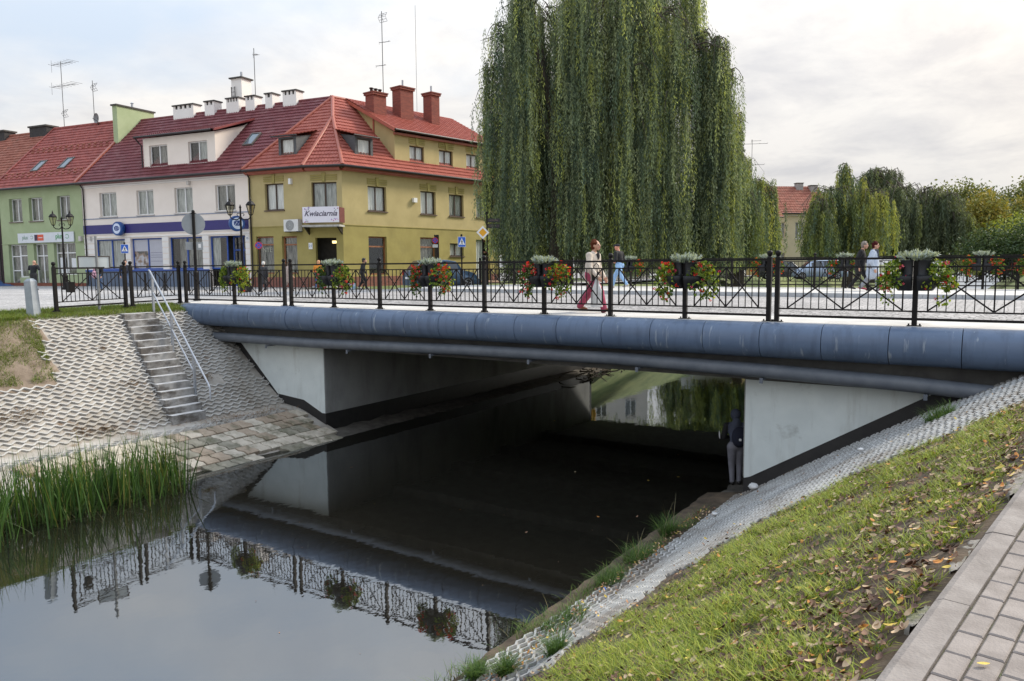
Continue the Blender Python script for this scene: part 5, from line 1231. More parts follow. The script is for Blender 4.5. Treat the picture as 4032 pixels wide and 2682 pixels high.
# ================================================================== trees and plants
BARK = M('willow_bark', (0.045, 0.036, 0.028), 0.95, col2=(0.11, 0.09, 0.07), scale=5, bump=0.9, bscale=14, stretch=(1, 1, 0.3))
WLEAF = leaf_mat('willow_leaf', 0.38, 0.6, (1.2, 1.2, 0.7))
def strands(r, X, Y, Z0, Z1, step, ln, wd, cols, sway=0.12, out=None):
    """leaves along hanging twigs; one row per twig"""
    C = []; D = []; T = []
    n = len(X); cnt = np.maximum(2, ((Z0-Z1)/step).astype(int)); tot = cnt.sum()
    idx = np.repeat(np.arange(n), cnt); k = np.arange(tot)-np.repeat(np.cumsum(cnt)-cnt, cnt)
    f = (k+r.uniform(0, 1, tot))/np.repeat(cnt, cnt)
    z = Z0[idx]+(Z1-Z0)[idx]*f
    ph = r.uniform(0, 6.28, n); fr = r.uniform(0.5, 1.3, n)
    x = X[idx]+sway*np.sin(ph[idx]+fr[idx]*(Z0[idx]-z))*0.6; y = Y[idx]+sway*np.cos(ph[idx]*1.7+fr[idx]*(Z0[idx]-z))*0.6
    if out is not None:                       # twigs leave the bough outwards before they fall
        b = np.exp(-(Z0[idx]-z)/0.8); x -= out[idx, 0]*b; y -= out[idx, 1]*b
    c = np.c_[x, y, z]+r.normal(0, 0.035, (tot, 3))
    a = r.uniform(0, 6.28, tot); sp = r.uniform(0.2, 1.05, tot)
    d = unit(np.c_[np.cos(a)*sp, np.sin(a)*sp, -np.ones(tot)]); s = unit(np.cross(d, r.normal(size=(tot, 3))))
    v, fc = leaf_quads(c, d, s, r.uniform(0.7, 1.3, tot)*ln, r.uniform(0.7, 1.3, tot)*wd)
    t = cols[idx]*r.uniform(0.75, 1.25, (tot, 1))*(0.80+0.42*f[:, None])      # young leaves at the tips are paler
    return v, np.repeat(t, 4, 0)
def willow(name, label, lobes, trunk, pal, seed, step=0.11, ln=0.17, wd=0.038, group=None, limbs=True, tw=14, gap=None):
    """lobes: (x, y, top, radius, bottom, number of tresses, colour weight of the yellow tint)"""
    r = np.random.default_rng(seed); V = []; T = []
    t = thing(name, (trunk[0], trunk[1], trunk[2]), label, 'tree', group); O = np.array([trunk[0], trunk[1], trunk[2]])
    pal = np.array(pal)
    boughs = []
    for (cx, cy, top, rad, bot, nt, yel) in lobes:
        nb = max(6, nt//5)
        for _ in range(nb):
            a = r.uniform(0, 2*PI); R = rad*r.uniform(0.45, 1.12); low = r.uniform() < 0.38
            zt = top-r.uniform(0, 0.22)*rad-(r.uniform(0.08, 0.50)*(top-bot) if low else 0); dr = R*r.uniform(0.8, 1.75)
            if low: R *= r.uniform(0.6, 1.05)
            ca, sa = math.cos(a), math.sin(a); bx, by = cx+r.normal(0, 0.12*rad), cy+r.normal(0, 0.12*rad)
            P = lambda t: (bx+ca*R*t, by+sa*R*t, zt+0.18*R*math.sin(PI*min(1, t*1.3))-dr*t**2.3)
            boughs.append(([P(t) for t in (0, 0.3, 0.6, 0.85, 1.0)], rad))
            k = max(4, int(nt*1.0/nb)); tt = np.minimum(1, r.uniform(0.05, 1.06, k)**0.7)
            yb = r.uniform() < yel
            for tq in tt:
                x, y, z = P(tq); e0 = bot+abs(r.normal(0, 0.45))
                # tassels one below the other, each fuller in the middle and pointed at its end
                zs = z; last = False
                while zs > e0+0.7 and not last:
                    ln_ = r.uniform(1.6, 4.2)*(0.75+0.12*rad) if zs-e0 > 2.2 else zs-e0
                    ze = max(e0, zs-ln_); last = ze <= e0+0.1
                    gapped = gap is not None and any(math.hypot(x-gx, y-gy) < gr for gx, gy, gr in gap) and zs < bot+0.55*(z-bot)
                    if not gapped and r.uniform() < 0.95:
                        m = int(r.integers(max(3, tw//3), max(5, tw*3//4))); m = max(2, m//2) if tq > 0.86 else m; sp = 0.075*rad**0.45; ox, oy = r.normal(0, 0.16*rad**0.5, 2)+np.array((ca, sa))*r.uniform(-0.15, 0.25)*min(1, rad*0.4)
                        a_ = r.uniform(0, 2*PI, m); q_ = np.abs(r.normal(0, 1, m))*sp
                        X = x+ox+q_*np.cos(a_); Y = y+oy+q_*np.sin(a_); Z0 = zs+r.normal(0, 0.12, m); Z1 = ze+q_/sp*0.16*(zs-ze)*r.uniform(0.4, 1.2, m)
                        Z1 = np.minimum(Z1, Z0-0.3); out = np.tile((ca*0.14, sa*0.14), (m, 1))
                        col0 = pal[-1] if r.uniform() < (0.55 if yb else 0.05) else pal[r.integers(0, len(pal)-1)]
                        v, c = strands(r, X, Y, Z0, Z1, step, ln, wd, np.tile(col0*r.uniform(0.75, 1.25), (m, 1)), sway=0.07, out=out); V.append(v); T.append(c)
                    zs = ze+(zs-ze)*r.uniform(0.05, 0.40)
    v = np.concatenate(V)-O; cr = link('crown', np_mesh('crown', v, np.arange(len(v)).reshape(-1, 4), WLEAF, tint=np.concatenate(T)), t)
    mb = MB(); tr = trunk[3]; h = trunk[4]
    mb.tube([(0, 0, -1.5), (0, 0, -0.1), (0.06*tr, 0.05, h*0.3), (-0.1*tr, 0.1, h*0.65), (0.1, 0, h)], [tr*1.5, tr*1.2, tr*0.95, tr*0.8, tr*0.55], 12)
    if limbs:
        for (cx, cy, top, rad, bot, nt, yel) in lobes:
            p0 = Vector((0, 0, h*r.uniform(0.55, 0.95))); p3 = Vector((cx, cy, top-0.35))-Vector(O)
            p1 = p0.lerp(p3, 0.35)+Vector((0, 0, 0.12*(p3-p0).length)); p2 = p0.lerp(p3, 0.75)+Vector((0, 0, 0.10*(p3-p0).length))
            mb.tube([p0, p1, p2, p3], [tr*0.40, tr*0.24, tr*0.12, tr*0.05], 8)
            for k in range(7):
                a = r.uniform(0, 2*PI); e = p3+Vector((math.cos(a)*rad*0.95, math.sin(a)*rad*0.95, -rad*0.55)); mid = p2.lerp(e, 0.55)+Vector((0, 0, rad*0.45))
                mb.tube([p2, mid, e], [tr*0.08, tr*0.05, tr*0.015], 5)
        for pth, rad in boughs:
            if r.uniform() < 0.6: mb.tube([tuple(np.array(p)-O) for p in pth], [0.03*tr+0.02, 0.02*tr+0.015, 0.016, 0.012, 0.006], 4)
    mb.build('trunk', BARK, t); return t
def oldpt(v, D, z=0.0):
    """plan position from a bearing (pixel column of a 2357 wide photo) and a distance along the view axis"""
    X = (v-1178)/1771*D; a = math.radians(33.3); return (X*math.cos(a)-D*math.sin(a), X*math.sin(a)+D*math.cos(a))
PAL = [(0.19, 0.24, 0.14), (0.125, 0.175, 0.115), (0.25, 0.295, 0.165), (0.31, 0.35, 0.185), (0.065, 0.095, 0.066), (0.42, 0.46, 0.145)]
def big_willow():
    L = []
    for v, D, top, rad, bot, nt, yel in ((1196, 41, 15.4, 1.35, 1.7, 140, 0.06), (1152, 42, 13.9, 1.0, 2.2, 90, 0.05), (1120, 42.5, 11.9, 0.55, 3.4, 36, 0.05), (1225, 44, 15.6, 1.6, 2.2, 90, 0.05), (1330, 40.5, 17.0, 2.0, 2.3, 150, 0.08), (1385, 43.5, 19.0, 2.6, 1.5, 170, 0.06),
                                         (1455, 40, 17.0, 1.9, 1.35, 190, 0.16), (1500, 43, 18.6, 2.3, 1.5, 170, 0.12), (1560, 44, 18.4, 1.4, 9.5, 70, 0.10), (1585, 42, 18.0, 0.8, 12.6, 30, 0.10), (1530, 40, 14.0, 1.5, 1.6, 110, 0.22), (1606, 42, 13.4, 1.25, 1.25, 130, 0.10), (1642, 41.5, 12.9, 1.0, 1.4, 100, 0.18), (1674, 42, 11.4, 0.75, 1.5, 60, 0.2), (1694, 42.5, 9.3, 0.5, 1.6, 36, 0.25), (1275, 44.5, 15.5, 1.6, 1.6, 110, 0.04)):
        x, y = oldpt(v, D); L.append((x, y, top, rad, bot-0.95 if bot < 3 else bot, int(nt*1.15), yel))
    tx, ty = oldpt(1290, 42.3); g1 = oldpt(1277, 39.3); g2 = oldpt(1465, 38.6)
    return willow('willow_tree', 'huge weeping willow hanging in curtains above the far end of the bridge', L, (tx, ty, -0.1, 0.62, 11.0), PAL, 3, 0.105, 0.175, 0.040, tw=9, gap=[(g1[0], g1[1], 0.7)])
big_willow()
PALY = [(0.24, 0.285, 0.10), (0.31, 0.345, 0.11), (0.16, 0.20, 0.08), (0.38, 0.39, 0.11)]
PALG = [(0.14, 0.17, 0.10), (0.185, 0.215, 0.12), (0.10, 0.13, 0.08), (0.26, 0.295, 0.11)]
def far_willows():
    def W(label, specs, trunk, pal, seed, step, ln, wd, tw=12):
        L = [(*oldpt(v, D), top, rad, bot, int(nt*1.5), yel) for v, D, top, rad, bot, nt, yel in specs]
        x, y = oldpt(*trunk[:2]); willow('willow_tree', label, L, (x, y, 0.0, trunk[2], trunk[3]), pal, seed, step, ln, wd, tw=tw)
    W('yellow green weeping willow just right of the huge one', ((1695, 58, 9.2, 1.9, 1.2, 110, 0.5), (1740, 60, 7.6, 1.5, 0.9, 90, 0.5), (1762, 60, 5.8, 0.9, 0.9, 50, 0.5), (1710, 57, 6.4, 2.2, 0.7, 120, 0.1), (1650, 60, 7.5, 2.0, 0.8, 90, 0.1)), (1700, 60, 0.35, 6.0), PALY[:2]+PAL[:2]+[PALY[3]], 5, 0.13, 0.22, 0.055)
    W('bright yellow green weeping willow behind the walking couple', ((1900, 70, 8.0, 2.6, 1.6, 120, 0.2), (1950, 72, 9.0, 2.4, 2.2, 100, 0.5), (1990, 70, 7.8, 2.3, 1.5, 120, 0.7), (1930, 71, 10.2, 0.9, 5.5, 30, 0.5), (1880, 69, 6.8, 1.6, 1.4, 80, 0.1), (2020, 71, 7.6, 1.2, 3.5, 50, 0.6)), (1950, 72, 0.4, 6.5), PAL[:2]+PALY, 6, 0.16, 0.30, 0.07)
    W('dark grey green weeping willow behind the large planter', ((2060, 86, 9.8, 3.4, 1.6, 130, 0.05), (2120, 86, 9.4, 3.2, 1.4, 140, 0.05), (2175, 85, 8.8, 2.6, 1.3, 120, 0.15), (2205, 84, 6.5, 1.3, 1.0, 60, 0.8), (2015, 90, 12.2, 2.6, 3.0, 90, 0.0), (1995, 90, 12.0, 1.4, 5.0, 40, 0.0)), (2100, 87, 0.6, 8.0), PALG, 7, 0.20, 0.36, 0.085)
    W('tall dark willow top rising behind the yellow green one', ((2000, 104, 13.8, 2.4, 5.0, 70, 0.0), (2040, 104, 13.4, 2.2, 5.0, 70, 0.0), (1975, 106, 12.0, 1.8, 5.0, 50, 0.0)), (2010, 105, 0.5, 10.0), PALG[:3]+[PALG[2]], 8, 0.22, 0.4, 0.09)
far_willows()
def hidden_row():
    L = [(*oldpt(v, D), top, rad, bot, nt, yel) for v, D, top, rad, bot, nt, yel in ((1545, 63, 7.5, 2.2, 0.6, 90, 0.3), (1600, 62, 7.0, 2.0, 0.7, 80, 0.5), (1640, 65, 8.0, 2.0, 0.6, 70, 0.1))]
    x, y = oldpt(1580, 64); willow('willow_tree', 'smaller weeping willow standing right behind the huge one, mirrored in the river', L, (x, y, 0.0, 0.4, 5.5), PAL, 9, 0.15, 0.24, 0.06, tw=10)
hidden_row()

BLEAF = leaf_mat('broad_leaf', 0.25, 0.6, (1.2, 1.15, 0.6))
def leafy(name, label, blobs, trunk, pals, seed, n, size, cat='tree', group=None, kind=None, branches=6):
    """crown of leaf clumps through the blobs (x, y, z, rx, ry, rz, palette index)"""
    r = np.random.default_rng(seed); V = []; T = []
    O = np.array(trunk[:3]); t = thing(name, tuple(O), label, cat, group)
    vol = np.array([b[3]*b[4]*b[5] for b in blobs])**0.75; vol /= vol.sum()
    for b, k in zip(blobs, (vol*n).astype(int)):
        nc = max(6, k//28); d = unit(r.normal(size=(nc, 3))); cc = np.array(b[:3])+d*np.array(b[3:6])*(r.uniform(0.15, 1, (nc, 1))**0.45)
        i = r.integers(0, nc, k); d2 = r.normal(size=(k, 3))*size*1.5
        p = cc[i]+d2; dd = unit(d[i]*0.4+r.normal(size=(k, 3))*0.7+np.array([0, 0, -0.25])); s = unit(np.cross(dd, r.normal(size=(k, 3))))
        v, f = leaf_quads(p, dd, s, r.uniform(0.6, 1.3, k)*size, r.uniform(0.6, 1.2, k)*size*0.7); V.append(v)
        pal = np.array(pals[b[6]]); cl = pal[r.integers(0, len(pal), nc)]; T.append(np.repeat(cl[i]*r.uniform(0.75, 1.25, (k, 1)), 4, 0))
    v = np.concatenate(V)-O; link('crown', np_mesh('crown', v, np.arange(len(v)).reshape(-1, 4), BLEAF, tint=np.concatenate(T)), t)
    mb = MB(); tr, h = trunk[3], trunk[4]
    mb.tube([(0, 0, -0.6), (0, 0, h*0.4), (tr*0.5, 0, h)], [tr*1.2, tr, tr*0.5], 8)
    for b in blobs[:branches]:
        e = Vector(b[:3])-Vector(O); mb.tube([(0, 0, h*0.5), tuple(Vector((0, 0, h*0.5)).lerp(e, 0.5)+Vector((0, 0, 0.4))), tuple(e+Vector((0, 0, b[5]*0.6)))], [tr*0.5, tr*0.28, tr*0.06], 6)
    mb.build('trunk', BARK, t); return t
def bp(v, D, z, rx, rz, pi, ry=None):
    x, y = oldpt(v, D); return (x, y, z, rx, ry or rx, rz, pi)
def far_trees():
    olive = [(0.16, 0.175, 0.06), (0.21, 0.22, 0.075), (0.12, 0.14, 0.05)]; dark = [(0.06, 0.095, 0.035), (0.085, 0.12, 0.045), (0.04, 0.07, 0.03)]
    gold = [(0.33, 0.26, 0.055), (0.26, 0.235, 0.055), (0.20, 0.21, 0.06)]; lime = [(0.24, 0.29, 0.045), (0.30, 0.33, 0.06)]; P = [olive, dark, gold, lime]
    x, y = oldpt(2190, 110); leafy('leafy_tree', 'round olive green tree top behind the dark willow', [bp(2160, 112, 8.6, 4.5, 3.0, 0), bp(2200, 110, 9.4, 4.2, 2.7, 0), bp(2240, 108, 8.2, 3.6, 3.4, 0), bp(2268, 108, 9.2, 2.4, 2.2, 0)], (x, y, 0, 0.5, 8), P, 21, 9000, 0.42)
    x, y = oldpt(2250, 92); leafy('leafy_tree', 'yellowing autumn tree right of the dark willow', [bp(2238, 92, 6.6, 2.6, 2.0, 2), bp(2262, 92, 7.6, 2.0, 1.8, 2), bp(2225, 92, 5.4, 2.0, 1.4, 2), bp(2285, 94, 6.0, 2.2, 1.6, 0)], (x, y, 0, 0.3, 5), P, 22, 7000, 0.32)
    x, y = oldpt(2335, 96); leafy('leafy_tree', 'half bare orange brown tree near the right edge', [bp(2320, 96, 7.0, 2.0, 1.6, 0), bp(2345, 96, 7.6, 2.0, 1.5, 2), bp(2305, 96, 5.6, 2.6, 1.3, 2), bp(2360, 96, 6.5, 2.6, 1.6, 3)], (x, y, 0, 0.3, 6), P, 23, 5500, 0.30)
    x, y = oldpt(2370, 104); leafy('leafy_tree', 'tall grey green tree cut by the right edge', [bp(2352, 106, 9.6, 2.6, 2.6, 0), bp(2375, 104, 9.0, 3.4, 3.4, 0), bp(2395, 104, 8.5, 3.6, 3.6, 0)], (x, y, 0, 0.4, 9), P, 24, 7000, 0.38)
    for i, (v, D, z, r_, rz, pi, lab) in enumerate(((2255, 78, 2.2, 2.6, 2.0, 1, 'dark green bush below the yellowing tree'), (2310, 76, 2.6, 2.8, 2.4, 1, 'dark green bush below the half bare tree'), (2360, 74, 2.8, 3.2, 2.7, 1, 'largest dark green bush, cut by the right edge'), (2340, 84, 4.6, 3.2, 1.8, 3, 'bright lime bush above the dark ones at the right edge'))):
        x, y = oldpt(v, D); leafy('bush', lab, [bp(v, D, z, r_, rz, pi), bp(v-22, D-1, z*0.7, r_*0.8, rz*0.8, pi), bp(v+24, D-1, z*0.75, r_*0.8, rz*0.9, pi)], (x, y, 0, 0.15, 1.5), P, 30+i, 5200, 0.27, 'bush', 'bushes across the river')
    x, y = oldpt(2225, 66); leafy('bush', 'small pale grey green bush right of the dark willow', [bp(2222, 66, 1.0, 0.9, 0.8, 0), bp(2240, 66, 0.8, 0.7, 0.6, 0)], (x, y, 0, 0.05, 0.6), P, 40, 1200, 0.16, 'bush')
    for v, D, lab in ((1100, 62, 'dark clipped bush between the corner house and the willow'), ):
        x, y = oldpt(1185, 55); leafy('bush', lab, [bp(1176, 55, 1.4, 0.8, 1.7, 1), bp(1186, 55, 0.8, 0.8, 1.0, 1)], (x, y, 0, 0.06, 1.0), P, 41, 2500, 0.13, 'bush')
far_trees()

# ------------------------------------------------------------------ blades: reeds and grass
def blades(r, base, h, w, lean, bend, cols, segs=3):
    n = len(base); a = r.uniform(0, 2*PI, n); dx, dy = np.cos(a), np.sin(a); sa = a+PI/2+r.normal(0, 0.5, n)
    sx, sy = np.cos(sa), np.sin(sa); P = []
    for k in range(segs+1):
        t = k/segs; off = lean*t+bend*t*t
        c = base+np.c_[dx*off*h, dy*off*h, h*(t-0.35*np.minimum(1.2, bend)*t*t)]
        ww = w*(1-t**1.6)*0.5+0.0006
        P.append(c+np.c_[sx*ww, sy*ww, np.zeros(n)]); P.append(c-np.c_[sx*ww, sy*ww, np.zeros(n)])
    v = np.stack(P, 1); m = 2*(segs+1); f = []
    for k in range(segs): f.append(np.array([2*k, 2*k+1, 2*k+3, 2*k+2]))
    F = (np.arange(n)*m)[:, None, None]+np.array(f)[None]
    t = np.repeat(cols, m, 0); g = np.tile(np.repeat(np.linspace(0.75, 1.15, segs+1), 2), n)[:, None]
    return v.reshape(-1, 3), F.reshape(-1, 4), t*g
GRASSM = leaf_mat('grass_blade', 0.30, 0.6, (1.25, 1.2, 0.5))
def noise2(x, y, s=1.0, seed=0):
    return (np.sin(x*1.7*s+seed)+np.sin(y*2.1*s+seed*1.3+1.0)+np.sin((x+y)*1.3*s+2.0)+np.sin((x*0.8-y*1.6)*2.2*s+seed)*0.7+np.sin((x*3.1+y*2.7)*s*1.9)*0.5)/4.2
def reeds():
    r = np.random.default_rng(50); n = 3000
    y = 3.6+r.uniform(0, 1, n)**0.85*6.1; x = -15.15+r.normal(0, 0.46, n)+0.05*(y-6)
    dens = noise2(x, y*2, 1.2, 2)+0.20-np.clip((y-8.2)/1.4, 0, 1)*0.6; keep = dens > r.uniform(-0.7, 0.45, n); x, y = x[keep], y[keep]; n = len(x)
    h = r.uniform(0.6, 1.5, n)*(1-0.20*np.clip((y-9)/1.5, 0, 1))
    base = np.c_[x, y, np.full(n, ZW-0.15)]
    pal = np.array([(0.05, 0.11, 0.026), (0.085, 0.16, 0.036), (0.03, 0.068, 0.02), (0.19, 0.19, 0.055)]); c = pal[r.choice(4, n, p=[.36, .3, .24, .10])]*r.uniform(0.7, 1.3, (n, 1))
    v1, f1, t1 = blades(r, base, h, r.uniform(0.016, 0.036, n), r.uniform(0.0, 0.28, n), r.uniform(0, 0.45, n)**2*1.2, c, 5)
    m = 1800; i = r.integers(0, n, m); b2 = base[i]+r.normal(0, 0.15, (m, 3))*np.array([1, 1, 0.1])
    c2 = np.array([(0.10, 0.10, 0.035), (0.05, 0.08, 0.025)])[r.integers(0, 2, m)]*r.uniform(0.6, 1.2, (m, 1))
    v2, f2, t2 = blades(r, b2, r.uniform(0.3, 0.8, m), r.uniform(0.008, 0.018, m), r.uniform(0.1, 0.7, m), r.uniform(0.2, 1.2, m), c2, 5)
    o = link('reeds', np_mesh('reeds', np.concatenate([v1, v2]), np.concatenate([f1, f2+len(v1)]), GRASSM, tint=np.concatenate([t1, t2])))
    tag(o, 'dense green reeds growing out of the water along the left bank', 'reeds', kind='stuff')
reeds()
def wet_edge_weeds():
    r = np.random.default_rng(58); n = 2600; y = r.uniform(5.6, 13.6, n); x = np.interp(y, [6, 8, 10, 12, 14], [-5.12, -5.0, -4.8, -4.62, -4.55])+r.normal(0, 0.09, n); k = noise2(x*2, y, 2.6, 6) > r.uniform(-0.3, 0.5, n); x, y = x[k], y[k]; n = len(x)
    z = np.array([zr(a, b) for a, b in zip(x, y)])-0.02; c = np.array([(0.09, 0.16, 0.035), (0.14, 0.22, 0.045), (0.06, 0.11, 0.03), (0.22, 0.20, 0.09)])[r.integers(0, 4, n)]*r.uniform(0.7, 1.3, (n, 1))
    v, f, t = blades(r, np.c_[x, y, z], r.uniform(0.06, 0.20, n), r.uniform(0.004, 0.009, n), r.uniform(0.1, 0.8, n), r.uniform(0.1, 1.0, n), c, 3)
    tag(link('waterside_weeds', np_mesh('waterside_weeds', v, f, GRASSM, tint=t)), 'low weeds scattered along the wet edge of the right bank', 'weeds', kind='stuff')
wet_edge_weeds()
GR = np.array([(0.26, 0.32, 0.045), (0.35, 0.39, 0.05), (0.15, 0.215, 0.035), (0.40, 0.37, 0.10), (0.085, 0.135, 0.03)])
def bank_grass():
    r = np.random.default_rng(51); N = 230000
    y = 1.0+r.uniform(0, 1, N)**1.5*12.5
    lo = np.interp(y, [2, 6.6, 7.4, 8.2, 9.0, 9.5, 10.2, 10.5, 11.0, 15], [-4.3, -4.05, -3.7, -3.42, -3.2, -2.9, -2.2, -1.1, 0.7, 1.0])+0.22
    hi = -0.4+0.163*(y-3)-0.06; x = lo+(hi-lo)*r.uniform(0, 1, N)
    t = (x-lo)/(hi-lo+1e-6)
    d = noise2(x, y, 1.6, 1)*0.6+noise2(x, y, 5.0, 4)*0.7+noise2(x, y, 11.0, 2)*0.45+0.34-np.clip((t-0.86)/0.14, 0, 1)*0.60-np.clip((0.06-t)/0.06, 0, 1)*0.5
    d = d+0.16*np.clip((6.0-y)/3, 0, 1)
    keep = (d > r.uniform(-0.1, 0.55, N)) & (hi > lo); x, y, t, d = x[keep], y[keep], t[keep], d[keep]; n = len(x)
    z = np.array([zr(a, b) for a, b in zip(x, y)])-0.015
    h = r.uniform(0.03, 0.092, n)*(0.75+0.5*np.clip(d, 0, 1)); c = GR[r.choice(5, n, p=[.30, .26, .22, .10, .12])]*r.uniform(0.75, 1.3, (n, 1))
    v, f, tt = blades(r, np.c_[x, y, z], h, r.uniform(0.003, 0.0065, n), r.uniform(0.2, 1.1, n), r.uniform(0, 1.0, n), c, 2)
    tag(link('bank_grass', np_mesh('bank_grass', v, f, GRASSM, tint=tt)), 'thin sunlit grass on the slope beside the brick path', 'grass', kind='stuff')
bank_grass()
def left_grass():
    r = np.random.default_rng(52)
    n1 = 26000; x1 = r.uniform(-22.35, -21.18, n1); y1 = r.uniform(6.5, 14.4, n1)
    n2 = 26000; x2 = r.uniform(-21.3, -19.2, n2); lim = np.where(x2 < -19.35, 9.84-0.26*(x2+21.24), 6.9); y2 = 6.5+(lim-6.5)*r.uniform(0, 1, n2)
    k2 = (noise2(x2, y2, 2.0, 3)+noise2(x2, y2, 6, 5)*0.5+0.45+(-19.7-x2)*0.8) > r.uniform(-0.2, 0.6, n2); x2, y2 = x2[k2], y2[k2]
    x = np.r_[x1, x2]; y = np.r_[y1, y2]; k = noise2(x, y, 4, 7) > r.uniform(-1.2, 0.3, len(x)); x, y = x[k], y[k]; n = len(x)
    z = np.array([zl(a, b) for a, b in zip(x, y)])-0.005; c = np.array([(0.16, 0.22, 0.045), (0.21, 0.275, 0.05), (0.11, 0.165, 0.035), (0.24, 0.235, 0.08)])[r.choice(4, n, p=[.35, .3, .2, .15])]*r.uniform(0.75, 1.25, (n, 1))
    v, f, tt = blades(r, np.c_[x, y, z], r.uniform(0.05, 0.13, n), r.uniform(0.006, 0.012, n), r.uniform(0.1, 0.7, n), r.uniform(0, 0.7, n), c, 2)
    tag(link('bank_top_grass', np_mesh('bank_top_grass', v, f, GRASSM, tint=tt)), 'short green grass strip along the top of the paved left bank', 'grass', kind='stuff')
left_grass()
def dry_debris():
    r = np.random.default_rng(57); V, F, T, k = [], [], [], 0
    for x, y, n, sp in ((-18.6, 7.6, 260, 0.30), (-18.55, 8.3, 200, 0.28), (-17.95, 9.2, 160, 0.16), (-17.9, 9.75, 110, 0.12), (-17.25, 12.4, 300, 0.5), (-17.2, 13.6, 260, 0.45), (-18.9, 13.05, 150, 0.16), (-20.1, 10.9, 60, 0.10), (-19.0, 11.0, 80, 0.14)):
        bx = x+r.normal(0, sp*0.45, n); by = y+r.normal(0, sp, n); bz = np.array([zl(a, b) for a, b in zip(bx, by)])+0.035
        c = np.array([(0.22, 0.12, 0.06), (0.14, 0.075, 0.04), (0.32, 0.22, 0.13)])[r.integers(0, 3, n)]*r.uniform(0.7, 1.3, (n, 1))
        v, f, t = blades(r, np.c_[bx, by, bz], r.uniform(0.02, 0.10, n), r.uniform(0.006, 0.014, n), r.uniform(1.0, 2.5, n), r.uniform(0.2, 1.0, n), c, 2); V.append(v); F.append(f+k); T.append(t); k += len(v)
    tag(link('dry_debris', np_mesh('dry_debris', np.concatenate(V), np.concatenate(F), GRASSM, tint=np.concatenate(T))), 'patches of dry reddish brown plant debris on the paved left bank', 'debris', kind='stuff')
dry_debris()
def tufts():
    r = np.random.default_rng(53)
    specs = [(-4.75, 12.0, 0.20, 0.34, 'tall grass tuft with seed heads at the water, farthest along the right bank', True), (-4.74, 10.7, 0.30, 0.24, 'wide grass clump leaning over the water in the middle of the right bank', True), (-4.72, 9.7, 0.30, 0.22, 'leafy green clump at the waterline left of the widest grass clump', False),
             (-4.62, 8.2, 0.42, 0.20, 'sprawling weeds over dead leaves at the water edge', True), (-4.15, 7.15, 0.13, 0.26, 'single grass tuft standing on the lattice paving', False), (-4.55, 6.75, 0.12, 0.24, 'grass tuft at the bottom edge on the lattice paving', False), (-4.85, 6.6, 0.14, 0.20, 'low grass tuft at the very bottom beside the water', False), (-0.9, 13.1, 0.30, 0.22, 'dark weeds under the bridge edge at the top of the right slope', False)]
    for i, (x, y, rad, h, lab, seed) in enumerate(specs):
        n = 420; a = r.uniform(0, 2*PI, n); q = np.sqrt(r.uniform(0, 1, n))*rad; bx = x+q*np.cos(a)*0.6; by = y+q*np.sin(a); bz = np.array([zr(p, s) for p, s in zip(bx, by)])
        cols = np.array([(0.07, 0.14, 0.03), (0.11, 0.18, 0.04), (0.05, 0.10, 0.025)])[r.integers(0, 3, n)]*r.uniform(0.7, 1.3, (n, 1))
        b = np.c_[bx-x, by-y, bz-zr(x, y)]
        v, f, t = blades(r, b, r.uniform(0.4, 1.1, n)*h, r.uniform(0.004, 0.009, n), r.uniform(0.1, 0.6, n), r.uniform(0.1, 1.1, n), cols, 4)
        if seed:
            m = 9; vb = b[:m]; v2, f2, t2 = blades(r, vb, r.uniform(1.4, 2.0, m)*h, np.full(m, 0.006), r.uniform(0.1, 0.3, m), r.uniform(0.1, 0.5, m), np.tile((0.30, 0.27, 0.16), (m, 1)), 4); f = np.concatenate([f, f2+len(v)]); v = np.concatenate([v, v2]); t = np.concatenate([t, t2])
        tag(link('grass_tuft', np_mesh('grass_tuft', v, f, GRASSM, tint=t), None, (x, y, zr(x, y))), lab, 'grass tuft', 'grass tufts along the right bank')
tufts()

# ------------------------------------------------------------------ fallen leaves
LEAFCOLS = {'dry_brown': ((0.16, 0.085, 0.045), (0.24, 0.13, 0.075)), 'dark_brown': ((0.07, 0.035, 0.022), (0.12, 0.06, 0.038)), 'tan': ((0.42, 0.29, 0.17), (0.54, 0.40, 0.26)), 'yellow': ((0.52, 0.36, 0.05), (0.62, 0.46, 0.10)), 'orange': ((0.48, 0.17, 0.03), (0.58, 0.25, 0.05))}
def dead_leaf(seed, L=0.058):
    """curled leaf blade, slightly thick at the midrib"""
    r = random.Random(seed); n = 6; W = L*r.uniform(0.42, 0.62); curl = r.uniform(0.0, 0.7); cup = r.uniform(-0.3, 0.6); tw = r.uniform(-0.7, 0.7)
    v = []; 
    for i in range(n+1):
        t = i/n; w = W*math.sin(PI*min(1, t*0.92+0.06))**0.8*0.5; x = L*(t-0.5); z = curl*L*0.6*(t-0.5)**2*2
        for k, s in enumerate((-1, -0.5, 0, 0.5, 1)):
            y = w*s; zz = z+cup*abs(s)**1.5*w*0.9+tw*(t-0.5)*y; v.append((x, y, zz))
    f = [(i*5+k, i*5+k+1, (i+1)*5+k+1, (i+1)*5+k) for i in range(n) for k in range(4)]
    return v, f
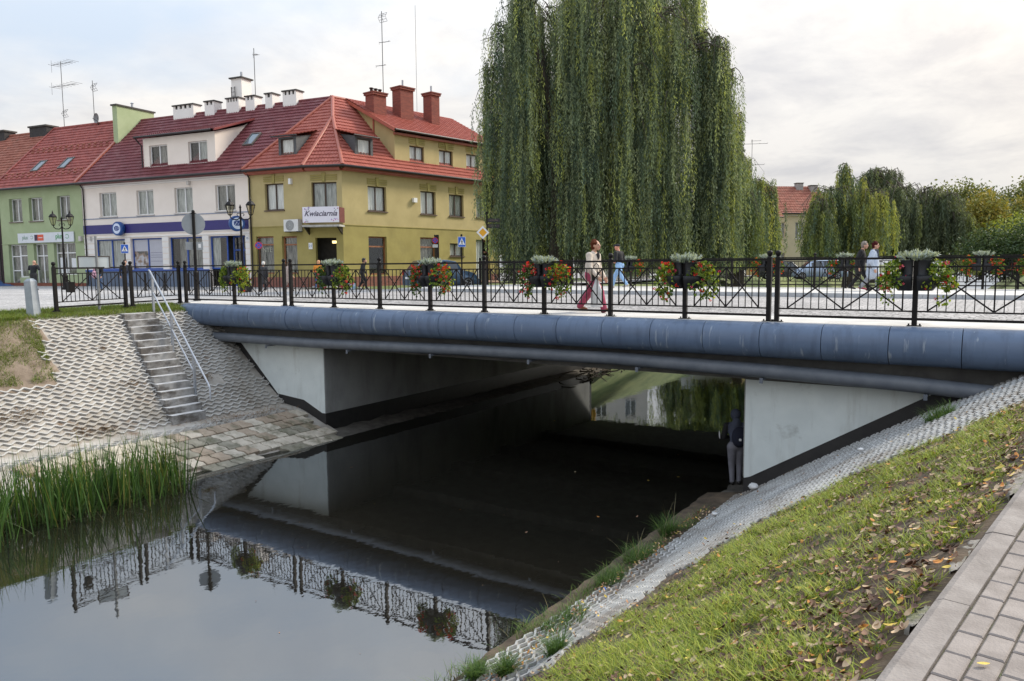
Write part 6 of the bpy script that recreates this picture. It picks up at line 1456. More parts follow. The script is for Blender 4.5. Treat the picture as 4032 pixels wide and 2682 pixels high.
def fallen_leaves():
    names = list(LEAFCOLS); mats = [M('leaf_'+k, a, 0.65, col2=b, scale=28, local=True, bump=0.2, bscale=60) for k, (a, b) in LEAFCOLS.items()]
    meshes = {}
    for i, nme in enumerate(names):
        for s in range(4):
            v, f = dead_leaf(i*10+s); mb = MB(); mb.add(v, f, 0, True); meshes[(i, s)] = mb.mesh('fallen_leaf', mats[i])
    r = np.random.default_rng(60); rr = random.Random(60)
    P = [0.34, 0.34, 0.21, 0.055, 0.055]
    lab = {0: 'curled dry brown leaf lying in the grass beside the brick path', 1: 'dark brown dead leaf lying in the grass beside the brick path', 2: 'pale tan dead leaf lying in the grass beside the brick path', 3: 'yellow fallen leaf lying in the grass beside the brick path', 4: 'orange fallen leaf lying in the grass beside the brick path'}
    cnt = 0; pts = []
    while cnt < 9000:
        y = 1.2+r.uniform(0, 1)**1.4*11.5; lo = right_upper(y); hi = kerb_x(y)-0.04
        if hi <= lo: continue
        t = r.uniform(0, 1); t = 1-(1-t)**1.0 if r.uniform() < 0.72 else 1-(abs(r.normal(0, 0.20)) % 1.0)
        x = lo+(hi-lo)*t
        if noise2(np.array(x), np.array(y), 2.2, 9) < r.uniform(-1.2, 0.3) and t < 0.75: continue
        pts.append((x, y)); cnt += 1
    pts.sort(key=lambda p: p[0]**2+p[1]**2)
    VV = [[] for _ in names]; FF = [[] for _ in names]
    nth = 0
    for i, (x, y) in enumerate(pts):
        c = int(r.choice(5, p=P)); s = int(r.integers(0, 4)); z = zr(x, y)+(r.uniform(0.008, 0.045) if t > 0.85 else r.uniform(0.03, 0.085))
        rot = (r.normal(0, 0.25), r.normal(0, 0.25)-0.45, r.uniform(0, 6.28)) if False else None; q_ = Matrix.Rotation(-math.atan(0.66), 4, 'Y') @ Matrix.Rotation(r.uniform(0, 6.28), 4, 'Z') @ Matrix.Rotation(r.normal(0, 0.3), 4, 'X') @ Matrix.Rotation(r.normal(0, 0.25), 4, 'Y'); rot = q_.to_euler(); sc = r.uniform(0.5, 1.25)
        az = math.atan2(x*math.cos(-0.5812)-y*math.sin(-0.5812), x*math.sin(-0.5812)+y*math.cos(-0.5812)) if False else 0; fw = -x*0.549+y*0.836; sd = x*0.836+y*0.549; dn = (ZC-z)/max(0.1, fw); vis = fw > 0 and abs(sd/fw) < 0.66 and dn < 0.55
        if vis and i % 2 == 0 and nth < 285:
            nth += 1
            o = link('fallen_leaf', meshes[(c, s)], None, (x, y, z)); o.rotation_euler = rot; o.scale = (sc, sc, sc); tag(o, lab[c], 'leaf', 'fallen leaves on the grass beside the path')
        else:
            m = Matrix.Translation((x, y, z)) @ q_ @ Matrix.Scale(sc, 4)
            co = np.array([m @ v.co for v in meshes[(c, s)].vertices]); k = sum(len(q) for q in VV[c]); VV[c].append(co)
            FF[c].append(np.array([p.vertices[:] for p in meshes[(c, s)].polygons])+k)
    v = []; f = []; mi = []; k = 0
    for c in range(5):
        if VV[c]:
            a = np.concatenate(VV[c]); b = np.concatenate(FF[c])+k; v.append(a); f.append(b); mi.append(np.full(len(b), c)); k += len(a)
    tag(link('leaf_litter', np_mesh('leaf_litter', np.concatenate(v), np.concatenate(f), mats, midx=np.concatenate(mi), smooth=True)), 'scattered small dead leaves over the grass slope', 'leaf litter', kind='stuff')
    # the single yellow leaf on the path bricks
    d = Vector((0.163, 1, 0.045)).normalized(); c = Vector((1, -0.163, 0)).normalized()
    p = Vector((kerb_x(3.0), 3.0, path_z(3.0)))+d*0.38+c*0.30
    o = link('fallen_leaf', meshes[(3, 1)], None, (p.x, p.y, p.z+0.014)); o.rotation_euler = (0, 0.0, 0.55); o.scale = (0.85, 0.85, 0.5); tag(o, 'single yellow leaf lying alone on the path bricks', 'leaf')
    # leaves drifted along the waterline and floating on the river
    V = []; F = []; MI = []; k = 0
    def put(x, y, z, flat, sc):
        nonlocal k
        c = int(r.choice(5, p=[.35, .2, .25, .1, .1])); s = int(r.integers(0, 4)); rot = (0 if flat else r.normal(0, 0.5), 0 if flat else r.normal(0, 0.5), r.uniform(0, 6.28))
        m = Matrix.Translation((x, y, z)) @ (Matrix.Rotation(rot[2], 4, 'Z') @ Matrix.Rotation(rot[1], 4, 'Y') @ Matrix.Rotation(rot[0], 4, 'X')) @ Matrix.Scale(sc, 4)
        co = np.array([m @ q.co for q in meshes[(c, s)].vertices]); V.append(co); b = np.array([q.vertices[:] for q in meshes[(c, s)].polygons])+k; F.append(b); MI.append(np.full(len(b), c)); k += len(co)
    for _ in range(420):
        y = r.uniform(5.5, 13.5); x = -4.62+abs(r.normal(0, 0.16))-0.05; put(x, y, zr(x, y)+0.06+r.uniform(0, 0.03), False, r.uniform(0.5, 1.0))
    for _ in range(60):
        y = r.uniform(6.8, 14); x = r.uniform(-4.3, min(0.4, right_upper(y))); put(x, y, zr(x, y)+0.085, False, r.uniform(0.5, 0.9))
    tag(link('drifted_leaves', np_mesh('drifted_leaves', np.concatenate(V), np.concatenate(F), mats, midx=np.concatenate(MI), smooth=True)), 'brown leaves drifted along the right waterline and lattice', 'leaf litter', kind='stuff')
    V, F, MI, k = [], [], [], 0
    for _ in range(110):
        x = r.uniform(-14.5, -5.6); y = r.uniform(6.0, 24.0); put(x, y, ZW+0.006, True, r.uniform(0.15, 0.42) if r.uniform() < 0.9 else 1.1)
    tag(link('floating_leaves', np_mesh('floating_leaves', np.concatenate(V), np.concatenate(F), mats, midx=np.concatenate(MI), smooth=True)), 'tiny leaves floating scattered on the dark river', 'leaf litter', kind='stuff')
fallen_leaves()
# ================================================================== people
def surface_net(field, org, h):
    """closed surface of field < 0 on a regular grid, one vertex per crossed cell"""
    inside = field < 0; nx, ny, nz = field.shape
    c = [inside[i:nx-1+i, j:ny-1+j, k:nz-1+k] for i in (0, 1) for j in (0, 1) for k in (0, 1)]
    s = sum(x.astype(np.int8) for x in c); act = (s > 0) & (s < 8); ids = -np.ones(act.shape, np.int64); ids[act] = np.arange(act.sum())
    I = np.argwhere(act); acc = np.zeros((len(I), 3)); cnt = np.zeros(len(I))
    corners = [(i, j, k) for i in (0, 1) for j in (0, 1) for k in (0, 1)]
    for a in range(8):
        for b in range(a+1, 8):
            ca, cb = np.array(corners[a]), np.array(corners[b])
            if abs(ca-cb).sum() != 1: continue
            fa = field[tuple((I+ca).T)]; fb = field[tuple((I+cb).T)]; m = (fa < 0) != (fb < 0)
            t = np.where(m, fa/np.where(np.abs(fa-fb) < 1e-9, 1, fa-fb), 0); p = ca+(cb-ca)*t[:, None]
            acc[m] += p[m]; cnt[m] += 1
    V = org+(I+acc/cnt[:, None])*h; F = []
    for ax in range(3):
        sl = [slice(None)]*3; sl2 = [slice(None)]*3; sl[ax] = slice(0, -1); sl2[ax] = slice(1, None)
        A = inside[tuple(sl)]; B = inside[tuple(sl2)]; E_ = np.argwhere(A != B); u, w = [q for q in range(3) if q != ax]
        ok = (E_[:, u] > 0) & (E_[:, w] > 0) & (E_[:, u] < field.shape[u]-1) & (E_[:, w] < field.shape[w]-1); E_ = E_[ok]
        q = []
        for du, dw in ((-1, -1), (0, -1), (0, 0), (-1, 0)):
            J = E_.copy(); J[:, u] += du; J[:, w] += dw; q.append(ids[tuple(J.T)])
        q = np.stack(q, 1); fl = A[tuple(E_.T)] ^ (ax == 1); q[~fl] = q[~fl][:, ::-1]; F.append(q)
    return V, np.concatenate(F)
def body_mesh(name, prims, mats, res=0.014, k=0.022):
    """prims: ('c', a, b, ra, rb, mat) tapered limb or ('e', centre, (rx, ry, rz), mat).  One continuous skin, material by nearest shape"""
    lo = np.array([9., 9, 9]); hi = -lo
    for p in prims:
        if p[0] == 'c': pts = np.array([p[1], p[2]]); r = max(p[3], p[4])
        else: pts = np.array([p[1]]); r = max(p[2])
        lo = np.minimum(lo, pts.min(0)-r); hi = np.maximum(hi, pts.max(0)+r)
    lo -= 0.06; hi += 0.06; n = np.ceil((hi-lo)/res).astype(int)+1
    f = np.full(n, 1.0); best = np.full(n, 1.0); lab = np.zeros(n, np.int32)
    ax = [lo[i]+np.arange(n[i])*res for i in range(3)]
    for p in prims:
        if p[0] == 'c': a, b = np.array(p[1], float), np.array(p[2], float); r = max(p[3], p[4]); l = np.minimum(a, b)-r-0.07; u = np.maximum(a, b)+r+0.07
        else: a = np.array(p[1], float); r3 = np.array(p[2], float); l = a-r3-0.07; u = a+r3+0.07
        i0 = np.clip(((l-lo)/res).astype(int), 0, n-1); i1 = np.clip(((u-lo)/res).astype(int)+2, 0, n); sl = tuple(slice(i0[i], i1[i]) for i in range(3))
        X, Y, Z = np.meshgrid(*[ax[i][sl[i]] for i in range(3)], indexing='ij')
        if p[0] == 'c':
            d = b-a; L2 = max(1e-9, d@d); t = np.clip(((X-a[0])*d[0]+(Y-a[1])*d[1]+(Z-a[2])*d[2])/L2, 0, 1)
            dist = np.sqrt((X-a[0]-t*d[0])**2+(Y-a[1]-t*d[1])**2+(Z-a[2]-t*d[2])**2)-(p[3]+(p[4]-p[3])*t)
        else:
            q = np.sqrt(((X-a[0])/r3[0])**2+((Y-a[1])/r3[1])**2+((Z-a[2])/r3[2])**2); dist = (q-1)*r3.min()
        kk = k if (p[6] if len(p) > 6 and p[0] == 'c' else True) else 0.004
        g = f[sl]; hh = np.clip(0.5+0.5*(g-dist)/kk, 0, 1); f[sl] = g*(1-hh)+dist*hh-kk*hh*(1-hh)
        m = dist < best[sl]; best[sl] = np.where(m, dist, best[sl]); lab[sl] = np.where(m, p[-1] if p[0] == 'e' else p[5], lab[sl])
    V, F = surface_net(f, lo, res); c = V[F].mean(1); ci = np.clip(np.round((c-lo)/res).astype(int), 0, n-1)
    return np_mesh(name, V, F, mats, midx=lab[tuple(ci.T)], smooth=True)
SKIN = M('skin', (0.52, 0.29, 0.20), 0.6, var=0.08, scale=20, local=True)
SKIN_R = M('ruddy_skin', (0.58, 0.26, 0.18), 0.6, var=0.08, scale=20, local=True)
def cloth(name, col, var=0.15, scale=7): return M('cloth_'+name, col, 0.9, var=var, scale=scale, local=True, bump=0.25, bscale=18)
def hand(P, wrist, d, side, mat, s=1.0, up=(0, 0, 1), curl=0.5):
    """palm, four unequal bent fingers and a thumb; d = direction of the fingers"""
    w = Vector(wrist); d = Vector(d).normalized(); n = d.cross(Vector(up)); n = (n if n.length > 0.1 else d.cross(Vector((1, 0, 0)))).normalized(); b = d.cross(n)
    c = w+d*0.045*s; P.append(('c', tuple(w), tuple(w+d*0.07*s), 0.026*s, 0.030*s, mat))
    for i, (o, l) in enumerate(((-0.027, 0.062), (-0.009, 0.074), (0.009, 0.070), (0.027, 0.054))):
        a = w+d*0.078*s+b*o*s; m = a+d*l*0.5*s+n*side*0.012*curl*s; e = m+(d*(1-curl*0.6)+n*side*curl).normalized()*l*0.5*s
        P.append(('c', tuple(a), tuple(m), 0.0105*s, 0.0098*s, mat)); P.append(('c', tuple(m), tuple(e), 0.0098*s, 0.0085*s, mat))
    t0 = w+d*0.025*s-b*0.028*s; P.append(('c', tuple(t0), tuple(t0+(d*0.7-b*0.7).normalized()*0.045*s+n*side*0.01), 0.012*s, 0.0105*s, mat))
def head(P, c, h, sk, yaw=0.0, tilt=0.0, face=True, eye=None):
    """c = centre of the skull; faces +y turned by yaw"""
    R = Matrix.Rotation(yaw, 3, 'Z') @ Matrix.Rotation(-tilt, 3, 'X'); c = Vector(c); q = lambda x, y, z: tuple(c+R @ Vector((x*h, y*h, z*h)))
    P.append(('e', q(0, 0, 0.012), (0.046*h, 0.056*h, 0.060*h), sk)); P.append(('c', q(0, 0.018, -0.02), q(0, 0.028, -0.048), 0.036*h, 0.024*h, sk))
    P.append(('c', q(0, 0.054, 0.0), q(0, 0.066, -0.018), 0.006*h, 0.009*h, sk)); 
    for s in (-1, 1): P.append(('e', q(s*0.047, -0.002, -0.005), (0.008*h, 0.012*h, 0.018*h), sk))
    if eye is not None:
        for s in (-1, 1): P.append(('e', q(s*0.020, 0.050, 0.004), (0.008*h, 0.006*h, 0.005*h), eye))
        P.append(('c', q(-0.012, 0.053, -0.035), q(0.012, 0.053, -0.035), 0.0045*h, 0.0045*h, eye+1))
    return q
def hair_mesh(c, h, yaw, mat, kind='short', seed=1, tilt=0.0):
    """tufts of hair over a cap that follows the skull"""
    R = Matrix.Rotation(yaw, 3, 'Z') @ Matrix.Rotation(-tilt, 3, 'X'); P = []; c = Vector(c)
    def q(x, y, z): return tuple(c+R @ Vector((x*h, y*h, z*h)))
    P.append(('e', q(0, -0.012, 0.024), (0.056*h, 0.063*h, 0.054*h), 0)); P.append(('e', q(0, -0.032, -0.006), (0.053*h, 0.040*h, 0.056*h), 0))
    r = random.Random(seed)
    if kind == 'short':
        for _ in range(26):
            a = r.uniform(0, 2*PI); e = r.uniform(0.1, 1.4); x, y, z = math.cos(a)*math.cos(e), math.sin(a)*math.cos(e), math.sin(e)
            if y > 0.55 and z < 0.55: continue
            b = (x*0.047, y*0.052-0.010, z*0.054+0.026); P.append(('c', q(*b), q(b[0]*1.16, b[1]*1.12, b[2]*1.03), 0.017*h, 0.012*h, 0))
    if kind == 'long':
        P.append(('c', q(0, -0.045, 0.0), q(0, -0.055, -0.085), 0.042*h, 0.03*h, 0))
    return body_mesh('hair', P, [mat], 0.011 if h > 1.5 else 0.013, 0.012)
def walker(h, lead=0.30, trail=0.30, armf=0.20, armb=0.22, lean=0.03, coat=None, wide=1.0, m=None, elbow=None, sleeve=True, head_yaw=0.0, bend=0.0, eye=None, tilt=0.0, shoe_len=1.0, lw=1.0):
    """m: dict of material numbers skin, top, leg, shoe.  Faces +y.  Returns shapes, wrist points and the head centre"""
    P = []; Z = lambda f: f*h; w = wide
    hipz, kz = Z(0.51), Z(0.275)
    pel = (0, 0, hipz)
    sh = Vector((0, lean*h, Z(0.805)))
    P += [('e', (0, -0.01, Z(0.535)), (0.098*h*w, 0.072*h*w, 0.075*h), m['leg'])]
    P += [('c', (0, 0, Z(0.57)), (0, lean*h*0.5, Z(0.66)), 0.075*h*w, 0.082*h*w, m['top']), ('e', (0, lean*h*0.7, Z(0.73)), (0.100*h*w, 0.070*h*w, 0.105*h), m['top'])]
    for s in (-1, 1): P.append(('c', (s*0.03*h, lean*h, Z(0.80)), (s*0.098*h*w, lean*h*0.9, Z(0.785)), 0.045*h, 0.042*h, m['top']))
    # legs: right leads, left trails
    for s, dy, up in ((1, lead, 0.0), (-1, -trail, 0.045 if trail > 0.15 else 0.0)):
        hip = (s*0.052*h*w, 0, hipz); ank = (s*0.045*h, dy*h*0.62, Z(0.045)+up*h)
        kn = (s*0.05*h, dy*h*0.62*0.5+0.045*h*(1 if dy > 0 else 0.9), kz+(0.01*h if dy > 0 else -0.005*h))
        P += [('c', hip, kn, 0.064*h*w, 0.043*h*lw, m['leg']), ('c', kn, ank, 0.043*h*lw, 0.031*h*(lw+0.12*(lw > 1)), m['leg'])]
        pitch = -0.5 if dy > 0.15 else (0.45 if dy < -0.15 else 0.0); dx = math.cos(pitch); dz = -math.sin(pitch)
        heel = (ank[0], ank[1]-0.02*h, ank[2]-0.018*h); toe = (ank[0]+s*0.01*h, ank[1]+0.105*h*shoe_len*dx, ank[2]-0.022*h+(0.03*h if dy > 0.15 else (-0.028*h if dy < -0.15 else -0.004*h)))
        P += [('c', heel, toe, 0.025*h, 0.019*h, m['shoe']), ('c', heel, (heel[0], heel[1], heel[2]-0.006*h), 0.024*h, 0.022*h, m['shoe'])]
    if coat:
        ln, fl = coat
        P += [('c', (0, lean*h*0.4, Z(0.64)), (0, 0.01*h, Z(ln)), 0.092*h*w, fl*h*w, m['top']), ('c', (0.035*h, 0.015*h, Z(0.60)), (0.045*h, 0.04*h, Z(ln)), 0.075*h*w, fl*h*w*0.8, m['top']), ('c', (-0.035*h, 0, Z(0.60)), (-0.045*h, -0.03*h, Z(ln)), 0.075*h*w, fl*h*w*0.8, m['top'])]
    wr = []
    for s, dy in ((1, -armb), (-1, armf)):
        so = Vector((s*0.115*h*w, lean*h*0.9, Z(0.79))); el = so+Vector((s*0.025*h, dy*h*0.42, -0.165*h)); fo = Vector((s*0.0, (dy*0.55+0.10)*h, -0.140*h)); wp = el+fo
        if elbow and s in elbow: el = Vector(elbow[s][0])*h; wp = Vector(elbow[s][1])*h; fo = wp-el
        P += [('c', tuple(so), tuple(el), 0.040*h*w, 0.033*h*w, m['top']), ('c', tuple(el), tuple(wp), 0.032*h*w, 0.023*h*w, m['top'])]
        hand(P, tuple(wp+fo.normalized()*0.006*h), fo.normalized(), -s, m['skin'], h/1.68); wr.append(wp)
    nk = Vector((0, lean*h*1.2, Z(0.84))); hc = Vector((0, lean*h*1.9+0.012*h, Z(0.925)))
    P.append(('c', (0, lean*h, Z(0.80)), tuple(nk+Vector((0, 0.008*h, 0.03*h))), 0.036*h, 0.031*h, m['skin']))
    head(P, hc, h, m['skin'], head_yaw, tilt, eye=eye)
    return P, wr, hc
DARKEYE = M('eye_dark', (0.03, 0.02, 0.015), 0.4); LIP = M('lip', (0.42, 0.13, 0.11), 0.6)
def person(x, y, z, yaw, label, P, mats, res=0.014, group=None):
    t = thing('person', (x, y, z), label, 'person', group, yaw); link('body', body_mesh('body', P, mats, res), t); return t
def face_dir(dx, dy): return math.atan2(-dx, dy)       # rotation that turns local +y towards (dx, dy)
def people():
    # woman in the beige jacket, walking right along the near pavement
    h = 1.64; mats = [SKIN, cloth('beige', (0.60, 0.52, 0.44)), cloth('wine', (0.34, 0.055, 0.105)), M('brown_leather', (0.20, 0.07, 0.03), 0.5, var=0.15), DARKEYE, LIP, cloth('black_top', (0.02, 0.02, 0.022))]
    m = dict(skin=0, top=1, leg=2, shoe=3)
    el = {1: ((0.165, 0.05, 0.62), (0.15, 0.16, 0.50)), -1: ((-0.16, 0.03, 0.63), (-0.15, 0.12, 0.49))}
    P, wr, hc = walker(h, 0.34, 0.33, lean=0.025, coat=(0.455, 0.088), wide=1.14, m=m, elbow=el, eye=4, tilt=-0.18, lw=1.28)
    P.append(('e', (0, 0.098*h, 0.79*h), (0.030*h, 0.02*h, 0.055*h), 6))
    t = person(-8.15, 15.75, 0, face_dir(1, 0.02), 'woman with short auburn hair, beige jacket and wine red trousers on the bridge', P, mats, 0.0105)
    link('hair', hair_mesh(hc, h, 0, M('auburn_hair', (0.050, 0.014, 0.007), 0.85, col2=(0.12, 0.036, 0.016), scale=40, local=True, spec=0.1), 'short', 2, tilt=-0.18), t)
    bag = thing('handbag', (-8.15+0.20, 15.75-0.17, 0.84), 'black handbag hanging from the arm of the woman in beige', 'handbag', None, face_dir(1, 0.02)); bl = M('black_leather', (0.015, 0.014, 0.014), 0.45, var=0.2)
    mb = MB(); rings = [[(sx*w*(0.5 if abs(k) == 1 else 1)*0.5, 0.1*math.cos(2*PI*i/10)*0 + yy, zz) for i, (yy, zz) in enumerate(((-0.075, -0.10), (0.075, -0.10), (0.085, -0.02), (0.065, 0.09), (-0.065, 0.09), (-0.085, -0.02)))] for k, (sx, w) in enumerate(((-1, 0.05), (-1, 0.09), (1, 0.09), (1, 0.05)))]
    mb.loft(rings, 0, True, False); mb.build('bag_body', bl, bag); mb = MB(); mb.tube([(0, -0.08, 0.10), (0, -0.06, 0.22), (0, 0, 0.28), (0, 0.06, 0.22), (0, 0.08, 0.10)], 0.01, 6); mb.build('strap', bl, bag)
    cb = thing('carrier_bag', (-8.15+0.24, 15.75-0.22, 0.78), 'thin white carrier bag in the hand of the woman in beige', 'bag', None, face_dir(1, 0.02)); wm = M('white_plastic', (0.62, 0.62, 0.62), 0.4, var=0.15, scale=6, bump=0.4, bscale=9)
    mb = MB(); rings = []
    for i in range(9):
        z = -0.02-0.62*i/8; w = 0.03+0.11*min(1, i/4); d = 0.02+0.035*min(1, i/4)
        rings.append([((d+0.008*math.sin(3*a+i))*math.cos(a), (w+0.012*math.sin(5*a+2*i))*math.sin(a), z) for a in [2*PI*k/16 for k in range(16)]])
    mb.loft(rings, 0, True, True); mb.build('bag_body', wm, cb); mb = MB(); mb.tube([(0, -0.03, -0.02), (0, 0, 0.05), (0, 0.03, -0.02)], 0.008, 6); mb.build('handles', wm, cb)
    # man in black pullover, cap and light jeans, walking left on the far pavement
    h = 1.76; mats = [SKIN_R, cloth('black', (0.014, 0.014, 0.016)), cloth('light_jeans', (0.26, 0.42, 0.66)), M('grey_shoe', (0.40, 0.37, 0.34), 0.7, var=0.1)]
    P, wr, hc = walker(h, 0.34, 0.36, 0.10, 0.1, 0.03, None, 1.12, m, elbow={1: ((0.165, 0.0, 0.645), (0.12, 0.13, 0.60)), -1: ((-0.165, 0.0, 0.645), (-0.12, 0.13, 0.60))})
    t = person(-13.3, 28.1, 0.175, face_dir(-1, 0.12), 'man in black cap, black pullover and light blue jeans striding left', P, mats, 0.015)
    Pc = [('e', tuple(hc+Vector((0, -0.006*h, 0.034*h))), (0.053*h, 0.062*h, 0.038*h), 0), ('c', tuple(hc+Vector((0, 0.05*h, 0.032*h))), tuple(hc+Vector((0, 0.085*h, 0.024*h))), 0.03*h, 0.02*h, 0)]
    link('cap', body_mesh('cap', Pc, [cloth('cap', (0.016, 0.016, 0.022))], 0.014), t)
    # the couple walking right on the far pavement
    h = 1.60; mats = [SKIN, cloth('pale_blue', (0.42, 0.48, 0.58)), cloth('grey_trousers', (0.25, 0.26, 0.29)), M('maroon_shoe', (0.30, 0.03, 0.06), 0.6, var=0.1), DARKEYE, LIP]
    P, wr, hc = walker(h, 0.20, 0.34, 0.12, 0.10, 0.02, (0.36, 0.098), 1.22, m, lw=1.15, elbow={1: ((0.18, 0.0, 0.60), (0.165, 0.06, 0.46)), -1: ((-0.18, 0.0, 0.60), (-0.165, 0.06, 0.46))}, eye=4)
    t = person(-4.0, 27.55, 0.175, face_dir(1, 0.0), 'dark red haired woman in pale blue coat and scarf walking right', P, mats, 0.013)
    link('hair', hair_mesh(hc, h, 0, M('dark_red_hair', (0.030, 0.005, 0.006), 0.85, col2=(0.07, 0.011, 0.012), scale=40, local=True, spec=0.1), 'short', 5), t)
    sc = [('c', (0.05*h, 0.06*h, 0.835*h), (-0.05*h, 0.06*h, 0.835*h), 0.018*h, 0.018*h, 0), ('c', (0.02*h, 0.09*h, 0.825*h), (0.035*h, 0.115*h, 0.69*h), 0.018*h, 0.012*h, 0), ('c', (-0.05*h, -0.02*h, 0.838*h), (0.05*h, -0.02*h, 0.838*h), 0.02*h, 0.02*h, 0)]
    link('scarf', body_mesh('scarf', sc, [cloth('scarf', (0.06, 0.065, 0.09), 0.6, 14)], 0.013), t)
    h = 1.62; mats = [SKIN, cloth('black_coat', (0.012, 0.012, 0.014)), cloth('black_trousers', (0.010, 0.010, 0.012)), M('black_shoe', (0.012, 0.011, 0.011), 0.5)]
    P, wr, hc = walker(h, 0.30, 0.28, 0.12, 0.12, 0.04, (0.44, 0.085), 1.12, m)
    t = person(-4.45, 27.95, 0.175, face_dir(1, 0.0), 'grey haired person in long black coat beside the woman in pale blue', P, mats, 0.015)
    link('hair', hair_mesh(hc, h, 0, M('ash_hair', (0.20, 0.165, 0.14), 0.7, var=0.2, scale=40, local=True), 'short', 7), t)
    # figure under the bridge, seen from behind
    h = 1.57; mats = [SKIN, cloth('slate_hoodie', (0.055, 0.065, 0.10)), cloth('grey_joggers', (0.17, 0.17, 0.20)), M('black_shoe', (0.012, 0.011, 0.011), 0.5), cloth('black_sleeve', (0.008, 0.008, 0.009))]
    P, wr, hc = walker(h, 0.02, 0.0, 0.0, 0.0, 0.05, None, 1.05, m, elbow={1: ((0.16, 0.06, 0.63), (0.07, 0.19, 0.60)), -1: ((-0.16, 0.06, 0.63), (-0.07, 0.19, 0.60))}, tilt=-0.5)
    P = [tuple(list(p[:5])+[4]) if (p[0] == 'c' and p[5] == 1 and abs(p[1][0]) > 0.1*h and p[1][2] < 0.80*h) else p for p in P]
    P.append(('e', tuple(hc+Vector((0, -0.012, 0.008))), (0.068*h, 0.075*h, 0.078*h), 1)); P.append(('c', (0, 0.02*h, 0.81*h), (0, 0.02*h, 0.86*h), 0.06*h, 0.05*h, 1))
    t = person(-4.76, 15.75, -3.53, face_dir(-0.45, 0.9), 'person in dark hoodie and grey joggers standing by the water under the bridge', P, mats, 0.015)
    mb = MB(); c0 = Vector((-0.205*h, 0.06*h, 0.66*h))
    pat = M('sleeve_print', (0.70, 0.70, 0.72), 0.7, var=0.05)
    for a, b in (((-0.05, -0.07), (-0.05, 0.05)), ((-0.05, 0.05), (0.04, 0.07)), ((0.04, 0.07), (0.04, -0.04)), ((-0.05, -0.07), (0.04, -0.04)), ((-0.015, 0.03), (0.01, 0.035)), ((0.01, 0.035), (0.0, -0.03))):
        mb.tube([(c0.x-0.012, c0.y+a[0], c0.z+a[1]), (c0.x-0.012, c0.y+b[0], c0.z+b[1])], 0.007, 5)
    mb.build('sleeve_print', pat, t)
    bp_ = thing('backpack', (-4.69, 15.60, -3.53+1.06), 'dark navy backpack on the back of the person under the bridge', 'backpack', None, face_dir(-0.45, 0.9))
    Pb = [('e', (0.02, -0.06, 0.0), (0.15, 0.10, 0.22), 0), ('e', (0.02, -0.13, -0.06), (0.11, 0.05, 0.11), 0)]
    link('pack', body_mesh('pack', Pb, [cloth('navy_pack', (0.008, 0.010, 0.025))], 0.018), bp_)
    mb = MB(); mb.lathe([(0.03, -0.19), (0.03, -0.185), (0.018, -0.183)], (0, 0, 0), 12) ; mb = MB(lambda x, y, z: Vector((x+0.02, -z, y-0.03))); mb.loft([[(r*math.cos(2*PI*k/14), r*math.sin(2*PI*k/14), z) for k in range(14)] for r, z in ((0.028, 0.178), (0.028, 0.186), (0.012, 0.187))], 0, True, False); mb.build('badge', pat, bp_)
    # people on the square
    def sq(x, y): return zsq(x, y)-0.01
    def simple(x, y, d, h, label, top, leg, shoe, hairm, hk='short', coat=None, wide=1.05, lead=0.2, trail=0.2, elbow=None, skin=SKIN, seed=1, tilt=0.0, group=None):
        mats = [skin, top, leg, shoe]; P, wr, hc = walker(h, lead, trail, 0.12, 0.12, 0.03, coat, wide, m, elbow=elbow, tilt=tilt)
        t = person(x, y, sq(x, y), face_dir(*d), label, P, mats, 0.02)
        if hairm: link('hair', hair_mesh(hc, h, 0, hairm, hk, seed, tilt), t)
        return t
    bs = M('black_shoe', (0.012, 0.011, 0.011), 0.5); white_h = M('white_hair', (0.62, 0.60, 0.58), 0.7, var=0.15, scale=30, local=True)
    simple(-34.6, 27.9, (-0.5, 0.6), 1.58, 'white haired woman in dark coat carrying a bag by the left shop window', cloth('charcoal', (0.04, 0.04, 0.045)), cloth('navy_skirt', (0.02, 0.02, 0.03)), bs, white_h, coat=(0.30, 0.075))
    simple(-34.35, 29.4, (0.2, 0.9), 1.60, 'person in pale beige coat behind the double railing post', cloth('pale_beige', (0.42, 0.34, 0.30)), cloth('pale_beige2', (0.36, 0.29, 0.26)), bs, M('brown_hair', (0.10, 0.06, 0.035), 0.7, var=0.2, local=True, scale=30), coat=(0.34, 0.08))
    simple(-32.7, 30.1, (-0.3, 0.9), 1.66, 'blonde woman in orange top at the dark shop doorway', cloth('orange', (0.65, 0.24, 0.03)), cloth('blue_jeans', (0.05, 0.08, 0.20)), bs, M('blonde_hair', (0.52, 0.26, 0.13), 0.7, var=0.2, local=True, scale=30), 'long', elbow={1: ((0.165, 0.03, 0.63), (0.10, 0.16, 0.62)), -1: ((-0.165, 0.03, 0.63), (-0.10, 0.16, 0.62))})
    simple(-29.4, 30.2, (0.6, 0.4), 1.68, 'person in black jacket and trousers holding a phone to the face', cloth('black_jacket', (0.015, 0.016, 0.02)), cloth('black_trousers', (0.010, 0.010, 0.012)), M('white_shoe', (0.5, 0.48, 0.46), 0.6, var=0.1), M('black_hair', (0.02, 0.018, 0.018), 0.6, var=0.2, local=True, scale=30), elbow={1: ((0.165, 0.05, 0.66), (0.07, 0.13, 0.86)), -1: ((-0.16, 0.02, 0.63), (-0.13, 0.10, 0.52))})
    simple(-48.6, 22.6, (-0.4, 0.9), 1.74, 'bald man in black jacket seen from behind by the phone shop', cloth('black_jacket', (0.015, 0.016, 0.02)), cloth('dark_trousers', (0.03, 0.03, 0.035)), bs, None, elbow={1: ((0.19, 0.04, 0.70), (0.07, 0.13, 0.82)), -1: ((-0.19, 0.04, 0.70), (-0.07, 0.13, 0.82))}, wide=1.2, lead=0.02, trail=0.0)
